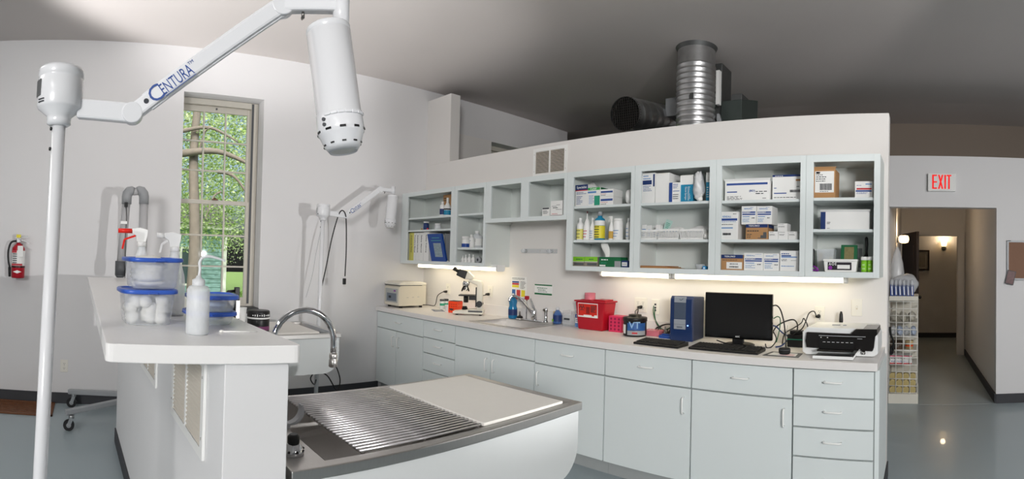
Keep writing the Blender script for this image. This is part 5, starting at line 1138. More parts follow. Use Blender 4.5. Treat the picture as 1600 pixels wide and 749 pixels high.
p = OY(*A6(318, 560), SY + .16); zt = OY(*A6(318, 515), SY + .16).z; m = MB(); m.hexa([(p.x - .032, SY + .15, z0), (p.x + .02, SY + .15, z0), (p.x + .02, SY + .153, z0), (p.x - .032, SY + .153, z0)], [(p.x - .032, SY + .19, zt), (p.x + .02, SY + .19, zt), (p.x + .02, SY + .193, zt), (p.x - .032, SY + .193, zt)]); m.m = 1; m.hexa([(p.x - .026, SY + .152, z0 + .03), (p.x + .014, SY + .152, z0 + .03), (p.x + .014, SY + .155, z0 + .03), (p.x - .026, SY + .155, z0 + .03)], [(p.x - .026, SY + .18, zt - .03), (p.x + .014, SY + .18, zt - .03), (p.x + .014, SY + .181, zt - .03), (p.x - .026, SY + .181, zt - .03)]); solo('white_card', 'white card leaning at the back behind the black brush', 'card', m, ['white_paper', 'grey_paint'], (p.x, SY + .17, z0))
p = OY(*A6(73, 600), SY); zt = OY(*A6(73, 542), SY).z
t = thing('clippers', 'black clippers with purple grips at the end shelf corner', 'clippers', (p.x, SY, z0)); m = MB(); m.loft([(Vector((p.x, SY, z0 + .03)), .006), (Vector((p.x - .002, SY, z0 + .06)), .011), (Vector((p.x - .003, SY, zt - .01)), .009), (Vector((p.x - .003, SY, zt)), .004)], 12); part('handle', m, 'black', t)
m = MB(); m.tube(bez([(p.x - .004, SY, z0 + .034), (p.x + .012, SY - .01, z0 + .03), (p.x + .03, SY - .012, z0 + .014), (p.x + .026, SY - .01, z0 + .006), (p.x + .004, SY, z0 + .010), (p.x - .004, SY, z0 + .006)], 5), .006, 8); part('grip', m, 'purple', t)

# ---- under-cabinet fluorescent fixtures
def fixture(label, a, b, row, y0=3.40, y1=3.50):
    xa, xb = OY(a, row, 3.45).x, OY(b, row, 3.45).x
    t = thing('undercabinet_light', label, 'light', ((xa + xb) / 2, 3.45, UB - .012), 0, 'fluorescent lights under the wall cabinets')
    m = MB(); m.box(xa + .021, y0 + .001, UB - .004, xb - .021, y1 - .001, UB + .021); part('housing', m, 'white_plastic', t)
    m = MB(); m.prism([(y0 + .004, UB - .004), (y0 + .004, UB - .026), (y0 + .016, UB - .036), (y1 - .016, UB - .036), (y1 - .004, UB - .026), (y1 - .004, UB - .004)], xa + .02, xb - .02, 'x'); part('diffuser', m, 'tube_glow', t)
    for x in (xa, xb - .02): m = MB(); m.prism([(y0, UB + .02), (y0, UB - .03), (y0 + .016, UB - .04), (y1 - .016, UB - .04), (y1, UB - .03), (y1, UB + .02)], x, x + .02, 'x'); part('end_cap', m, 'white_plastic', t)
fixture('glowing tube light under the binder and bottle cabinets', 657, 783, 418)
fixture('short glowing tube light under the bandage cabinet', 942, 1053, 430)
fixture('long glowing tube light under the carton cabinets', 1055, 1324, 436)

# ================================================================== on the worktop
def ob(t, name, mb, mats, bev=0, label=None): return part(name, mb, mats, t, bev=bev, label=label, w=False)   # local coordinates
# centrifuge
zt = OY(623, 441, 3.10).z - CT
t = thing('centrifuge', 'beige benchtop centrifuge with grey display in the corner', 'centrifuge', (-4.825, 3.10, CT))
m = MB(); m.prism([(0, .022), (.36, .022), (.36, zt - .035), (.02, zt - .035), (0, zt - .06)], -.145, .145, 'x'); b = ob(t, 'housing', m, 'cream', .008)
m = MB(); m.prism([(.0, zt - .036), (.36, zt - .036), (.36, zt - .01), (.3, zt), (.06, zt), (.0, zt - .016)], -.147, .147, 'x'); ob(t, 'lid', m, 'cream_light', .006)
m = MB(); m.box(-.146, -.001, zt - .041, .146, .3, zt - .036); ob(t, 'lid_gap', m, 'ink')
m = MB(); m.box(-.12, -.004, .055, .12, .002, zt - .075); pn_ = ob(t, 'control_panel', m, mat('panel_grey', '#aeb0ad', .5), .003)
m = MB(); m.box(-.085, -.006, .07, .10, -.003, zt - .125); ob(pn_, 'display', m, mat('lcd', '#6c7683', .3), .001)
m = MB(); m.box(-.045, -.0072, .10, .0, -.0058, .125); ob(pn_, 'display_digits', m, 'ink')
m = MB(); m.box(.05, -.006, zt - .105, .085, -.003, zt - .09); ob(pn_, 'badge', m, 'purple')
for x in (-.11, .11):
    for y in (.05, .31): m = MB(); m.cyl((x, y, 0), (x, y, .023), .018); ob(t, 'foot', m, 'rubber')
for k in range(3): m = MB(); m.box(.1445, .10 + k * .07, .11 + .003 * k, .1465, .125 + k * .07, .114 + .003 * k); ob(t, 'vent_slit', m, 'grey_paint')
# microscope (local +x is the arm side)
t = thing('microscope', 'beige and black binocular microscope beside the sink', 'microscope', (-3.89, 3.42, CT), R(42))
m = MB(); m.prism([(-.17, .012), (.12, .012), (.13, .03), (.13, .055), (.02, .06), (-.06, .05), (-.17, .035)], -.065, .065, 'y'); ob(t, 'base', m, 'cream_light', .006)
m = MB(); m.box(-.02, -.066, .03, .12, .066, .050); ob(t, 'base_panel', m, 'dark_grey', .003)
for x in (-.13, .10):
    for y in (-.045, .045): m = MB(); m.cyl((x, y, 0), (x, y, .014), .013, n=12); ob(t, 'foot', m, 'rubber')
m = MB(); m.cyl((-.06, 0, .05), (-.06, 0, .07), .028); m.cyl((-.06, 0, .07), (-.06, 0, .083), .022); ob(t, 'illuminator', m, 'black')
m = MB(); m.prism([(.055, .05), (.115, .05), (.115, .30), (.10, .335), (-.02, .35), (-.03, .325), (.055, .29)], -.026, .026, 'y'); ob(t, 'arm', m, 'cream_light', .008)
m = MB(); m.box(.045, -.022, .08, .058, .022, .27); ob(t, 'focus_rail', m, 'black')
m = MB(); m.box(-.115, -.075, .185, .045, .07, .197); sg = ob(t, 'stage', m, 'black', .002)
m = MB(); m.box(-.02, -.02, .145, .05, .02, .185); m.cyl((-.05, 0, .12), (-.05, 0, .185), .024); ob(sg, 'condenser', m, 'black')
m = MB(); m.box(-.09, -.025, .197, -.03, .025, .1985); ob(sg, 'slide', m, 'glass_clear')
m = MB(); m.loft([(Vector((-.05, 0, .325)), .036), (Vector((-.053, 0, .30)), .036), (Vector((-.058, 0, .275)), .028)], 20); ob(t, 'nosepiece', m, 'chrome')
for k in range(4):
    a = k * math.pi / 2 + .5; d = Vector((math.cos(a) * .5, math.sin(a) * .5, -1)).normalized(); p = Vector((-.058, 0, .278)) + Vector((math.cos(a), math.sin(a), 0)) * .014; m = MB(); m.loft([(p, .010), (p + d * .03, .010), (p + d * (.045 if k % 2 else .055), .006)], 12); ob(t, 'objective', m, 'chrome' if k % 2 else 'black')
m = MB(); m.prism([(-.055, .345), (.01, .345), (.03, .37), (-.03, .425), (-.085, .405), (-.09, .36)], -.035, .035, 'y'); ob(t, 'head', m, 'cream_light', .006)
m = MB(); m.prism([(-.15, .385), (-.06, .345), (-.035, .425), (-.125, .445)], -.04, .04, 'y'); ob(t, 'prism_box', m, 'black', .008)
for s_ in (-1, 1): m = MB(); p = Vector((-.125, s_ * .03, .415)); q = p + Vector((-.052, 0, .035)); m.loft([(p, .013), (p + (q - p) * .6, .014), (p + (q - p) * .62, .018), (q, .017)], 16); ob(t, 'eyepiece', m, 'black')
for s_ in (-1, 1):
    m = MB(); m.cyl((.085, s_ * .026, .11), (.085, s_ * .062, .11), .03, n=24); kn = ob(t, 'focus_knob', m, 'black'); m = MB(); m.cyl((.085, s_ * .06, .11), (.085, s_ * .075, .11), .016, n=20); ob(kn, 'fine_knob', m, 'black')
# orange tube rack, jars, papers
p0, p1 = OZ(698, 488, CT), OZ(717, 490, CT)
t = thing('tube_rack', 'bright orange cube tube rack beside the microscope', 'rack', (-4.125, 3.42, CT), R(18)); zt = .115
m = MB(); m.box(-.055, -.05, 0, .055, .05, zt); b = ob(t, 'body', m, 'orange', .004)
for i in range(4):
    for j in range(4):
        m = MB(); m.cyl((-.038 + .025 * i, -.0508, .02 + .022 * j), (-.038 + .025 * i, -.0494, .02 + .022 * j), .0055, n=10); ob(b, 'hole', m, mat('orange_dark', '#a32a10', .6))
for i in range(4): m = MB(); m.cyl((.0545, -.036 + .024 * i, .075), (.0556, -.036 + .024 * i, .075), .0055, n=10); ob(b, 'hole', m, mat('orange_pale', '#ff9a6a', .6))
m = MB(); m.box(-.035, -.0512, .026, .005, -.0505, .042); ob(b, 'marking', m, 'ink')
m = MB(); m.box(-.05, -.045, zt, .05, .045, zt + .004); ob(b, 'top_tray', m, 'ink')
for (px, y, lb, cm) in ((691, 3.50, 'clear small jar with teal label and dark cap behind the orange rack', 'dark_grey'), (697, 3.56, 'dark-capped clear jar behind the orange rack, by the backsplash', 'ink')):
    p = OY(px, 470, y); t = thing('specimen_jar', lb, 'jar', (p.x, y, CT)); m = MB(); m.lathe([(.022, 0), (.025, .004), (.025, .085), (.02, .092)], n=20); b = ob(t, 'body', m, 'frosted_thick'); m = MB(); m.lathe([(.027, .088), (.027, .105), (.024, .109)], n=20); ob(t, 'cap', m, cm); m = MB(); m.lathe([(.0256, .04), (.0256, .065)], n=20, caps=False); ob(b, 'label', m, 'tealgreen')
p = OZ(690, 487, CT); t = thing('plastic_cup', 'small frosted cup in front of the dark-capped jars', 'cup', (-4.27, 3.44, CT)); m = MB(); m.lathe([(.026, 0), (.032, .06), (.0305, .06), (.025, .003), (.001, .003)], n=22, caps=False); ob(t, 'wall', m, 'frosted_thick'); m = MB(); m.lathe([(.033, .056), (.034, .06), (.033, .063)], n=22, caps=False); ob(t, 'lip', m, 'white_plastic')
t = thing('lab_booklet', 'grey-blue booklet lying flat before the orange rack', 'booklet', (-4.32, 3.35, CT), R(-28)); m = MB(); m.box(-.10, -.055, .0005, .10, .055, .005); ob(t, 'pages', m, 'white_paper'); m = MB(); m.box(-.101, -.056, .005, .101, .056, .0065); ob(t, 'cover', m, mat('slate', '#777d8c', .6, var=.1)); m = MB(); m.box(-.08, -.03, .0066, .03, .035, .0072); ob(t, 'cover_print', m, 'grey_paint')
# plates on the partition
def wp(px, py): return OY(px, py, WB)
outlet('duplex outlet above the orange rack with a black plug', wp(700.5, 452), (1, 0, 0), (0, -1, 0))
outlet('duplex outlet between the microscope and the poster', wp(766.5, 456), (1, 0, 0), (0, -1, 0))
outlet('wide two-gang outlet above the jar marked VT', wp(1001.5, 477), (1, 0, 0), (0, -1, 0), w=.115)
outlet('duplex outlet above the black power brick', wp(1281, 492), (1, 0, 0), (0, -1, 0))
outlet('white light switch plate above the printer', wp(1339, 481), (1, 0, 0), (0, -1, 0), w=.075, kind='switch', name='light_switch')
t = thing('data_jack', 'white data jack plate with green wires beside the wide outlet', 'outlet', wp(1024.5, 480)); p = wp(1024.5, 480)
m = MB(); m.box(p.x - .035, WB - .006, p.z - .058, p.x + .035, WB, p.z + .058); b = part('plate', m, 'outlet', t, bev=.002)
for dz in (.02, -.005, -.025): m = MB(); m.box(p.x - .008, WB - .0075, p.z + dz - .007, p.x + .008, WB - .0055, p.z + dz + .007); part('port', m, 'ink', b)
def plug_cord(label, px, py, pts, r=.004, mt='black', name='plugged_cable'):
    p = wp(px, py); t = thing(name, label, 'cord', (p.x, WB - .03, p.z)); m = MB(); m.loft([(p + Vector((0, -.008, 0)), .014), (p + Vector((0, -.03, 0)), .013), (p + Vector((-.012, -.045, 0)), .008)], 12); part('plug', m, mt, t)
    m = MB(); m.tube(bez([p + Vector((-.012, -.042, 0))] + [Vector(q) for q in pts], 7), r, 8); part('cord', m, mt, t)
plug_cord('black cord curving from the outlet to the centrifuge', 699, 456, [OY(693, 456, 3.55), OY(684, 462, 3.52), OY(681, 474, 3.50), OY(678, 478, 3.48), OY(670, 477, 3.42), (-4.69, 3.42, CT + .03)])
plug_cord('short black cord plugged in behind the microscope', 765, 460, [OY(760, 461, 3.58), OY(752, 464, 3.5), (-3.80, 3.50, CT + .11)])
plug_cord('black cord dropping from the wide outlet behind the VT jar', 1003, 480, [OY(997, 486, 3.58), OY(995, 494, 3.57), OY(995, 500, 3.565), (-2.06, 3.565, CT + .02)])
plug_cord('black cord rising to the outlet above the power brick', 1280, 494, [OY(1272, 487, 3.55), OY(1264, 490, 3.52), OY(1258, 505, 3.5), OY(1252, 515, 3.48), OY(1238, 525, 3.46), (-.83, 3.52, CT + .06)])
# sink faucet
p = OZ(838, 503, CT); fx, fy = -3.17, 3.54
t = thing('kitchen_faucet', 'chrome single-lever faucet curving over the drop-in sink', 'faucet', (fx, fy, CT + .004))
m = MB(); m.box(-.125, -.022, 0, .125, .022, .014); ob(t, 'deck_plate', m, 'chrome', .008)
m = MB(); m.lathe([(.028, .012), (.025, .05), (.026, .09), (.02, .105), (.008, .115)], n=20); ob(t, 'valve_body', m, 'chrome')
m = MB(); m.tube(bez([(-.02, -.005, .07), (-.07, -.07, .17), (-.105, -.115, .215), (-.14, -.155, .215), (-.15, -.17, .175)], 6), .0115, 12); ob(t, 'spout', m, 'chrome')
m = MB(); m.tube(bez([(0, 0, .11), (-.02, 0, .15), (-.05, .0, .20)], 5), [.011] * 4 + [.008] * 4 + [.006] * 3, 10); ob(t, 'lever', m, 'chrome')
t = thing('side_sprayer', 'chrome side sprayer standing at the sink deck', 'sprayer', (-3.035, fy + .005, CT + .004)); m = MB(); m.lathe([(.02, 0), (.02, .012), (.014, .02), (.014, .09), (.018, .10), (.018, .12), (.012, .128)], n=18); ob(t, 'body', m, 'chrome'); m = MB(); m.cyl((0, -.018, .112), (0, -.028, .108), .012); ob(t, 'spray_face', m, 'steel_dark')
# things round the sink
p = OZ(802, 499, CT)
t = thing('dish_soap', 'blue dish soap bottle with white cap behind the sink', 'bottle', (-3.44, 3.545, CT + .004)); m = MB(); m.lathe([(.038, 0), (.042, .01), (.042, .09), (.034, .12), (.04, .155), (.036, .175), (.015, .195), (.013, .20)], n=22); b = ob(t, 'body', m, 'blue_clear'); m = MB(); m.lathe([(.016, .198), (.018, .2), (.018, .212), (.010, .222), (.009, .232)], n=16); ob(t, 'cap', m, 'white_plastic'); m = MB(); m.lathe([(.0427, .03), (.0427, .085)], n=22, caps=False); ob(b, 'label', m, 'navy')
for px, lb in ((805, 'red-headed brush standing beside the blue dish soap'), (823, 'red-headed brush behind the curved sink faucet')):
    q = OY(px, 466, 3.585); t = thing('bottle_brush', lb, 'brush', (q.x, 3.588, CT + .0)); m = MB(); m.cyl((0, 0, 0), (0, 0, q.z - CT), .006, n=10); ob(t, 'stem', m, 'chrome'); m = MB(); m.box(-.017, -.017, q.z - CT - .015, .017, .017, q.z - CT + .02); ob(t, 'head', m, 'red', .006)
t = thing('sink_stopper', 'black sink stopper with thin stem on the sink deck', 'stopper', (-3.33, 3.525, CT + .004)); m = MB(); m.lathe([(.034, 0), (.036, .008), (.034, .014)], n=22); ob(t, 'ring', m, 'steel'); m = MB(); m.lathe([(.030, .014), (.026, .03), (.008, .036)], n=22); ob(t, 'rubber_dome', m, 'black'); m = MB(); m.cyl((0, 0, .034), (0, 0, .075), .005, n=10); ob(t, 'stem', m, 'steel_dark')
m = MB(); m.box(-2.985, 3.588, CT, -2.955, 3.614, CT + .105); m.m = 1; m.box(-2.986, 3.587, CT, -2.954, 3.6145, CT + .03); solo('sponge', 'yellow sponge standing against the backsplash by the sprayer', 'sponge', m, [mat('sponge', '#d8c078', .9, bump=.5, bscale=80), mat('sponge_pad', '#7a7a4a', .95, bump=.5, bscale=200)], (-2.97, 3.60, CT))
t = thing('hand_soap', 'clear bottle with blue label beside the yellow sponge', 'bottle', (-2.92, 3.568, CT + .004)); m = MB(); m.lathe([(.036, 0), (.04, .01), (.04, .075), (.03, .10), (.014, .115), (.013, .12)], n=22); b = ob(t, 'body', m, 'soap_blue'); m = MB(); m.lathe([(.017, .118), (.017, .135), (.012, .14)], n=16); ob(t, 'cap', m, 'frosted_thick'); m = MB(); m.lathe([(.0405, .02), (.0405, .075)], n=22, caps=False); ob(b, 'label', m, 'navy'); m = MB(); m.cyl((-.02, -.038, .03), (-.021, -.041, .03), .012); ob(b, 'green_mark', m, 'lime')
# clear rack and small carton beside the sharps container
t = thing('acrylic_box', 'clear acrylic box beside the small blue carton', 'box', (-2.76, 3.54, CT)); m = MB()
m.box(-.045, -.045, 0, .045, .045, .004); m.box(-.045, -.045, .004, -.042, .045, .13); m.box(.042, -.045, .004, .045, .045, .13); m.box(-.042, .042, .004, .042, .045, .13); ob(t, 'shell', m, 'glass_clear'); m = MB(); m.box(-.042, -.045, .004, .042, -.042, .10); fp_ = ob(t, 'front_pane', m, 'glass_clear'); m = MB(); m.box(-.03, -.0465, .055, .03, -.0452, .07); ob(fp_, 'scrawl', m, 'ink')
carton_at('blue_carton', 'small blue and white carton between acrylic box and sharps container', -2.705, -2.64, 3.54, .04, CT, CT + .105, 'white_paper', [('r', 0, 1, .72, 1, 'ink_blue'), ('t', .5, .86, 'ADD', .2, 'white_paper', .7), ('l', .1, .9, .4, .66, 2, 'ink_blue'), ('r', 0, 1, 0, .3, 'ink_lblue')])
# sharps container
zt = OY(925, 470, 3.45).z - CT
t = thing('sharps_container', 'red sharps container with biohazard label on the worktop', 'sharps bin', (-2.49, 3.53, CT)); a, b2 = .12, .145
m = MB(); m.hexa([(-a, -.075, 0), (a, -.075, 0), (a, .07, 0), (-a, .07, 0)], [(-b2, -.085, zt - .015), (b2, -.085, zt - .015), (b2, .08, zt - .015), (-b2, .08, zt - .015)]); b = ob(t, 'body', m, 'red', .008)
m = MB(); m.box(-b2 - .01, -.092, zt - .015, b2 + .01, .086, zt - .003); ob(t, 'lid', m, 'red', .004)
m = MB(); m.box(.02, -.06, zt - .003, .13, .06, zt + .008); m.box(-.12, -.05, zt - .003, -.01, .06, zt + .002); ob(t, 'lid_hatch', m, 'red', .003)
m = MB(); m.lathe([(.045, 0), (.045, .055), (.042, .055), (.042, .002)], (-.06, .0, zt), 20, caps=False); ob(t, 'clear_funnel', m, 'pink_clear')
yl = lambda z: -.075 - .01 * z / zt - .0025
b_sh = b
def lab(x0, x1, z0, z1, mt, nm, k=0, par=None): par = b_sh; m = MB(); o_ = -.0006 * k; m.hexa([(x0, yl(z0) + o_, z0), (x1, yl(z0) + o_, z0), (x1, yl(z0) + .002, z0), (x0, yl(z0) + .002, z0)], [(x0, yl(z1) + o_, z1), (x1, yl(z1) + o_, z1), (x1, yl(z1) + .002, z1), (x0, yl(z1) + .002, z1)]); return ob(par, nm, m, mt)
lz0, lz1 = zt * .42, zt * .9
la = lab(-.118, .078, lz0, lz1, 'white_paper', 'label'); lab(-.113, .073, lz0 + .012, lz1 - .006, mat('label_red', '#d42a1c', .5), 'label_field', 1, la); lab(-.06, .02, lz0 + .004, lz0 + .02, 'white_paper', 'label_strip', 2, la); lab(.045, .073, lz0 + .004, lz0 + .022, 'white_paper', 'label_strip', 2, la); lab(-.035, .0, lz0 + .03, lz1 - .03, mat('label_dkred', '#8f1a18', .6), 'label_box', 2, la)
for k in range(3):
    a_ = math.pi / 2 + k * 2.094; c = Vector((-.075 + .014 * math.cos(a_), yl((lz0 + lz1) / 2) - .003, (lz0 + lz1) / 2 + .02 + .014 * math.sin(a_))); pts = [c + Vector((math.cos(g), 0, math.sin(g))) * .013 for g in [a_ + .5 + i * (5.28 / 12) for i in range(13)]]; m = MB(); m.tube(pts, .0022, 6); ob(b, 'biohazard_ring', m, 'ink')
m = MB()
for k in range(6): m.box(.012, yl(lz1) - .002, lz1 - .02 - .009 * k, .012 + rnd.uniform(.03, .055), yl(lz1) + .003, lz1 - .024 - .009 * k)
o = ob(b, 'fine_print', m, 'ink'); o['kind'] = 'stuff'
# pink rack
t = thing('pink_tube_rack', 'magenta pink cube rack tucked beside the sharps container', 'rack', (-2.275, 3.55, CT)); m = MB(); m.box(-.06, -.06, 0, .06, .05, .125); b = ob(t, 'body', m, 'pink', .003)
for i in range(3):
    for j in range(4): m = MB(); m.cyl((-.036 + .036 * i, -.0608, .022 + .027 * j), (-.036 + .036 * i, -.0594, .022 + .027 * j), .009, n=12); ob(b, 'hole', m, mat('pink_dark', '#8f1640', .6))
# VT jar
zt = OY(988, 494, 3.42).z - CT
t = thing('wipes_jar', 'black lidded jar labelled VT on the worktop', 'jar', (-2.055, 3.43, CT)); m = MB(); m.lathe([(.082, 0), (.088, .006), (.088, zt - .04), (.084, zt - .03)], n=32); b = ob(t, 'body', m, 'black'); m = MB(); m.lathe([(.092, zt - .035), (.092, zt - .012), (.088, zt - .006), (.05, zt - .004), (.048, zt + .012), (.03, zt + .015)], n=32); ob(t, 'lid', m, 'black')
def wrap(par, rad, a0, a1, z0, z1, mt, nm, n=14):
    m = MB(); vs_ = []
    for k in range(n + 1): a_ = a0 + (a1 - a0) * k / n; vs_ += [(rad * math.sin(a_), -rad * math.cos(a_), z0), (rad * math.sin(a_), -rad * math.cos(a_), z1)]
    m.add(vs_, [(2 * k, 2 * k + 2, 2 * k + 3, 2 * k + 1) for k in range(n)], True); return ob(par, nm, m, mt)
wrap(b, .0886, -.15, 1.55, .012, zt - .045, mat('vt_blue', '#2f5c9c', .4, var=.25, scale=30), 'label'); wrap(b, .0889, -.15, 1.55, .012, .045, 'grey_paint', 'label_foot'); wrap(b, .0888, -.95, -.35, .02, zt - .06, 'white_paper', 'label_panel'); wrap(b, .0891, -.9, -.7, .022, .03, 'ink_red', 'label_mark')
nn = Vector((math.sin(.5), -math.cos(.5), 0)); lettering('VT', .068, mat('vt_letter', '#8fb6dc', .5), b, Vector((0, 0, .085)) + nn * .0905, (math.cos(.5), math.sin(.5), 0), (0, 0, 1), bold=True, w=False, wid=.085)
wrap(b, .0893, .30, .75, .022, .034, 'ink_red', 'label_mark'); wrap(b, .0893, .1, 1.0, .048, .051, 'ink', 'label_line')
m = MB(); m.tube(bez([(-.02, .05, zt - .01), (-.03, .05, zt + .03), (-.01, .09, zt + .06)], 5), .003, 6); ob(t, 'wick', m, 'ink')
# coiled cords behind
for i, (lb, cxx, r_) in enumerate((('coil of black cable behind the VT jar', -1.87, .05), ('thin black cable loop between the VT jar and blue computer', -1.79, .035))):
    pts = [(cxx + (r_ + .008 * math.sin(5 * k)) * 1.5 * math.cos(k * .5), 3.565 + .02 * math.sin(k * .5), CT + .05 + .036 * math.sin(k * .5 + .4) + .0) for k in range(34)]; m = MB(); m.tube(bez(pts, 2), .005, 6); solo('cable_coil', lb, 'cable', m, 'black', (cxx, 3.56, CT + .01))
p = wp(1024.5, 476)
for i, (lb, e) in enumerate((('dark green wire from the data jack to the blue computer, upper one', (-1.70, 3.56, CT + .16)), ('dark green wire from the data jack to the blue computer, lower one', (-1.70, 3.56, CT + .11)))):
    q = wp(1022 + 2 * i, 478 + 5 * i) + Vector((0, -.006, 0)); m = MB(); m.tube(bez([q, q + Vector((.01, -.02, -.05)), q + Vector((.05, -.04, -.12)), q + Vector((.14, -.06, -.17)), Vector(e)], 6), .0035, 6); solo('network_wire', lb, 'wire', m, mat('wire_green', '#1d5a3c', .5), q, group='green network wires')
# pink tray and blue stand
t = thing('pink_tray', 'translucent pink tray between VT jar and blue computer', 'tray', (-1.945, 3.525, CT)); m = MB(); m.box(-.07, -.045, 0, .07, .045, .004); m.box(-.07, -.045, .004, -.067, .045, .035); m.box(.067, -.045, .004, .07, .045, .035); m.box(-.067, -.045, .004, .067, -.042, .035); m.box(-.067, .042, .004, .067, .045, .035); ob(t, 'tray', m, 'pink_clear'); m = MB(); m.box(-.073, -.048, .036, .073, .048, .042); ob(t, 'lid', m, 'pink_clear', .002)
t = thing('blue_stand', 'small bright blue stand with a metal post by the computer', 'stand', (-1.80, 3.46, CT)); m = MB(); m.box(-.05, -.035, 0, .05, .035, .022); ob(t, 'base', m, 'blue', .004); m = MB(); m.box(-.035, -.02, .022, .035, .02, .03); ob(t, 'step', m, 'blue', .003); m = MB(); m.cyl((-.015, 0, .03), (-.015, 0, .085), .006, n=10); m.cyl((-.015, 0, .03), (-.015, 0, .045), .01, n=10); ob(t, 'post', m, 'steel_dark')
# desktop computer
zt = OY(1060, 463, 3.37).z - CT
t = thing('desktop_computer', 'dark blue tower computer with grey front panel', 'computer', (-1.648, 3.49, CT), R(4)); W_, D_ = .085, .118
m = MB(); m.prism([(-D_ + .02, 0), (D_, 0), (D_, zt - .012), (-D_ + .01, zt)], -W_, W_, 'x'); b = ob(t, 'case', m, mat('case_side', '#1a2948', .45, var=.05), .008)
m = MB(); m.prism([(-D_ + .0, 0), (-D_ + .03, 0), (-D_ + .03, zt), (-D_ + .012, zt), (-D_ - .008, zt - .02), (-D_ - .012, zt * .4)], -W_, W_, 'x'); fp_ = ob(t, 'front_bezel', m, 'pc_blue', .006)
fy_ = lambda z: -D_ - .0125 + (.004 * max(0, (z - zt * .4)) / (zt * .6))
for (z0_, z1_, mt, nm) in ((zt * .86, zt * .985, mat('pc_silver', '#9aa0a8', .4), 'top_badge'), (zt * .5, zt * .855, mat('pc_slate', '#4b5668', .35), 'drive_door'), (zt * .27, zt * .49, 'pc_silver', 'port_panel')):
    m = MB(); m.box(-W_ * .62, -D_ - .014, z0_, W_ * .42, -D_ + .005, z1_); o = ob(fp_, nm, m, mt, .002)
m = MB(); m.box(-W_ * .62, -D_ - .0148, zt * .375, W_ * .42, -D_ - .0138, zt * .38); ob(fp_, 'panel_seam', m, 'dark_grey')
m = MB(); m.box(-W_ * .35, -D_ - .0152, zt * .30, W_ * .15, -D_ - .0138, zt * .335); ob(fp_, 'maker_mark', m, mat('pc_logo', '#6d747e', .5)); m = MB(); m.cyl((W_ * .62, -D_ - .0155, zt * .36), (W_ * .62, -D_ - .010, zt * .36), .005, n=12); ob(fp_, 'power_light', m, 'led')
m = MB(); m.tube([(-.012, -D_ - .015, zt * .935), (.0, -D_ - .015, zt * .91), (.014, -D_ - .015, zt * .945), (.014, -D_ - .015, zt * .955)], .002, 6); ob(fp_, 'emblem', m, 'pc_slate')
# keyboards
def keyboard(label, loc, rz, w_, d_, rows, cols):
    t = thing('keyboard', label, 'keyboard', loc, rz); m = MB(); m.hexa([(-w_ / 2, -d_ / 2, 0), (w_ / 2, -d_ / 2, 0), (w_ / 2, d_ / 2, 0), (-w_ / 2, d_ / 2, 0)], [(-w_ / 2, -d_ / 2, .014), (w_ / 2, -d_ / 2, .014), (w_ / 2, d_ / 2, .026), (-w_ / 2, d_ / 2, .026)]); ob(t, 'tray', m, 'black', .003)
    km = MB(); km.hexa([(-.008, -.008, 0), (.008, -.008, 0), (.008, .008, 0), (-.008, .008, 0)], [(-.006, -.0062, .007), (.006, -.0062, .007), (.006, .0062, .007), (-.006, .0062, .007)]); me = km.mesh('key', [M('black_matte')])
    px_, py_ = (w_ - .03) / cols, (d_ - .03) / rows
    for j in range(rows):
        for i in range(cols):
            if cols > 18 and i in (15,): continue
            if j == 0 and 4 <= i <= 8:
                if i != 6: continue
            o = bpy.data.objects.new('key', me); COL.objects.link(o); o.parent = t; y_ = -d_ / 2 + .015 + py_ * (j + .5); o.location = (-w_ / 2 + .015 + px_ * (i + .5), y_, .0142 + .012 * (y_ + d_ / 2) / d_); o.rotation_euler = (math.atan(.012 / d_), 0, 0)
            o.scale = (px_ / .0172 * (5 if (j == 0 and i == 6) else 1), py_ / .0172, 1)
    return t
keyboard('small black keyboard in front of the blue computer', (-1.68, 3.145, CT), R(-2), .34, .155, 6, 16)
keyboard('full-size black keyboard below the monitor', (-1.215, 3.165, CT), R(-1), .47, .155, 6, 21)
# monitor
pa_, pb_, pc_ = OY(1108, 458, 3.36), OY(1210, 462, 3.36), OY(1101, 525, 3.34)
mw = .48; mz0, mz1 = .966 - CT, 1.277 - CT
t = thing('monitor', 'wide black monitor standing on the worktop', 'monitor', (-1.222, 3.40, CT), R(1.5))
m = MB(); m.box(-mw / 2, -.02, mz0, mw / 2, .012, mz1); b = ob(t, 'bezel', m, 'black_gloss', .006)
m = MB(); m.box(-mw / 2 + .02, .012, mz0 + .03, mw / 2 - .02, .05, mz1 - .03); ob(t, 'rear_shell', m, 'black', .01)
m = MB(); m.box(-mw / 2 + .018, -.0212, mz0 + .034, mw / 2 - .018, -.0198, mz1 - .018); ob(b, 'screen', m, mat('screen', '#131314', .18, var=0))
lettering('AOC', .014, 'white_paper', b, (.0, -.0212, mz0 + .017), w=False, bold=True)
m = MB(); m.box(-.04, -.012, .012, .04, .012, mz0 + .02); ob(t, 'neck', m, 'black', .004); m = MB(); m.lathe([(.11, 0), (.11, .006), (.09, .013), (.04, .016)], (0, .01, 0), 32); ob(t, 'stand_base', m, 'black')
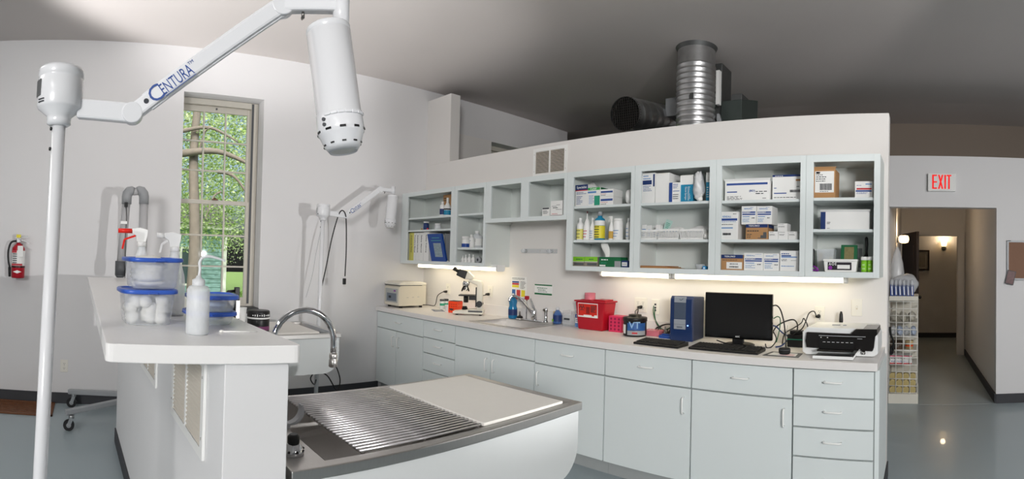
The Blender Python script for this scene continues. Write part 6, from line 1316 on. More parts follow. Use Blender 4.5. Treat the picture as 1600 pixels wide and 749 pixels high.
# cables right of the monitor
def cab(label, pts, r=.004, mt='black', nm='cable'):
    P_ = [OY(*q) for q in pts]; P_ = [Vector((q.x, q.y, max(q.z, CT + r))) for q in P_]; m = MB(); m.tube(bez(P_, 7), r, 7); solo(nm, label, 'cable', m, mt, P_[-1])
cab('black cable plugged into the monitor edge looping down', [(1208, 478, 3.40), (1214, 478, 3.44), (1220, 486, 3.47), (1225, 505, 3.48), (1227, 525, 3.46), (1228, 548, 3.42)], .005)
cab('thick black cable crossing from monitor to power brick', [(1203, 530, 3.42), (1212, 512, 3.48), (1226, 503, 3.52), (1240, 500, 3.54), (1246, 508, 3.52), (1244, 520, 3.5), (1236, 526, 3.49)], .005)
cab('black cable sagging below the monitor corner', [(1206, 515, 3.42), (1213, 530, 3.46), (1206, 542, 3.40), (1198, 546, 3.36), (1196, 538, 3.40)], .004)
cab('dark green cable arching beside the monitor edge', [(1209, 498, 3.42), (1215, 495, 3.46), (1219, 499, 3.48), (1218, 515, 3.48), (1213, 535, 3.44)], .0035, 'wire_green')
cab('blue-plugged video cable behind the monitor edge', [(1207, 509, 3.41), (1213, 511, 3.46), (1222, 520, 3.5), (1232, 528, 3.5), (1222, 540, 3.44), (1212, 544, 3.4)], .005, 'navy')
cab('tangled black cord rising over the power brick', [(1222, 540, 3.45), (1226, 522, 3.5), (1240, 513, 3.53), (1252, 505, 3.54), (1256, 498, 3.55), (1262, 512, 3.52), (1252, 520, 3.5), (1240, 522, 3.48)], .004)
cab('black cable lying along the worktop under the monitor', [(1120, 532, 3.40), (1135, 537, 3.36), (1160, 540, 3.33), (1185, 546, 3.30), (1196, 549, 3.28)], .004)
# power brick, puck, mouse pad
t = thing('power_brick', 'black power brick with green band beside the printer', 'adapter', (-.842, 3.50, CT)); m = MB(); m.box(-.055, -.04, 0, .06, .05, .085); b = ob(t, 'case', m, 'black', .006); m = MB(); m.box(-.056, -.041, .05, .061, .051, .055); ob(b, 'green_band', m, 'tealgreen'); m = MB(); m.box(-.04, -.03, .085, .045, .04, .11); ob(t, 'upper_block', m, 'black', .006)
t = thing('mouse_pad', 'dark-edged mouse pad with pale red print at the worktop edge', 'mouse pad', (-.85, 3.155, CT), R(-1)); m = MB(); m.hexa([(-.10, -.075, 0), (.125, -.075, 0), (.115, .075, 0), (-.085, .075, 0)], [(-.10, -.075, .003), (.125, -.075, .003), (.115, .075, .003), (-.085, .075, .003)]); ob(t, 'pad', m, 'dark_grey'); m = MB(); m.hexa([(-.075, -.05, .003), (.10, -.05, .003), (.09, .05, .003), (-.065, .05, .003)], [(-.075, -.05, .0036), (.10, -.05, .0036), (.09, .05, .0036), (-.065, .05, .0036)]); pp = ob(t, 'picture', m, 'white_paper')
for i in range(3): m = MB(); m.box(.0, -.04 + .025 * i, .0036, .085, -.035 + .025 * i, .004); ob(pp, 'red_line', m, 'pink')
t = thing('puck_speaker', 'round black puck on the mouse pad', 'speaker', (-.835, 3.165, CT + .004)); m = MB(); m.lathe([(.03, 0), (.036, .008), (.037, .028), (.033, .036), (.02, .038)], n=28); ob(t, 'body', m, 'black_matte'); m = MB(); m.lathe([(.0373, .026), (.0373, .029)], n=28, caps=False); ob(t, 'ring', m, 'dark_grey')
m = MB(); m.tube([(0, .01, .037), (0, .012, .08), (.004, .05, .17)], .0015, 6); ob(t, 'lead', m, 'grey_paint')
# printer
zt = OY(1300, 511, 3.25).z - CT; p0 = OZ(1251, 556, CT); W_ = .232
t = thing('printer', 'white and black inkjet printer with open paper tray', 'printer', (-.497, 3.355, CT)); y0 = -.18; y1 = .16
m = MB(); m.prism([(-W_, .02), (-W_ + .025, .004), (W_ - .025, .004), (W_, .02), (W_, zt - .05), (W_ - .02, zt), (-W_ + .03, zt), (-W_, zt - .03)], y0 + .015, y1, 'y'); b = ob(t, 'case', m, mat('printer_white', '#eceeee', .35), .006)
m = MB(); m.prism([(-W_ + .03, .05), (W_ - .03, .04), (W_ - .022, .06), (W_ - .012, zt - .02), (W_ - .03, zt - .006), (.10, zt - .008), (.08, zt - .03), (-W_ + .03, zt - .028), (-W_ + .022, .09)], y0 - .006, y0 + .02, 'y'); fp_ = ob(t, 'front_panel', m, mat('printer_black', '#1a1716', .2), .004)
m = MB(); m.prism([(.07, zt - .026), (.10, zt - .001), (W_ - .004, zt + .002), (W_ - .002, zt - .03), (W_ - .03, zt - .06), (.16, zt - .06)], y0 - .009, y1 - .09, 'y'); ob(t, 'top_cover', m, 'printer_black', .004)
m = MB(); m.box(-.12, y0 - .0075, .045, .09, y0 + .02, zt - .065); ob(fp_, 'paper_slot', m, mat('slot', '#050505', .8))
m = MB(); m.box(-.125, y0 - .012, zt - .047, .16, y0 - .004, zt - .043); ob(fp_, 'trim_strip', m, 'grey_paint')
for k in range(7): m = MB(); m.box(-.10 + .028 * k, y0 - .0085, .087, -.084 + .028 * k, y0 - .006, .0895); ob(fp_, 'roller_mark', m, 'white_plastic')
for k in range(2): m = MB(); m.box(-.115 + .04 * k, y0 - .009, zt - .058, -.108 + .04 * k, y0 - .006, zt - .054); ob(fp_, 'button', m, 'white_plastic')
m = MB(); m.box(.11, y0 - .0085, zt - .060, .14, y0 - .006, zt - .056); ob(fp_, 'model_mark', m, 'grey_paint')
m = MB(); m.box(-.125, y0 - .075, .042, .095, y0 + .015, .049); ob(t, 'output_flap', m, 'printer_black', .003)
m = MB(); m.prism([(-.14, .006), (.10, .006), (.13, .05), (.122, .052), (.095, .016), (-.135, .016)], y0 - .11, y0 + .02, 'y'); m.box(-.14, y0 - .118, .004, .10, y0 - .108, .022); ob(t, 'paper_tray', m, 'printer_white', .002)
m = MB(); m.box(-.13, y0 - .105, .016, .09, y0 + .01, .02); ob(t, 'tray_liner', m, 'printer_black')
m = MB(); m.box(.135, y0 - .002, .02, .157, y0 + .02, .042); lg = ob(t, 'maker_badge', m, 'printer_black', .001); lettering('hp', .018, 'white_paper', lg, (.146, y0 - .0028, .031), w=False)
m = MB(); m.box(-.07, -.03, zt, -.02, -.02, zt + .006); m.box(.0, -.03, zt, .02, -.02, zt + .006); ob(t, 'lid_handle', m, 'grey_paint')
q0, q1 = OY(1314, 487, 3.57), OY(1314, 512, 3.57)
t = thing('black_brush', 'black upright brush handle rising behind the printer', 'brush', (q1.x, 3.57, CT)); m = MB(); hh = q0.z - CT; m.loft([(Vector((0, 0, hh * .55)), .010), (Vector((0, 0, hh * .75)), .0145), (Vector((0, 0, hh * .92)), .012), (Vector((0, 0, hh)), .006)], 14); ob(t, 'handle', m, 'black'); m = MB(); m.box(-.02, -.012, 0, .02, .012, hh * .56); ob(t, 'head', m, 'black', .004)

# ================================================================== on the partition
p0, p1, p2 = wp(799.5, 432), wp(823.5, 434), wp(799, 472)
t = thing('safety_poster', 'white safety poster with coloured blocks above the sink', 'poster', ((p0.x + p1.x) / 2, WB, p2.z)); m = MB(); m.box(p0.x, WB - .002, p2.z, p1.x, WB, p0.z); b = part('sheet', m, 'white_paper', t)
prints(b, p0.x, p1.x, p2.z, p0.z, WB - .002, [('l', .05, .95, .88, .97, 2, 'ink'), ('r', .06, .5, .76, .82, 'ink_blue'), ('r', .06, .5, .68, .75, 'ink_red'), ('r', .06, .5, .58, .67, 'yellow'), ('r', .06, .28, .28, .50, mat('poster_blue', '#3a6aa8', .6)), ('r', .36, .60, .24, .49, mat('poster_red', '#c23b3b', .6)), ('r', .66, .90, .24, .49, 'yellow'), ('l', .6, .95, .54, .84, 6, 'ink'), ('l', .4, .95, .04, .2, 4, 'ink')])
p0, p1, p2 = wp(836, 444), wp(863, 446), wp(836, 459)
t = thing('wall_sign', 'white sign with green bars on the wall right of the poster', 'sign', ((p0.x + p1.x) / 2, WB, p2.z)); m = MB(); m.box(p0.x, WB - .003, p2.z - .006, p1.x, WB, p0.z); b = part('panel', m, 'white_plastic', t)
prints(b, p0.x, p1.x, p2.z - .006, p0.z, WB - .003, [('r', 0, 1, .88, 1, 'dkgreen'), ('r', 0, 1, 0, .16, 'dkgreen'), ('l', .14, .88, .58, .74, 1, 'dkgreen'), ('l', .2, .8, .40, .56, 1, 'dkgreen'), ('l', .2, .85, .26, .36, 1, 'ink')])
p0, p1 = wp(819, 389), wp(871, 393)
t = thing('towel_holder', 'clear acrylic rail holder mounted on the wall above the sink', 'holder', ((p0.x + p1.x) / 2, WB, p0.z - .03)); zc_ = (p0.z + p1.z) / 2 - .01
m = MB(); m.box(p0.x, WB - .006, zc_ - .02, p1.x, WB, zc_ + .02); part('back_rail', m, 'frosted', t, bev=.002)
for x in (p0.x + .03, p1.x - .06):
    m = MB(); m.cyl((x, WB - .006, zc_), (x, WB - .06, zc_), .018, n=18); part('hook_stub', m, 'clear_plastic', t); 
for x in (p0.x + .02, (p0.x + p1.x) / 2, p1.x - .02): m = MB(); m.cyl((x, WB - .006, zc_), (x, WB - .009, zc_), .006, n=12); part('screw', m, 'steel', t)
c0, c1 = wp(836, 274), wp(887, 232)
g = OY(837, 275, WB); grille('beige louvred vent high on the partition above the short cabinet', (-3.305, WB - .001, 2.236), (1, 0, 0), (0, -1, 0), .40, .262, 2, 15)

# ================================================================== on the bar top
def lidtub(label, c, w_, h_, d_=None, fill=None, group='blue-lidded plastic tubs', rz=0, round_=.3):
    c = Vector(c); t = thing('lidded_tub', label, 'tub', c, rz, group); d_ = d_ or w_
    def ring(wx, wy, z, n=28, e=4.0):
        out = []
        for k in range(n):
            a = 2 * math.pi * k / n; ca, sa = math.cos(a), math.sin(a); out.append((wx * math.copysign(abs(ca) ** (2 / e), ca), wy * math.copysign(abs(sa) ** (2 / e), sa), z))
        return out
    def skin(rings, caps=(True, True)):
        m = MB(); n = len(rings[0]); vs_ = [v for r_ in rings for v in r_]; fs = []
        for i in range(len(rings) - 1):
            for k in range(n): fs.append((i * n + k, i * n + (k + 1) % n, (i + 1) * n + (k + 1) % n, (i + 1) * n + k))
        m.add(vs_, fs, True)
        if caps[0]: m.add(rings[0], [tuple(range(n - 1, -1, -1))])
        if caps[1]: m.add(rings[-1], [tuple(range(n))])
        return m
    a, b = w_ / 2, d_ / 2
    ob(t, 'tub_body', skin([ring(a * .78, b * .78, .001), ring(a * .82, b * .82, .006), ring(a * .93, b * .93, h_ - .012), ring(a * .95, b * .95, h_ - .010)], (True, False)), 'clear_plastic')
    ob(t, 'lid', skin([ring(a * .97, b * .97, h_ - .014), ring(a * 1.03, b * 1.03, h_ - .012), ring(a * 1.03, b * 1.03, h_ - .003), ring(a * 1.0, b * 1.0, h_), ring(a * .9, b * .9, h_), ring(a * .88, b * .88, h_ - .004)]), 'blue_lid')
    m = MB(); m.box(a * .9, -.015, h_ - .011, a * 1.16, .015, h_ - .007); ob(t, 'lid_tab', m, 'blue_lid', .002)
    r_ = random.Random(int(c.x * 1000) + int(h_ * 1000))
    if fill == 'balls':
        k = 0
        for lay in range(4):
            for q in range(9):
                sh = .5 if lay % 2 else .42; u, v = (q % 3 - 1) * a * sh + (.5 * a * .25 if lay % 2 else 0) * (1 if q % 3 != 2 else -1) + r_.uniform(-.010, .010), (q // 3 - 1) * b * sh + r_.uniform(-.014, .014); z = .022 + lay * .027 + r_.uniform(-.004, .004)
                if z < h_ - .03: ob(t, 'cotton_ball', lump((u, v, z), .023, .023, .021, q + lay * 9, 10, 7, .08), 'cotton')
    elif fill == 'gauze':
        for k in range(5):
            m = lump((r_.uniform(-.02, .02), r_.uniform(-.02, .02), .018 + k * .018), a * .62, b * .6, .018, k + 40, 14, 8, .12); ob(t, 'gauze_pad', m, 'cotton')
    elif fill == 'blue': ob(t, 'folded_pad', lump((0, 0, .022), a * .6, b * .6, .014, 77, 14, 8, .15), mat('pale_blue_pad', '#bcd3ec', .8))
    return t
ang = R(2)
lz = BZ; c1 = (-1.745, .192)
h1 = OX(230, 452, -1.70).z - BZ; h2 = OX(235, 403, -1.72).z - BZ - h1
lidtub('blue-lidded tub of cotton balls under another tub on the bar', (c1[0], c1[1], BZ), .185, h1, fill='balls', rz=R(5))
lidtub('blue-lidded tub of gauze stacked on the cotton ball tub', (c1[0] - .03, c1[1] + .018, BZ + h1), .185, h2, fill='gauze', rz=R(9))
h3 = OX(320, 487, -1.70).z - BZ; h4 = OX(320, 461, -1.70).z - BZ - h3
lidtub('shallow blue-lidded tub, lower of the pair behind the wash bottle', (-1.745, .405, BZ), .165, h3, fill='blue', rz=R(3))
lidtub('shallow blue-lidded tub, upper of the pair behind the wash bottle', (-1.745, .412, BZ + h3), .17, h4, fill='blue', rz=R(-4))
# wash bottle
wb = Vector((-1.51, .317, BZ)); t = thing('wash_bottle', 'translucent squeeze wash bottle with bent spout on the bar', 'bottle', wb)
hb = OX(308, 447, -1.51).z - BZ; hc = OX(308, 437, -1.51).z - BZ
m = MB(); m.lathe([(.031, 0), (.034, .005), (.034, hb - .012), (.028, hb - .001), (.018, hb + .002)], n=28); ob(t, 'body', m, 'frosted'); m = MB(); m.lathe([(.0325, .002), (.0325, .045), (.001, .046)], n=28); ob(t, 'water', m, thin('water', '#dfe9f2', .3, .1))
m = MB(); m.lathe([(.0185, hb), (.019, hb + .003), (.019, hb + .018), (.010, hb + .022), (.006, hb + .03)], n=24); ob(t, 'cap', m, 'frosted_thick')
sp = [Vector((0, 0, hb + .02)), Vector((.0, .003, hb + .05))] + [OX(*q, -1.51) - wb for q in ((312, 410), (318, 402), (328, 401), (340, 404), (352, 408))]
m = MB(); m.tube(bez(sp, 6), [.0045] * 26 + [.0038] * 5 + [.003] * 6, 10) if len(bez(sp, 6)) == 37 else m.tube(bez(sp, 6), .0042, 10); ob(t, 'spout', m, 'frosted_thick')
p = OX(268, 363, -1.95); spray('frosted white spray bottle with white head behind the blue-lidded tubs', (-1.95, OX(272, 420, -1.95).y, BZ), p.z - BZ, .043, 'frosted', 'white_plastic', 'white_plastic', ang=R(-95), hs=1.2)
p = OX(218, 356, -2.15); q = OX(221, 400, -2.15); spray('spray bottle with red trigger and white head behind the gauze tub', (-2.15, q.y, BZ), p.z - BZ, .044, 'frosted', 'bright_red', 'white_plastic', ang=R(-92), hs=1.7)
m = MB(); a = OZ(346, 520, BZ); b_ = OZ(402, 520, BZ); m.tube([(a.x, a.y, BZ + .003), ((a.x + b_.x) / 2, (a.y + b_.y) / 2, BZ + .003), (b_.x, b_.y, BZ + .003)], .0022, 8); m.m = 1; m.ball((a.x, a.y, BZ + .004), .004, 8, 6, (1, 2, 1)); solo('cotton_swab', 'single white swab stick lying on the bar', 'swab', m, ['white_plastic', 'cotton'], (a.x, a.y, BZ))
m = MB(); p = OZ(263, 493, BZ); m.box(p.x - .03, p.y - .02, BZ, p.x + .03, p.y + .02, BZ + .012); m.m = 1; m.box(p.x - .028, p.y - .018, BZ + .012, p.x + .028, p.y + .018, BZ + .0135); solo('white_case', 'flat white case between the tub stacks', 'case', m, ['dark_grey', 'white_plastic'], (p.x, p.y, BZ))
# ------------------------------------------------------------------ on the far table
TX = -3.86; tz = TZ + .009
pa_, pb_, pt = OX(387, 500, TX), OX(420, 500, TX), OX(403, 485, TX)
t = thing('black_jar', 'black screw-lid jar with white band on the far table', 'jar', (TX, (pa_.y + pb_.y) / 2, tz)); rr = (pb_.y - pa_.y) / 2; hh = pt.z - tz
m = MB(); m.lathe([(rr * .95, 0), (rr, .006), (rr, hh * .66), (rr * .95, hh * .7)], n=30); b = ob(t, 'body', m, 'black'); m = MB(); m.lathe([(rr * 1.03, hh * .7), (rr * 1.03, hh * .95), (rr * .97, hh), (rr * .6, hh * 1.0)], n=30); ob(t, 'lid', m, 'black'); m = MB(); m.lathe([(rr * 1.02, hh * .62), (rr * 1.06, hh * .64), (rr * 1.06, hh * .69), (rr * 1.02, hh * .7)], n=30, caps=False); ob(t, 'band', m, 'white_plastic'); m = MB(); m.lathe([(rr * 1.012, hh * .1), (rr * 1.012, hh * .28)], n=30, caps=False); ob(b, 'label', m, mat('plum', '#7a3a66', .5))
m = MB()
for k in range(9):
    a_ = -.8 + k * .2; m.obox((rr * 1.035 * math.cos(a_), rr * 1.035 * math.sin(a_), hh * .80), (-math.sin(a_), math.cos(a_), 0), (math.cos(a_), math.sin(a_), 0), (0, 0, 1), rr * .1, .002, hh * (.05 + .03 * (k % 3)))
o = ob(b, 'fine_print', m, 'white_paper'); o['kind'] = 'stuff'
p0 = OX(378, 481, TX); t = thing('paper_cup', 'white crinkled cup beside the black jar', 'cup', (TX, OX(378, 490, TX).y, tz)); m = MB(); hh = p0.z - tz; m.lathe([(.025, 0), (.036, hh), (.034, hh), (.023, .004), (.001, .004)], n=24, caps=False); ob(t, 'wall', m, 'white_plastic'); m = MB(); m.lathe([(.036, hh - .004), (.039, hh - .001), (.036, hh + .003)], n=24, caps=False); ob(t, 'lip', m, 'white_plastic')
# black bracket device
p0, p1, p2, p3 = OX(352, 458, TX), OX(357, 492, TX), OX(374, 449, TX), OX(371, 493, TX)
t = thing('clipper_stand', 'black upright stand with a hooked handle before the window sill', 'stand', (TX, p3.y, tz)); m = MB(); m.box(TX - .02, OX(366, 470, TX).y - .0, tz, TX + .02, p2.y, p2.z); part('post', m, 'black', t, bev=.004)
m = MB(); m.tube([(TX, OX(367, 453, TX).y, OX(367, 455, TX).z), (TX, OX(356, 453, TX).y, OX(356, 456, TX).z), (TX, OX(354, 460, TX).y, OX(354, 460, TX).z), (TX, OX(354, 470, TX).y, OX(354, 472, TX).z), (TX, OX(366, 480, TX).y, OX(366, 486, TX).z)], .011, 10); part('hook_handle', m, 'black', t)
m = MB(); m.box(TX - .05, p3.y - .06, tz, TX + .05, p3.y + .012, tz + .02); part('foot', m, 'black', t, bev=.004)
m = MB(); m.box(TX + .018, OX(368, 470, TX).y, tz + .1, TX + .024, OX(373, 470, TX).y + .003, p2.z - .1); part('metal_strip', m, 'steel', t)

# ================================================================== ducts above the partition
DX, DY, DR = -1.995, 4.31, .173
t = thing('air_handler', 'galvanized ribbed duct riser with a grilled side branch above the partition', 'duct', (DX, DY, 0))
m = MB(); m.box(-2.9, 3.95, 0, -1.35, 5.1, 1.95); part('unit_body', m, 'galv_dark', t, bev=.01)
zc = ceil_z(DX, DY); prof = []; z = 1.95; zs_ = zc - .20
while z < zs_:
    prof += [(DR, z), (DR, z + .026), (DR * 1.035, z + .033), (DR * 1.035, z + .039), (DR, z + .046)]; z += .048
prof += [(DR, zs_ + .01), (DR * .99, zs_ + .02), (DR * .99, zc + .1)]
m = MB(); m.lathe(prof, (DX, DY, 0), 40, caps=False); part('riser', m, 'galv', t)
m = MB(); n = 36; vs_ = []
for k in range(n):
    a = 2 * math.pi * k / n
    for rr, dz in ((DR * .99, -.03), (DR * 1.10, .004)): x, y = DX + rr * math.cos(a), DY + rr * math.sin(a); vs_.append((x, y, ceil_z(x, y) + dz - .004))
m.add(vs_, [(2 * k, 2 * ((k + 1) % n), 2 * ((k + 1) % n) + 1, 2 * k + 1) for k in range(n)], True); part('ceiling_collar', m, 'galv_dark', t)
m = MB(); q = OD(1080, 150, math.hypot(DX, DY) - DR - .004); m.obox(q, (1, -.45, 0), (.45, 1, 0), (0, 0, 1), .045, .012, .05); part('patch', m, 'galv_dark', t)
# side branch
A = OY(976, 178, 4.08); B = OY(1046, 190, 4.08 + .9); ax = (B - A).normalized(); L_ = (B - A).length; r0 = .155
m = MB(); pr_ = []; s_ = 0
while s_ < L_: pr_ += [(A + ax * s_, r0), (A + ax * (s_ + .11), r0), (A + ax * (s_ + .113), r0 * 1.018), (A + ax * (s_ + .121), r0 * 1.018), (A + ax * (s_ + .124), r0)]; s_ += .127
m.loft(pr_, 36, False, ax); br = part('branch_duct', m, 'galv', t)
u = ax.cross(Vector((0, 0, 1))).normalized(); v = u.cross(ax)
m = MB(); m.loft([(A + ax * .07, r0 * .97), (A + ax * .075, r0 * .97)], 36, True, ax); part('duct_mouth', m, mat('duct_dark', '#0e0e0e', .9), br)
for k in range(-6, 7):
    o_ = k * r0 * 2 / 13.5; hl = math.sqrt(max(0, r0 ** 2 - o_ ** 2)); m = MB(); m.bar(A + ax * .02 + u * o_ - v * hl, A + ax * .02 + u * o_ + v * hl, .005, .012, up=ax); part('grille_bar', m, mat('grille_black', '#2c2a28', .6, .3), br)
    m = MB(); m.bar(A + ax * .03 + v * o_ - u * hl, A + ax * .03 + v * o_ + u * hl, .005, .012, up=ax); part('grille_bar', m, 'grille_black', br)
for nm, a0, b0, mt in (('control_box', (1040, 154), (1059, 180), 'grey_paint'), ('side_panel', (1116, 100), (1127, 186), 'galv_dark')):
    y = 4.62; p, q = OY(*a0, y), OY(*b0, y); m = MB(); m.box(p.x, y, q.z, q.x, y + .25, p.z); part(nm, m, mt, t, bev=.004)
m = MB(); y = 4.5; p, q = OY(1119, 110, y), OY(1121, 163, y); m.box(p.x, y, q.z, q.x + .015, y + .05, p.z); part('white_conduit', m, 'white_plastic', t)
m = MB(); y = 4.62; p, q = OY(1130, 152, y), OY(1168, 190, y); m.box(p.x + .08, y, 2.0, q.x - .06, y + .3, p.z + .02); part('plenum', m, 'galv_dark', t, bev=.004)
m = MB(); p, q = OY(1144, 150, y), OY(1168, 190, y); m.hexa([(p.x - .1, y - .03, 2.0), (q.x - .05, y - .03, 2.0), (q.x, y + .3, 2.0), (p.x, y + .3, 2.0)], [(p.x - .1, y - .03, p.z - .05), (q.x - .05, y - .03, p.z - .05), (q.x, y + .3, p.z + .03), (p.x, y + .3, p.z + .03)]); part('plenum_hood', m, mat('plenum_green', '#4a524f', .5, .5, var=.1), t, bev=.004)
m = MB(); p, q = OY(1120, 178, 4.45), OY(1152, 200, 4.45); m.hexa([(p.x, 4.45, 1.95), (q.x + .1, 4.45, 1.95), (q.x + .1, 4.48, 1.95), (p.x, 4.48, 1.95)], [(p.x, 4.45, p.z), (p.x + .02, 4.45, p.z), (p.x + .02, 4.48, p.z), (p.x, 4.48, p.z)]); part('hanger_plate', m, 'grey_paint', t)
m = MB(); m.box(-2.7, 4.9, 1.95, -1.6, 5.1, 2.7); part('rear_plenum', m, 'galv_dark', t, bev=.01)

# ================================================================== exit wall and hall
p0, p1 = OY(1450, 272, EX), OY(1492.5, 300, EX)
t = thing('exit_sign', 'white exit sign with glowing red letters above the doorway', 'sign', ((p0.x + p1.x) / 2, EX, p1.z)); m = MB(); m.box(p0.x, EX - .045, p1.z, p1.x, EX, p0.z); b = part('housing', m, 'white_plastic', t, bev=.004)
cx_ = (p0.x + p1.x) / 2; w_ = p1.x - p0.x; h_ = p0.z - p1.z; X0, X1 = OY(1456.5, 285, EX - .045).x, OY(1486.5, 285, EX - .045).x; Z0, Z1 = p1.z + h_ * .12, p0.z - h_ * .08
def strokes(ch, x0, x1, s_):
    zz = lambda v: Z0 + (Z1 - Z0) * v; y = EX - .0462; m = MB()
    def bar(x, v0, v1): m.box(x, y, zz(v0), x + s_, y + .0016, zz(v1))
    if ch == 'E': bar(x0, 0, 1); [m.box(x0 + s_, y, zz(v) , x1, y + .0016, zz(v) + s_ * .85) for v in (0, .44)]; m.box(x0 + s_, y, Z1 - s_ * .85, x1, y + .0016, Z1)
    if ch == 'I': bar((x0 + x1 - s_) / 2, 0, 1)
    if ch == 'T': bar((x0 + x1 - s_) / 2, 0, 1); m.box(x0, y, Z1 - s_ * .85, (x0 + x1 - s_) / 2, y + .0016, Z1); m.box((x0 + x1 + s_) / 2, y, Z1 - s_ * .85, x1, y + .0016, Z1)
    if ch == 'X':
        m.hexa([(x0, y, Z0), (x0 + s_, y, Z0), (x0 + s_, y + .0016, Z0), (x0, y + .0016, Z0)], [(x1 - s_, y, Z1), (x1, y, Z1), (x1, y + .0016, Z1), (x1 - s_, y + .0016, Z1)])
        m.hexa([(x1 - s_, y - .0004, Z0), (x1, y - .0004, Z0), (x1, y + .0012, Z0), (x1 - s_, y + .0012, Z0)], [(x0, y - .0004, Z1), (x0 + s_, y - .0004, Z1), (x0 + s_, y + .0012, Z1), (x0, y + .0012, Z1)])
    part('letter', m, 'exit_glow', t, label='glowing red letter ' + ch)
lw = (X1 - X0); st = lw * .085
for ch, a, b_ in (('E', 0, .25), ('X', .30, .58), ('I', .63, .72), ('T', .75, 1.0)): strokes(ch, X0 + lw * a, X0 + lw * b_, st)
# bulletin board and pinned card
p0, p1 = OY(1573, 376, EX), OY(1573, 438, EX)
t = thing('bulletin_board', 'cork bulletin board with aluminium frame on the exit wall', 'board', (1.4, EX, p1.z)); x0, x1 = p0.x, p0.x + 1.2
m = MB(); m.box(x0 + .02, EX - .012, p1.z + .02, x1 - .02, EX, p0.z - .02); part('cork', m, 'cork', t)
m = MB(); m.box(x0, EX - .02, p1.z, x0 + .02, EX, p0.z); m.box(x1 - .02, EX - .02, p1.z, x1, EX, p0.z); m.box(x0 + .02, EX - .02, p0.z - .02, x1 - .02, EX, p0.z); m.box(x0 + .02, EX - .02, p1.z, x1 - .02, EX, p1.z + .02); part('frame', m, mat('alu_dull', '#9fa1a4', .5, .3), t)
m = MB(); m.box(x0 + .005, EX - .024, p0.z - .008, x0 + .04, EX - .018, p0.z); part('corner_clip', m, 'ink', t)
c0 = OY(1579, 434, EX - .025); t = thing('photo_card', 'dark colour photo card tucked at the corner of the bulletin board', 'card', (c0.x, EX - .025, c0.z - .07)); m = MB(); ux_ = Vector((.97, 0, -.22)); uz_ = Vector((.22, 0, .97)); m.obox(c0, ux_, (0, 1, 0), uz_, .095, .004, .15); b = part('card', m, mat('card_dark', '#2a2428', .4), t)
m = MB(); m.obox(c0 + Vector((0, -.0025, 0)), ux_, (0, 1, 0), uz_, .08, .001, .135); part('picture', m, mat('card_pic', '#6a4a4a', .4, var=.8, scale=40), b)
# hall: sconces
def sconce(label, p, nrm, glow=True):
    p, nrm = Vector(p), Vector(nrm); t = thing('wall_sconce', label, 'lamp', p); m = MB(); m.loft([(p, .05), (p + nrm * .015, .05), (p + nrm * .025, .03)], 20); part('wall_plate', m, 'dark_grey', t)
    m = MB(); c = p + nrm * .1; m.tube([p + nrm * .02, p + nrm * .07 + Vector((0, 0, -.01)), c + Vector((0, 0, .0)), c + Vector((0, 0, .03))], .009, 8); m.lathe([(.02, 0), (.032, .02), (.032, .03)], c, 16); part('arm', m, 'dark_grey', t)
    return t, c
sp = OY(1405, 374, 7.4)
t, c = sconce('glowing frosted globe sconce on the corridor side wall', (-.365, 7.4, sp.z), (1, 0, 0)); m = MB(); m.lathe([(.03, .0), (.062, .012), (.074, .05), (.07, .085), (.055, .105), (.05, .105)], c + Vector((-.0, 0, -.055)), 22, axis=(0, 0, 1)); part('glass_shade', m, 'shade_glow', t)
sp = OY(1475, 383, 10.95)
t, c = sconce('glowing flared glass sconce on the far hall wall', (sp.x, 11.05, sp.z - .06), (0, -1, 0)); m = MB(); m.lathe([(.035, .03), (.05, .04), (.06, .09), (.075, .14), (.08, .155), (.07, .15), (.04, .05)], c, 22, caps=False); part('glass_shade', m, 'shade_glow', t)
for nm, p in (('sconce_bulb', (-.25, 7.4, OY(1405, 374, 7.4).z + .14)), ('sconce_bulb', (sp.x, 10.88, sp.z + .16))):
    l = bpy.data.lights.new(nm, 'POINT'); l.energy = 4.0; l.color = (1, .76, .5); l.shadow_soft_size = .05; o = bpy.data.objects.new(nm, l); COL.objects.link(o); o.location = p
# picture, door
p0, p1 = OY(1433, 391, 11.04), OY(1452, 423, 11.04)
t = thing('framed_picture', 'dark-framed print with pale mat on the far hall wall', 'picture', ((p0.x + p1.x) / 2, 11.04, p1.z)); x0, x1, z0_, z1_ = p0.x - .06, p1.x, p1.z, p0.z
m = MB()
for b_ in ((x0, z0_, x0 + .035, z1_), (x1 - .035, z0_, x1, z1_), (x0 + .035, z1_ - .035, x1 - .035, z1_), (x0 + .035, z0_, x1 - .035, z0_ + .035)): m.box(b_[0], 11.015, b_[1], b_[2], 11.05, b_[3])
part('frame', m, 'dark_wood', t); m = MB(); m.box(x0 + .035, 11.035, z0_ + .035, x1 - .035, 11.048, z1_ - .035); part('mat_board', m, mat('mat_grey', '#b9b4aa', .7), t); m = MB(); m.box(x0 + .09, 11.032, z0_ + .08, x1 - .09, 11.036, z1_ - .08); part('print', m, mat('print_art', '#8d877c', .7, var=.3, scale=20), t)
h0 = Vector((-.325, 8.84, 0)); h1 = Vector((-.075, 8.10, 0)); dv = (h1 - h0).normalized(); nv = Vector((-dv.y, dv.x, 0)); dh = 2.0
dr = bpy.data.objects.new('door_1', None); COL.objects.link(dr); dr.location = h0; dr['kind'] = 'structure'
m = MB(); m.obox((h0 + h1) / 2 + Vector((0, 0, dh / 2 + .01)), dv, nv, (0, 0, 1), (h1 - h0).length, .04, dh); b = part('leaf', m, 'dark_wood', dr, bev=.003)
for k in range(2):
    for s_ in (-1, 1): m = MB(); m.obox((h0 + h1) / 2 + Vector((0, 0, .5 + .95 * k)) + nv * .0205 * s_, dv, nv, (0, 0, 1), .5, .006, .7); part('door_panel', m, 'dark_wood', b, bev=.003)
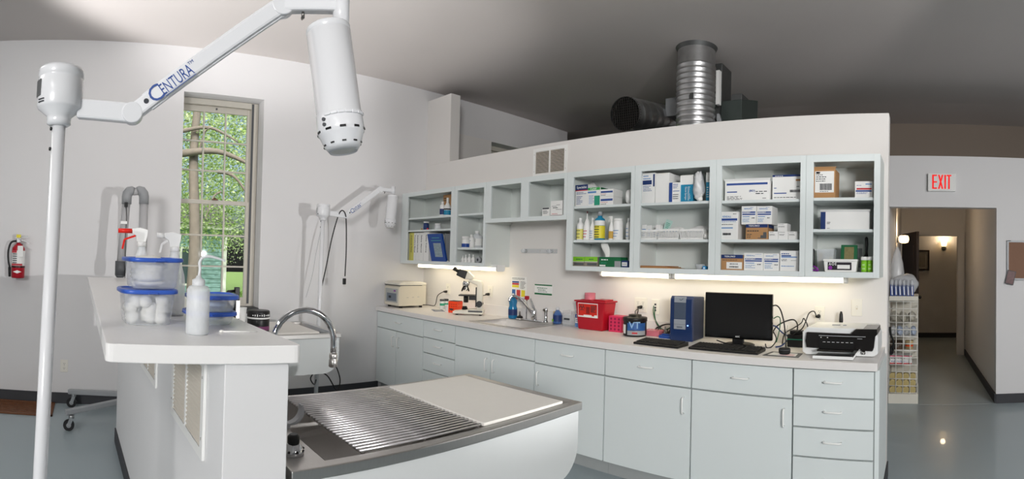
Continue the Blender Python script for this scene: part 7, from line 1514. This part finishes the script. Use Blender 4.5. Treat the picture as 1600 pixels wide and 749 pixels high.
for s_ in (-1, 1): m = MB(); c = h1 - dv * .06 + Vector((0, 0, 1.0)); m.cyl(c + nv * .02 * s_, c + nv * .05 * s_, .01); m.ball(c + nv * .06 * s_, .026, 14, 10); part('door_knob', m, 'black', b)

# ------------------------------------------------------------------ wire display rack
RX0, RX1, RY0, RY1 = -.355, -.05, 5.725, 6.25; rt = OY(1410, 463, RY0).z; rb = .115
t = thing('display_rack', 'white wire grid display rack at the corridor entrance', 'rack', ((RX0 + RX1) / 2, (RY0 + RY1) / 2, 0))
m = MB(); m.box(RX0 - .005, RY0 - .01, 0, RX1 + .012, RY1, .105); part('base_plinth', m, 'cream_light', t, bev=.004)
m = MB(); m.box(RX0 - .005, RY0 - .01, rt - .05, RX1 + .005, RY1, rt); part('top_shelf', m, 'cream_light', t, bev=.004)
gm = mat('wire_white', '#e8e6df', .4)
for k in range(5): x = RX0 + (RX1 - RX0) * k / 4; m = MB(); m.cyl((x, RY0, rb - .01), (x, RY0, rt - .05), .0045, n=8); part('grid_wire', m, gm, t)
nz = 13
for k in range(nz + 1): z = rb + (rt - .06 - rb) * k / nz; m = MB(); m.cyl((RX0, RY0 - .004, z), (RX1, RY0 - .004, z), .0045, n=8); part('grid_wire', m, gm, t)
for k in range(nz + 1): z = rb + (rt - .06 - rb) * k / nz; m = MB(); m.cyl((RX1 + .002, RY0, z), (RX1 + .002, RY1, z), .004, n=8); part('grid_wire', m, gm, t)
for k in range(1, 6): y = RY0 + (RY1 - RY0) * k / 5; m = MB(); m.cyl((RX1, y, rb - .01), (RX1, y, rt - .05), .004, n=8); part('grid_wire', m, gm, t)
shz = [rb + (rt - .06 - rb) * q for q in (.31, .47, .62, .77)]
for z in shz: m = MB(); m.box(RX0, RY0 + .01, z - .006, RX1 - .008, RY1 - .01, z); part('shelf', m, gm, t)
m = MB(); m.box(RX0, RY1 - .012, .1, RX1, RY1, rt - .05); part('back_panel', m, 'cream_light', t)
# cans: bottom three rows of four
names = ['outer', 'second', 'third', 'inner']
cr_ = (RX1 - RX0 - .02) / 8
for j in range(3):
    for i in range(4):
        c = Vector((RX0 + .006 + cr_ * (2 * i + 1), RY0 + .012, .106 + cr_ * (2 * j + 1)))
        t = thing('food_can', ['gold can lid, bottom row of the wire rack', 'gold can lid, middle row of the cans', 'gold can lid, top row of the cans'][j] + ', ' + ['against the partition side', 'second from the partition', 'third from the partition', 'at the corridor side'][i], 'can', c - Vector((0, 0, cr_)), 0, 'cans in the wire rack'); r_ = cr_ - .001
        m = MB(); m.loft([(c, r_), (c + Vector((0, .11, 0)), r_)], 20); part('body', m, 'can', t); m = MB(); m.loft([(c + Vector((0, -.001, 0)), r_ * .86), (c + Vector((0, .001, 0)), r_ * .9)], 20); part('lid', m, mat('can_lid', '#c7b47c', .35, .3, var=.1), t)
yy = RY0 + .03
def rbox(nm, lb, x0, x1, z, h, mt, pr, d=.2): return carton_at(nm, lb, x0, x1, yy, d, z, z + h, mt, pr)
rbox('syringe_box', 'white box with red stripe, on the shelf above the cans', RX0 + .01, RX1 - .06, shz[0], .045, 'white_paper', [('r', 0, 1, 0, .25, 'ink_red'), ('l', .05, .9, .4, .8, 2, 'ink_blue')])
rbox('syringe_box', 'white box with pink edge, stacked above the striped one', RX0 + .01, RX1 - .06, shz[0] + .046, .042, 'white_paper', [('r', 0, 1, .8, 1, 'pink'), ('l', .05, .9, .2, .7, 2, 'ink')])
t = thing('tape_tub', 'small tan tub with orange band in the wire rack', 'tub', (RX1 - .09, yy + .06, shz[1])); m = MB(); m.lathe([(.045, 0), (.045, .07), (.047, .072), (.047, .09)], n=22); ob(t, 'body', m, mat('tan_tub', '#c9b48a', .5)); m = MB(); m.lathe([(.0455, .03), (.0455, .045)], n=22, caps=False); ob(t, 'band', m, 'orange')
rbox('dark_box', 'brown box beside the tan tub in the wire rack', RX0 + .01, RX0 + .15, shz[1], .075, mat('dkbrown', '#5c4a3c', .7), [('l', .1, .9, .3, .7, 3, 'grey_paint')])
r2 = random.Random(4)
for k in range(4): solo('plastic_bag', ['crinkled clear bag with blue print, upper rack shelf near partition', 'crinkled clear bag with blue print, second on the upper rack shelf', 'crinkled clear bag with blue print, third on the upper rack shelf', 'crinkled clear bag at the corridor side of the upper rack shelf'][k], 'bag', lump((RX0 + .04 + k * .072, yy + .07, shz[2] + .05), .038, .07, .05, 60 + k, 14, 9, .16), ['bag', mat('bag_blue', '#b9c6dc', .35, var=.4, scale=50)][k % 2], (RX0 + .04 + k * .072, yy + .07, shz[2]), group='bags in the wire rack')
for k in range(3): solo('plastic_bag', ['dull clear bag on the top wire shelf near the partition', 'dull clear bag in the middle of the top wire shelf', 'dull clear bag at the corridor side of the top wire shelf'][k], 'bag', lump((RX0 + .05 + k * .095, yy + .07, shz[3] + .055), .045, .07, .055, 80 + k, 14, 9, .16), mat('bag_grey', '#b7b3a6', .35, var=.3, scale=50), (RX0 + .05 + k * .095, yy + .07, shz[3]), group='bags in the wire rack')
# hanging black lead
m = MB(); m.tube(bez([(RX0 + .01, RY0 - .012, .82), (RX0 + .02, RY0 - .02, .74), (RX0 + .05, RY0 - .02, .66), (RX0 + .045, RY0 - .02, .56), (RX0 + .02, RY0 - .02, .53), (RX0 + .03, RY0 - .02, .60), (RX0 + .06, RY0 - .02, .62)], 6), .011, 8); solo('black_leash', 'black looped leash hooked on the front of the wire rack', 'leash', m, 'black_matte', (RX0 + .02, RY0 - .02, .53))
# on top of the rack: blue packs in clear bags
for k in range(6):
    x = RX0 + .025 + k * .044; t = thing('blue_pack', 'clear packet with deep blue card standing on the rack, ' + ['first from the partition', 'second from the partition', 'third from the partition', 'fourth from the partition', 'fifth from the partition', 'sixth from the partition'][k], 'packet', (x, RY0 + .06, rt), 0, 'blue packs on the rack'); m = MB(); m.hexa([(-.018, -.03, 0), (.018, -.03, 0), (.018, .05, 0), (-.018, .05, 0)], [(-.02, -.02, .12), (.012, -.02, .12), (.012, .03, .12), (-.02, .03, .12)]); ob(t, 'card', m, 'blue', .003); m = MB(); m.hexa([(-.004, -.032, .01), (.010, -.032, .01), (.010, -.03, .01), (-.004, -.03, .01)], [(-.010, -.0225, .11), (.004, -.0225, .11), (.004, -.0205, .11), (-.010, -.0205, .11)]); ob(t, 'stripe', m, 'white_paper')
    ob(t, 'film', lump((-.004, .005, .135), .022, .045, .045, 100 + k, 12, 8, .15), 'bag')
solo('bag_bundle', 'bundle of clear plastic bags lying on the rack top behind the blue packs', 'bag', lump((RX0 + .16, RY0 + .22, rt + .12), .15, .11, .115, 120, 22, 14, .10), 'bag', (RX0 + .16, RY0 + .22, rt))
p = OY(1402, 386, RY0 + .4); t = thing('cone_bag', 'tall pointed clear bag standing at the back of the rack top', 'bag', (p.x, RY0 + .42, rt)); hh = p.z - rt; m = MB(); m.lathe([(.07, 0), (.08, .05), (.085, hh * .45), (.07, hh * .65), (.04, hh * .88), (.012, hh)], n=18); ob(t, 'film', m, 'bag'); m = MB(); m.lathe([(.045, .01), (.055, hh * .4), (.03, hh * .7)], n=16); ob(t, 'folded_gown', m, 'white_plastic'); m = MB(); m.box(-.04, -.088, hh * .25, .04, -.08, hh * .32); ob(t, 'label', m, 'navy')
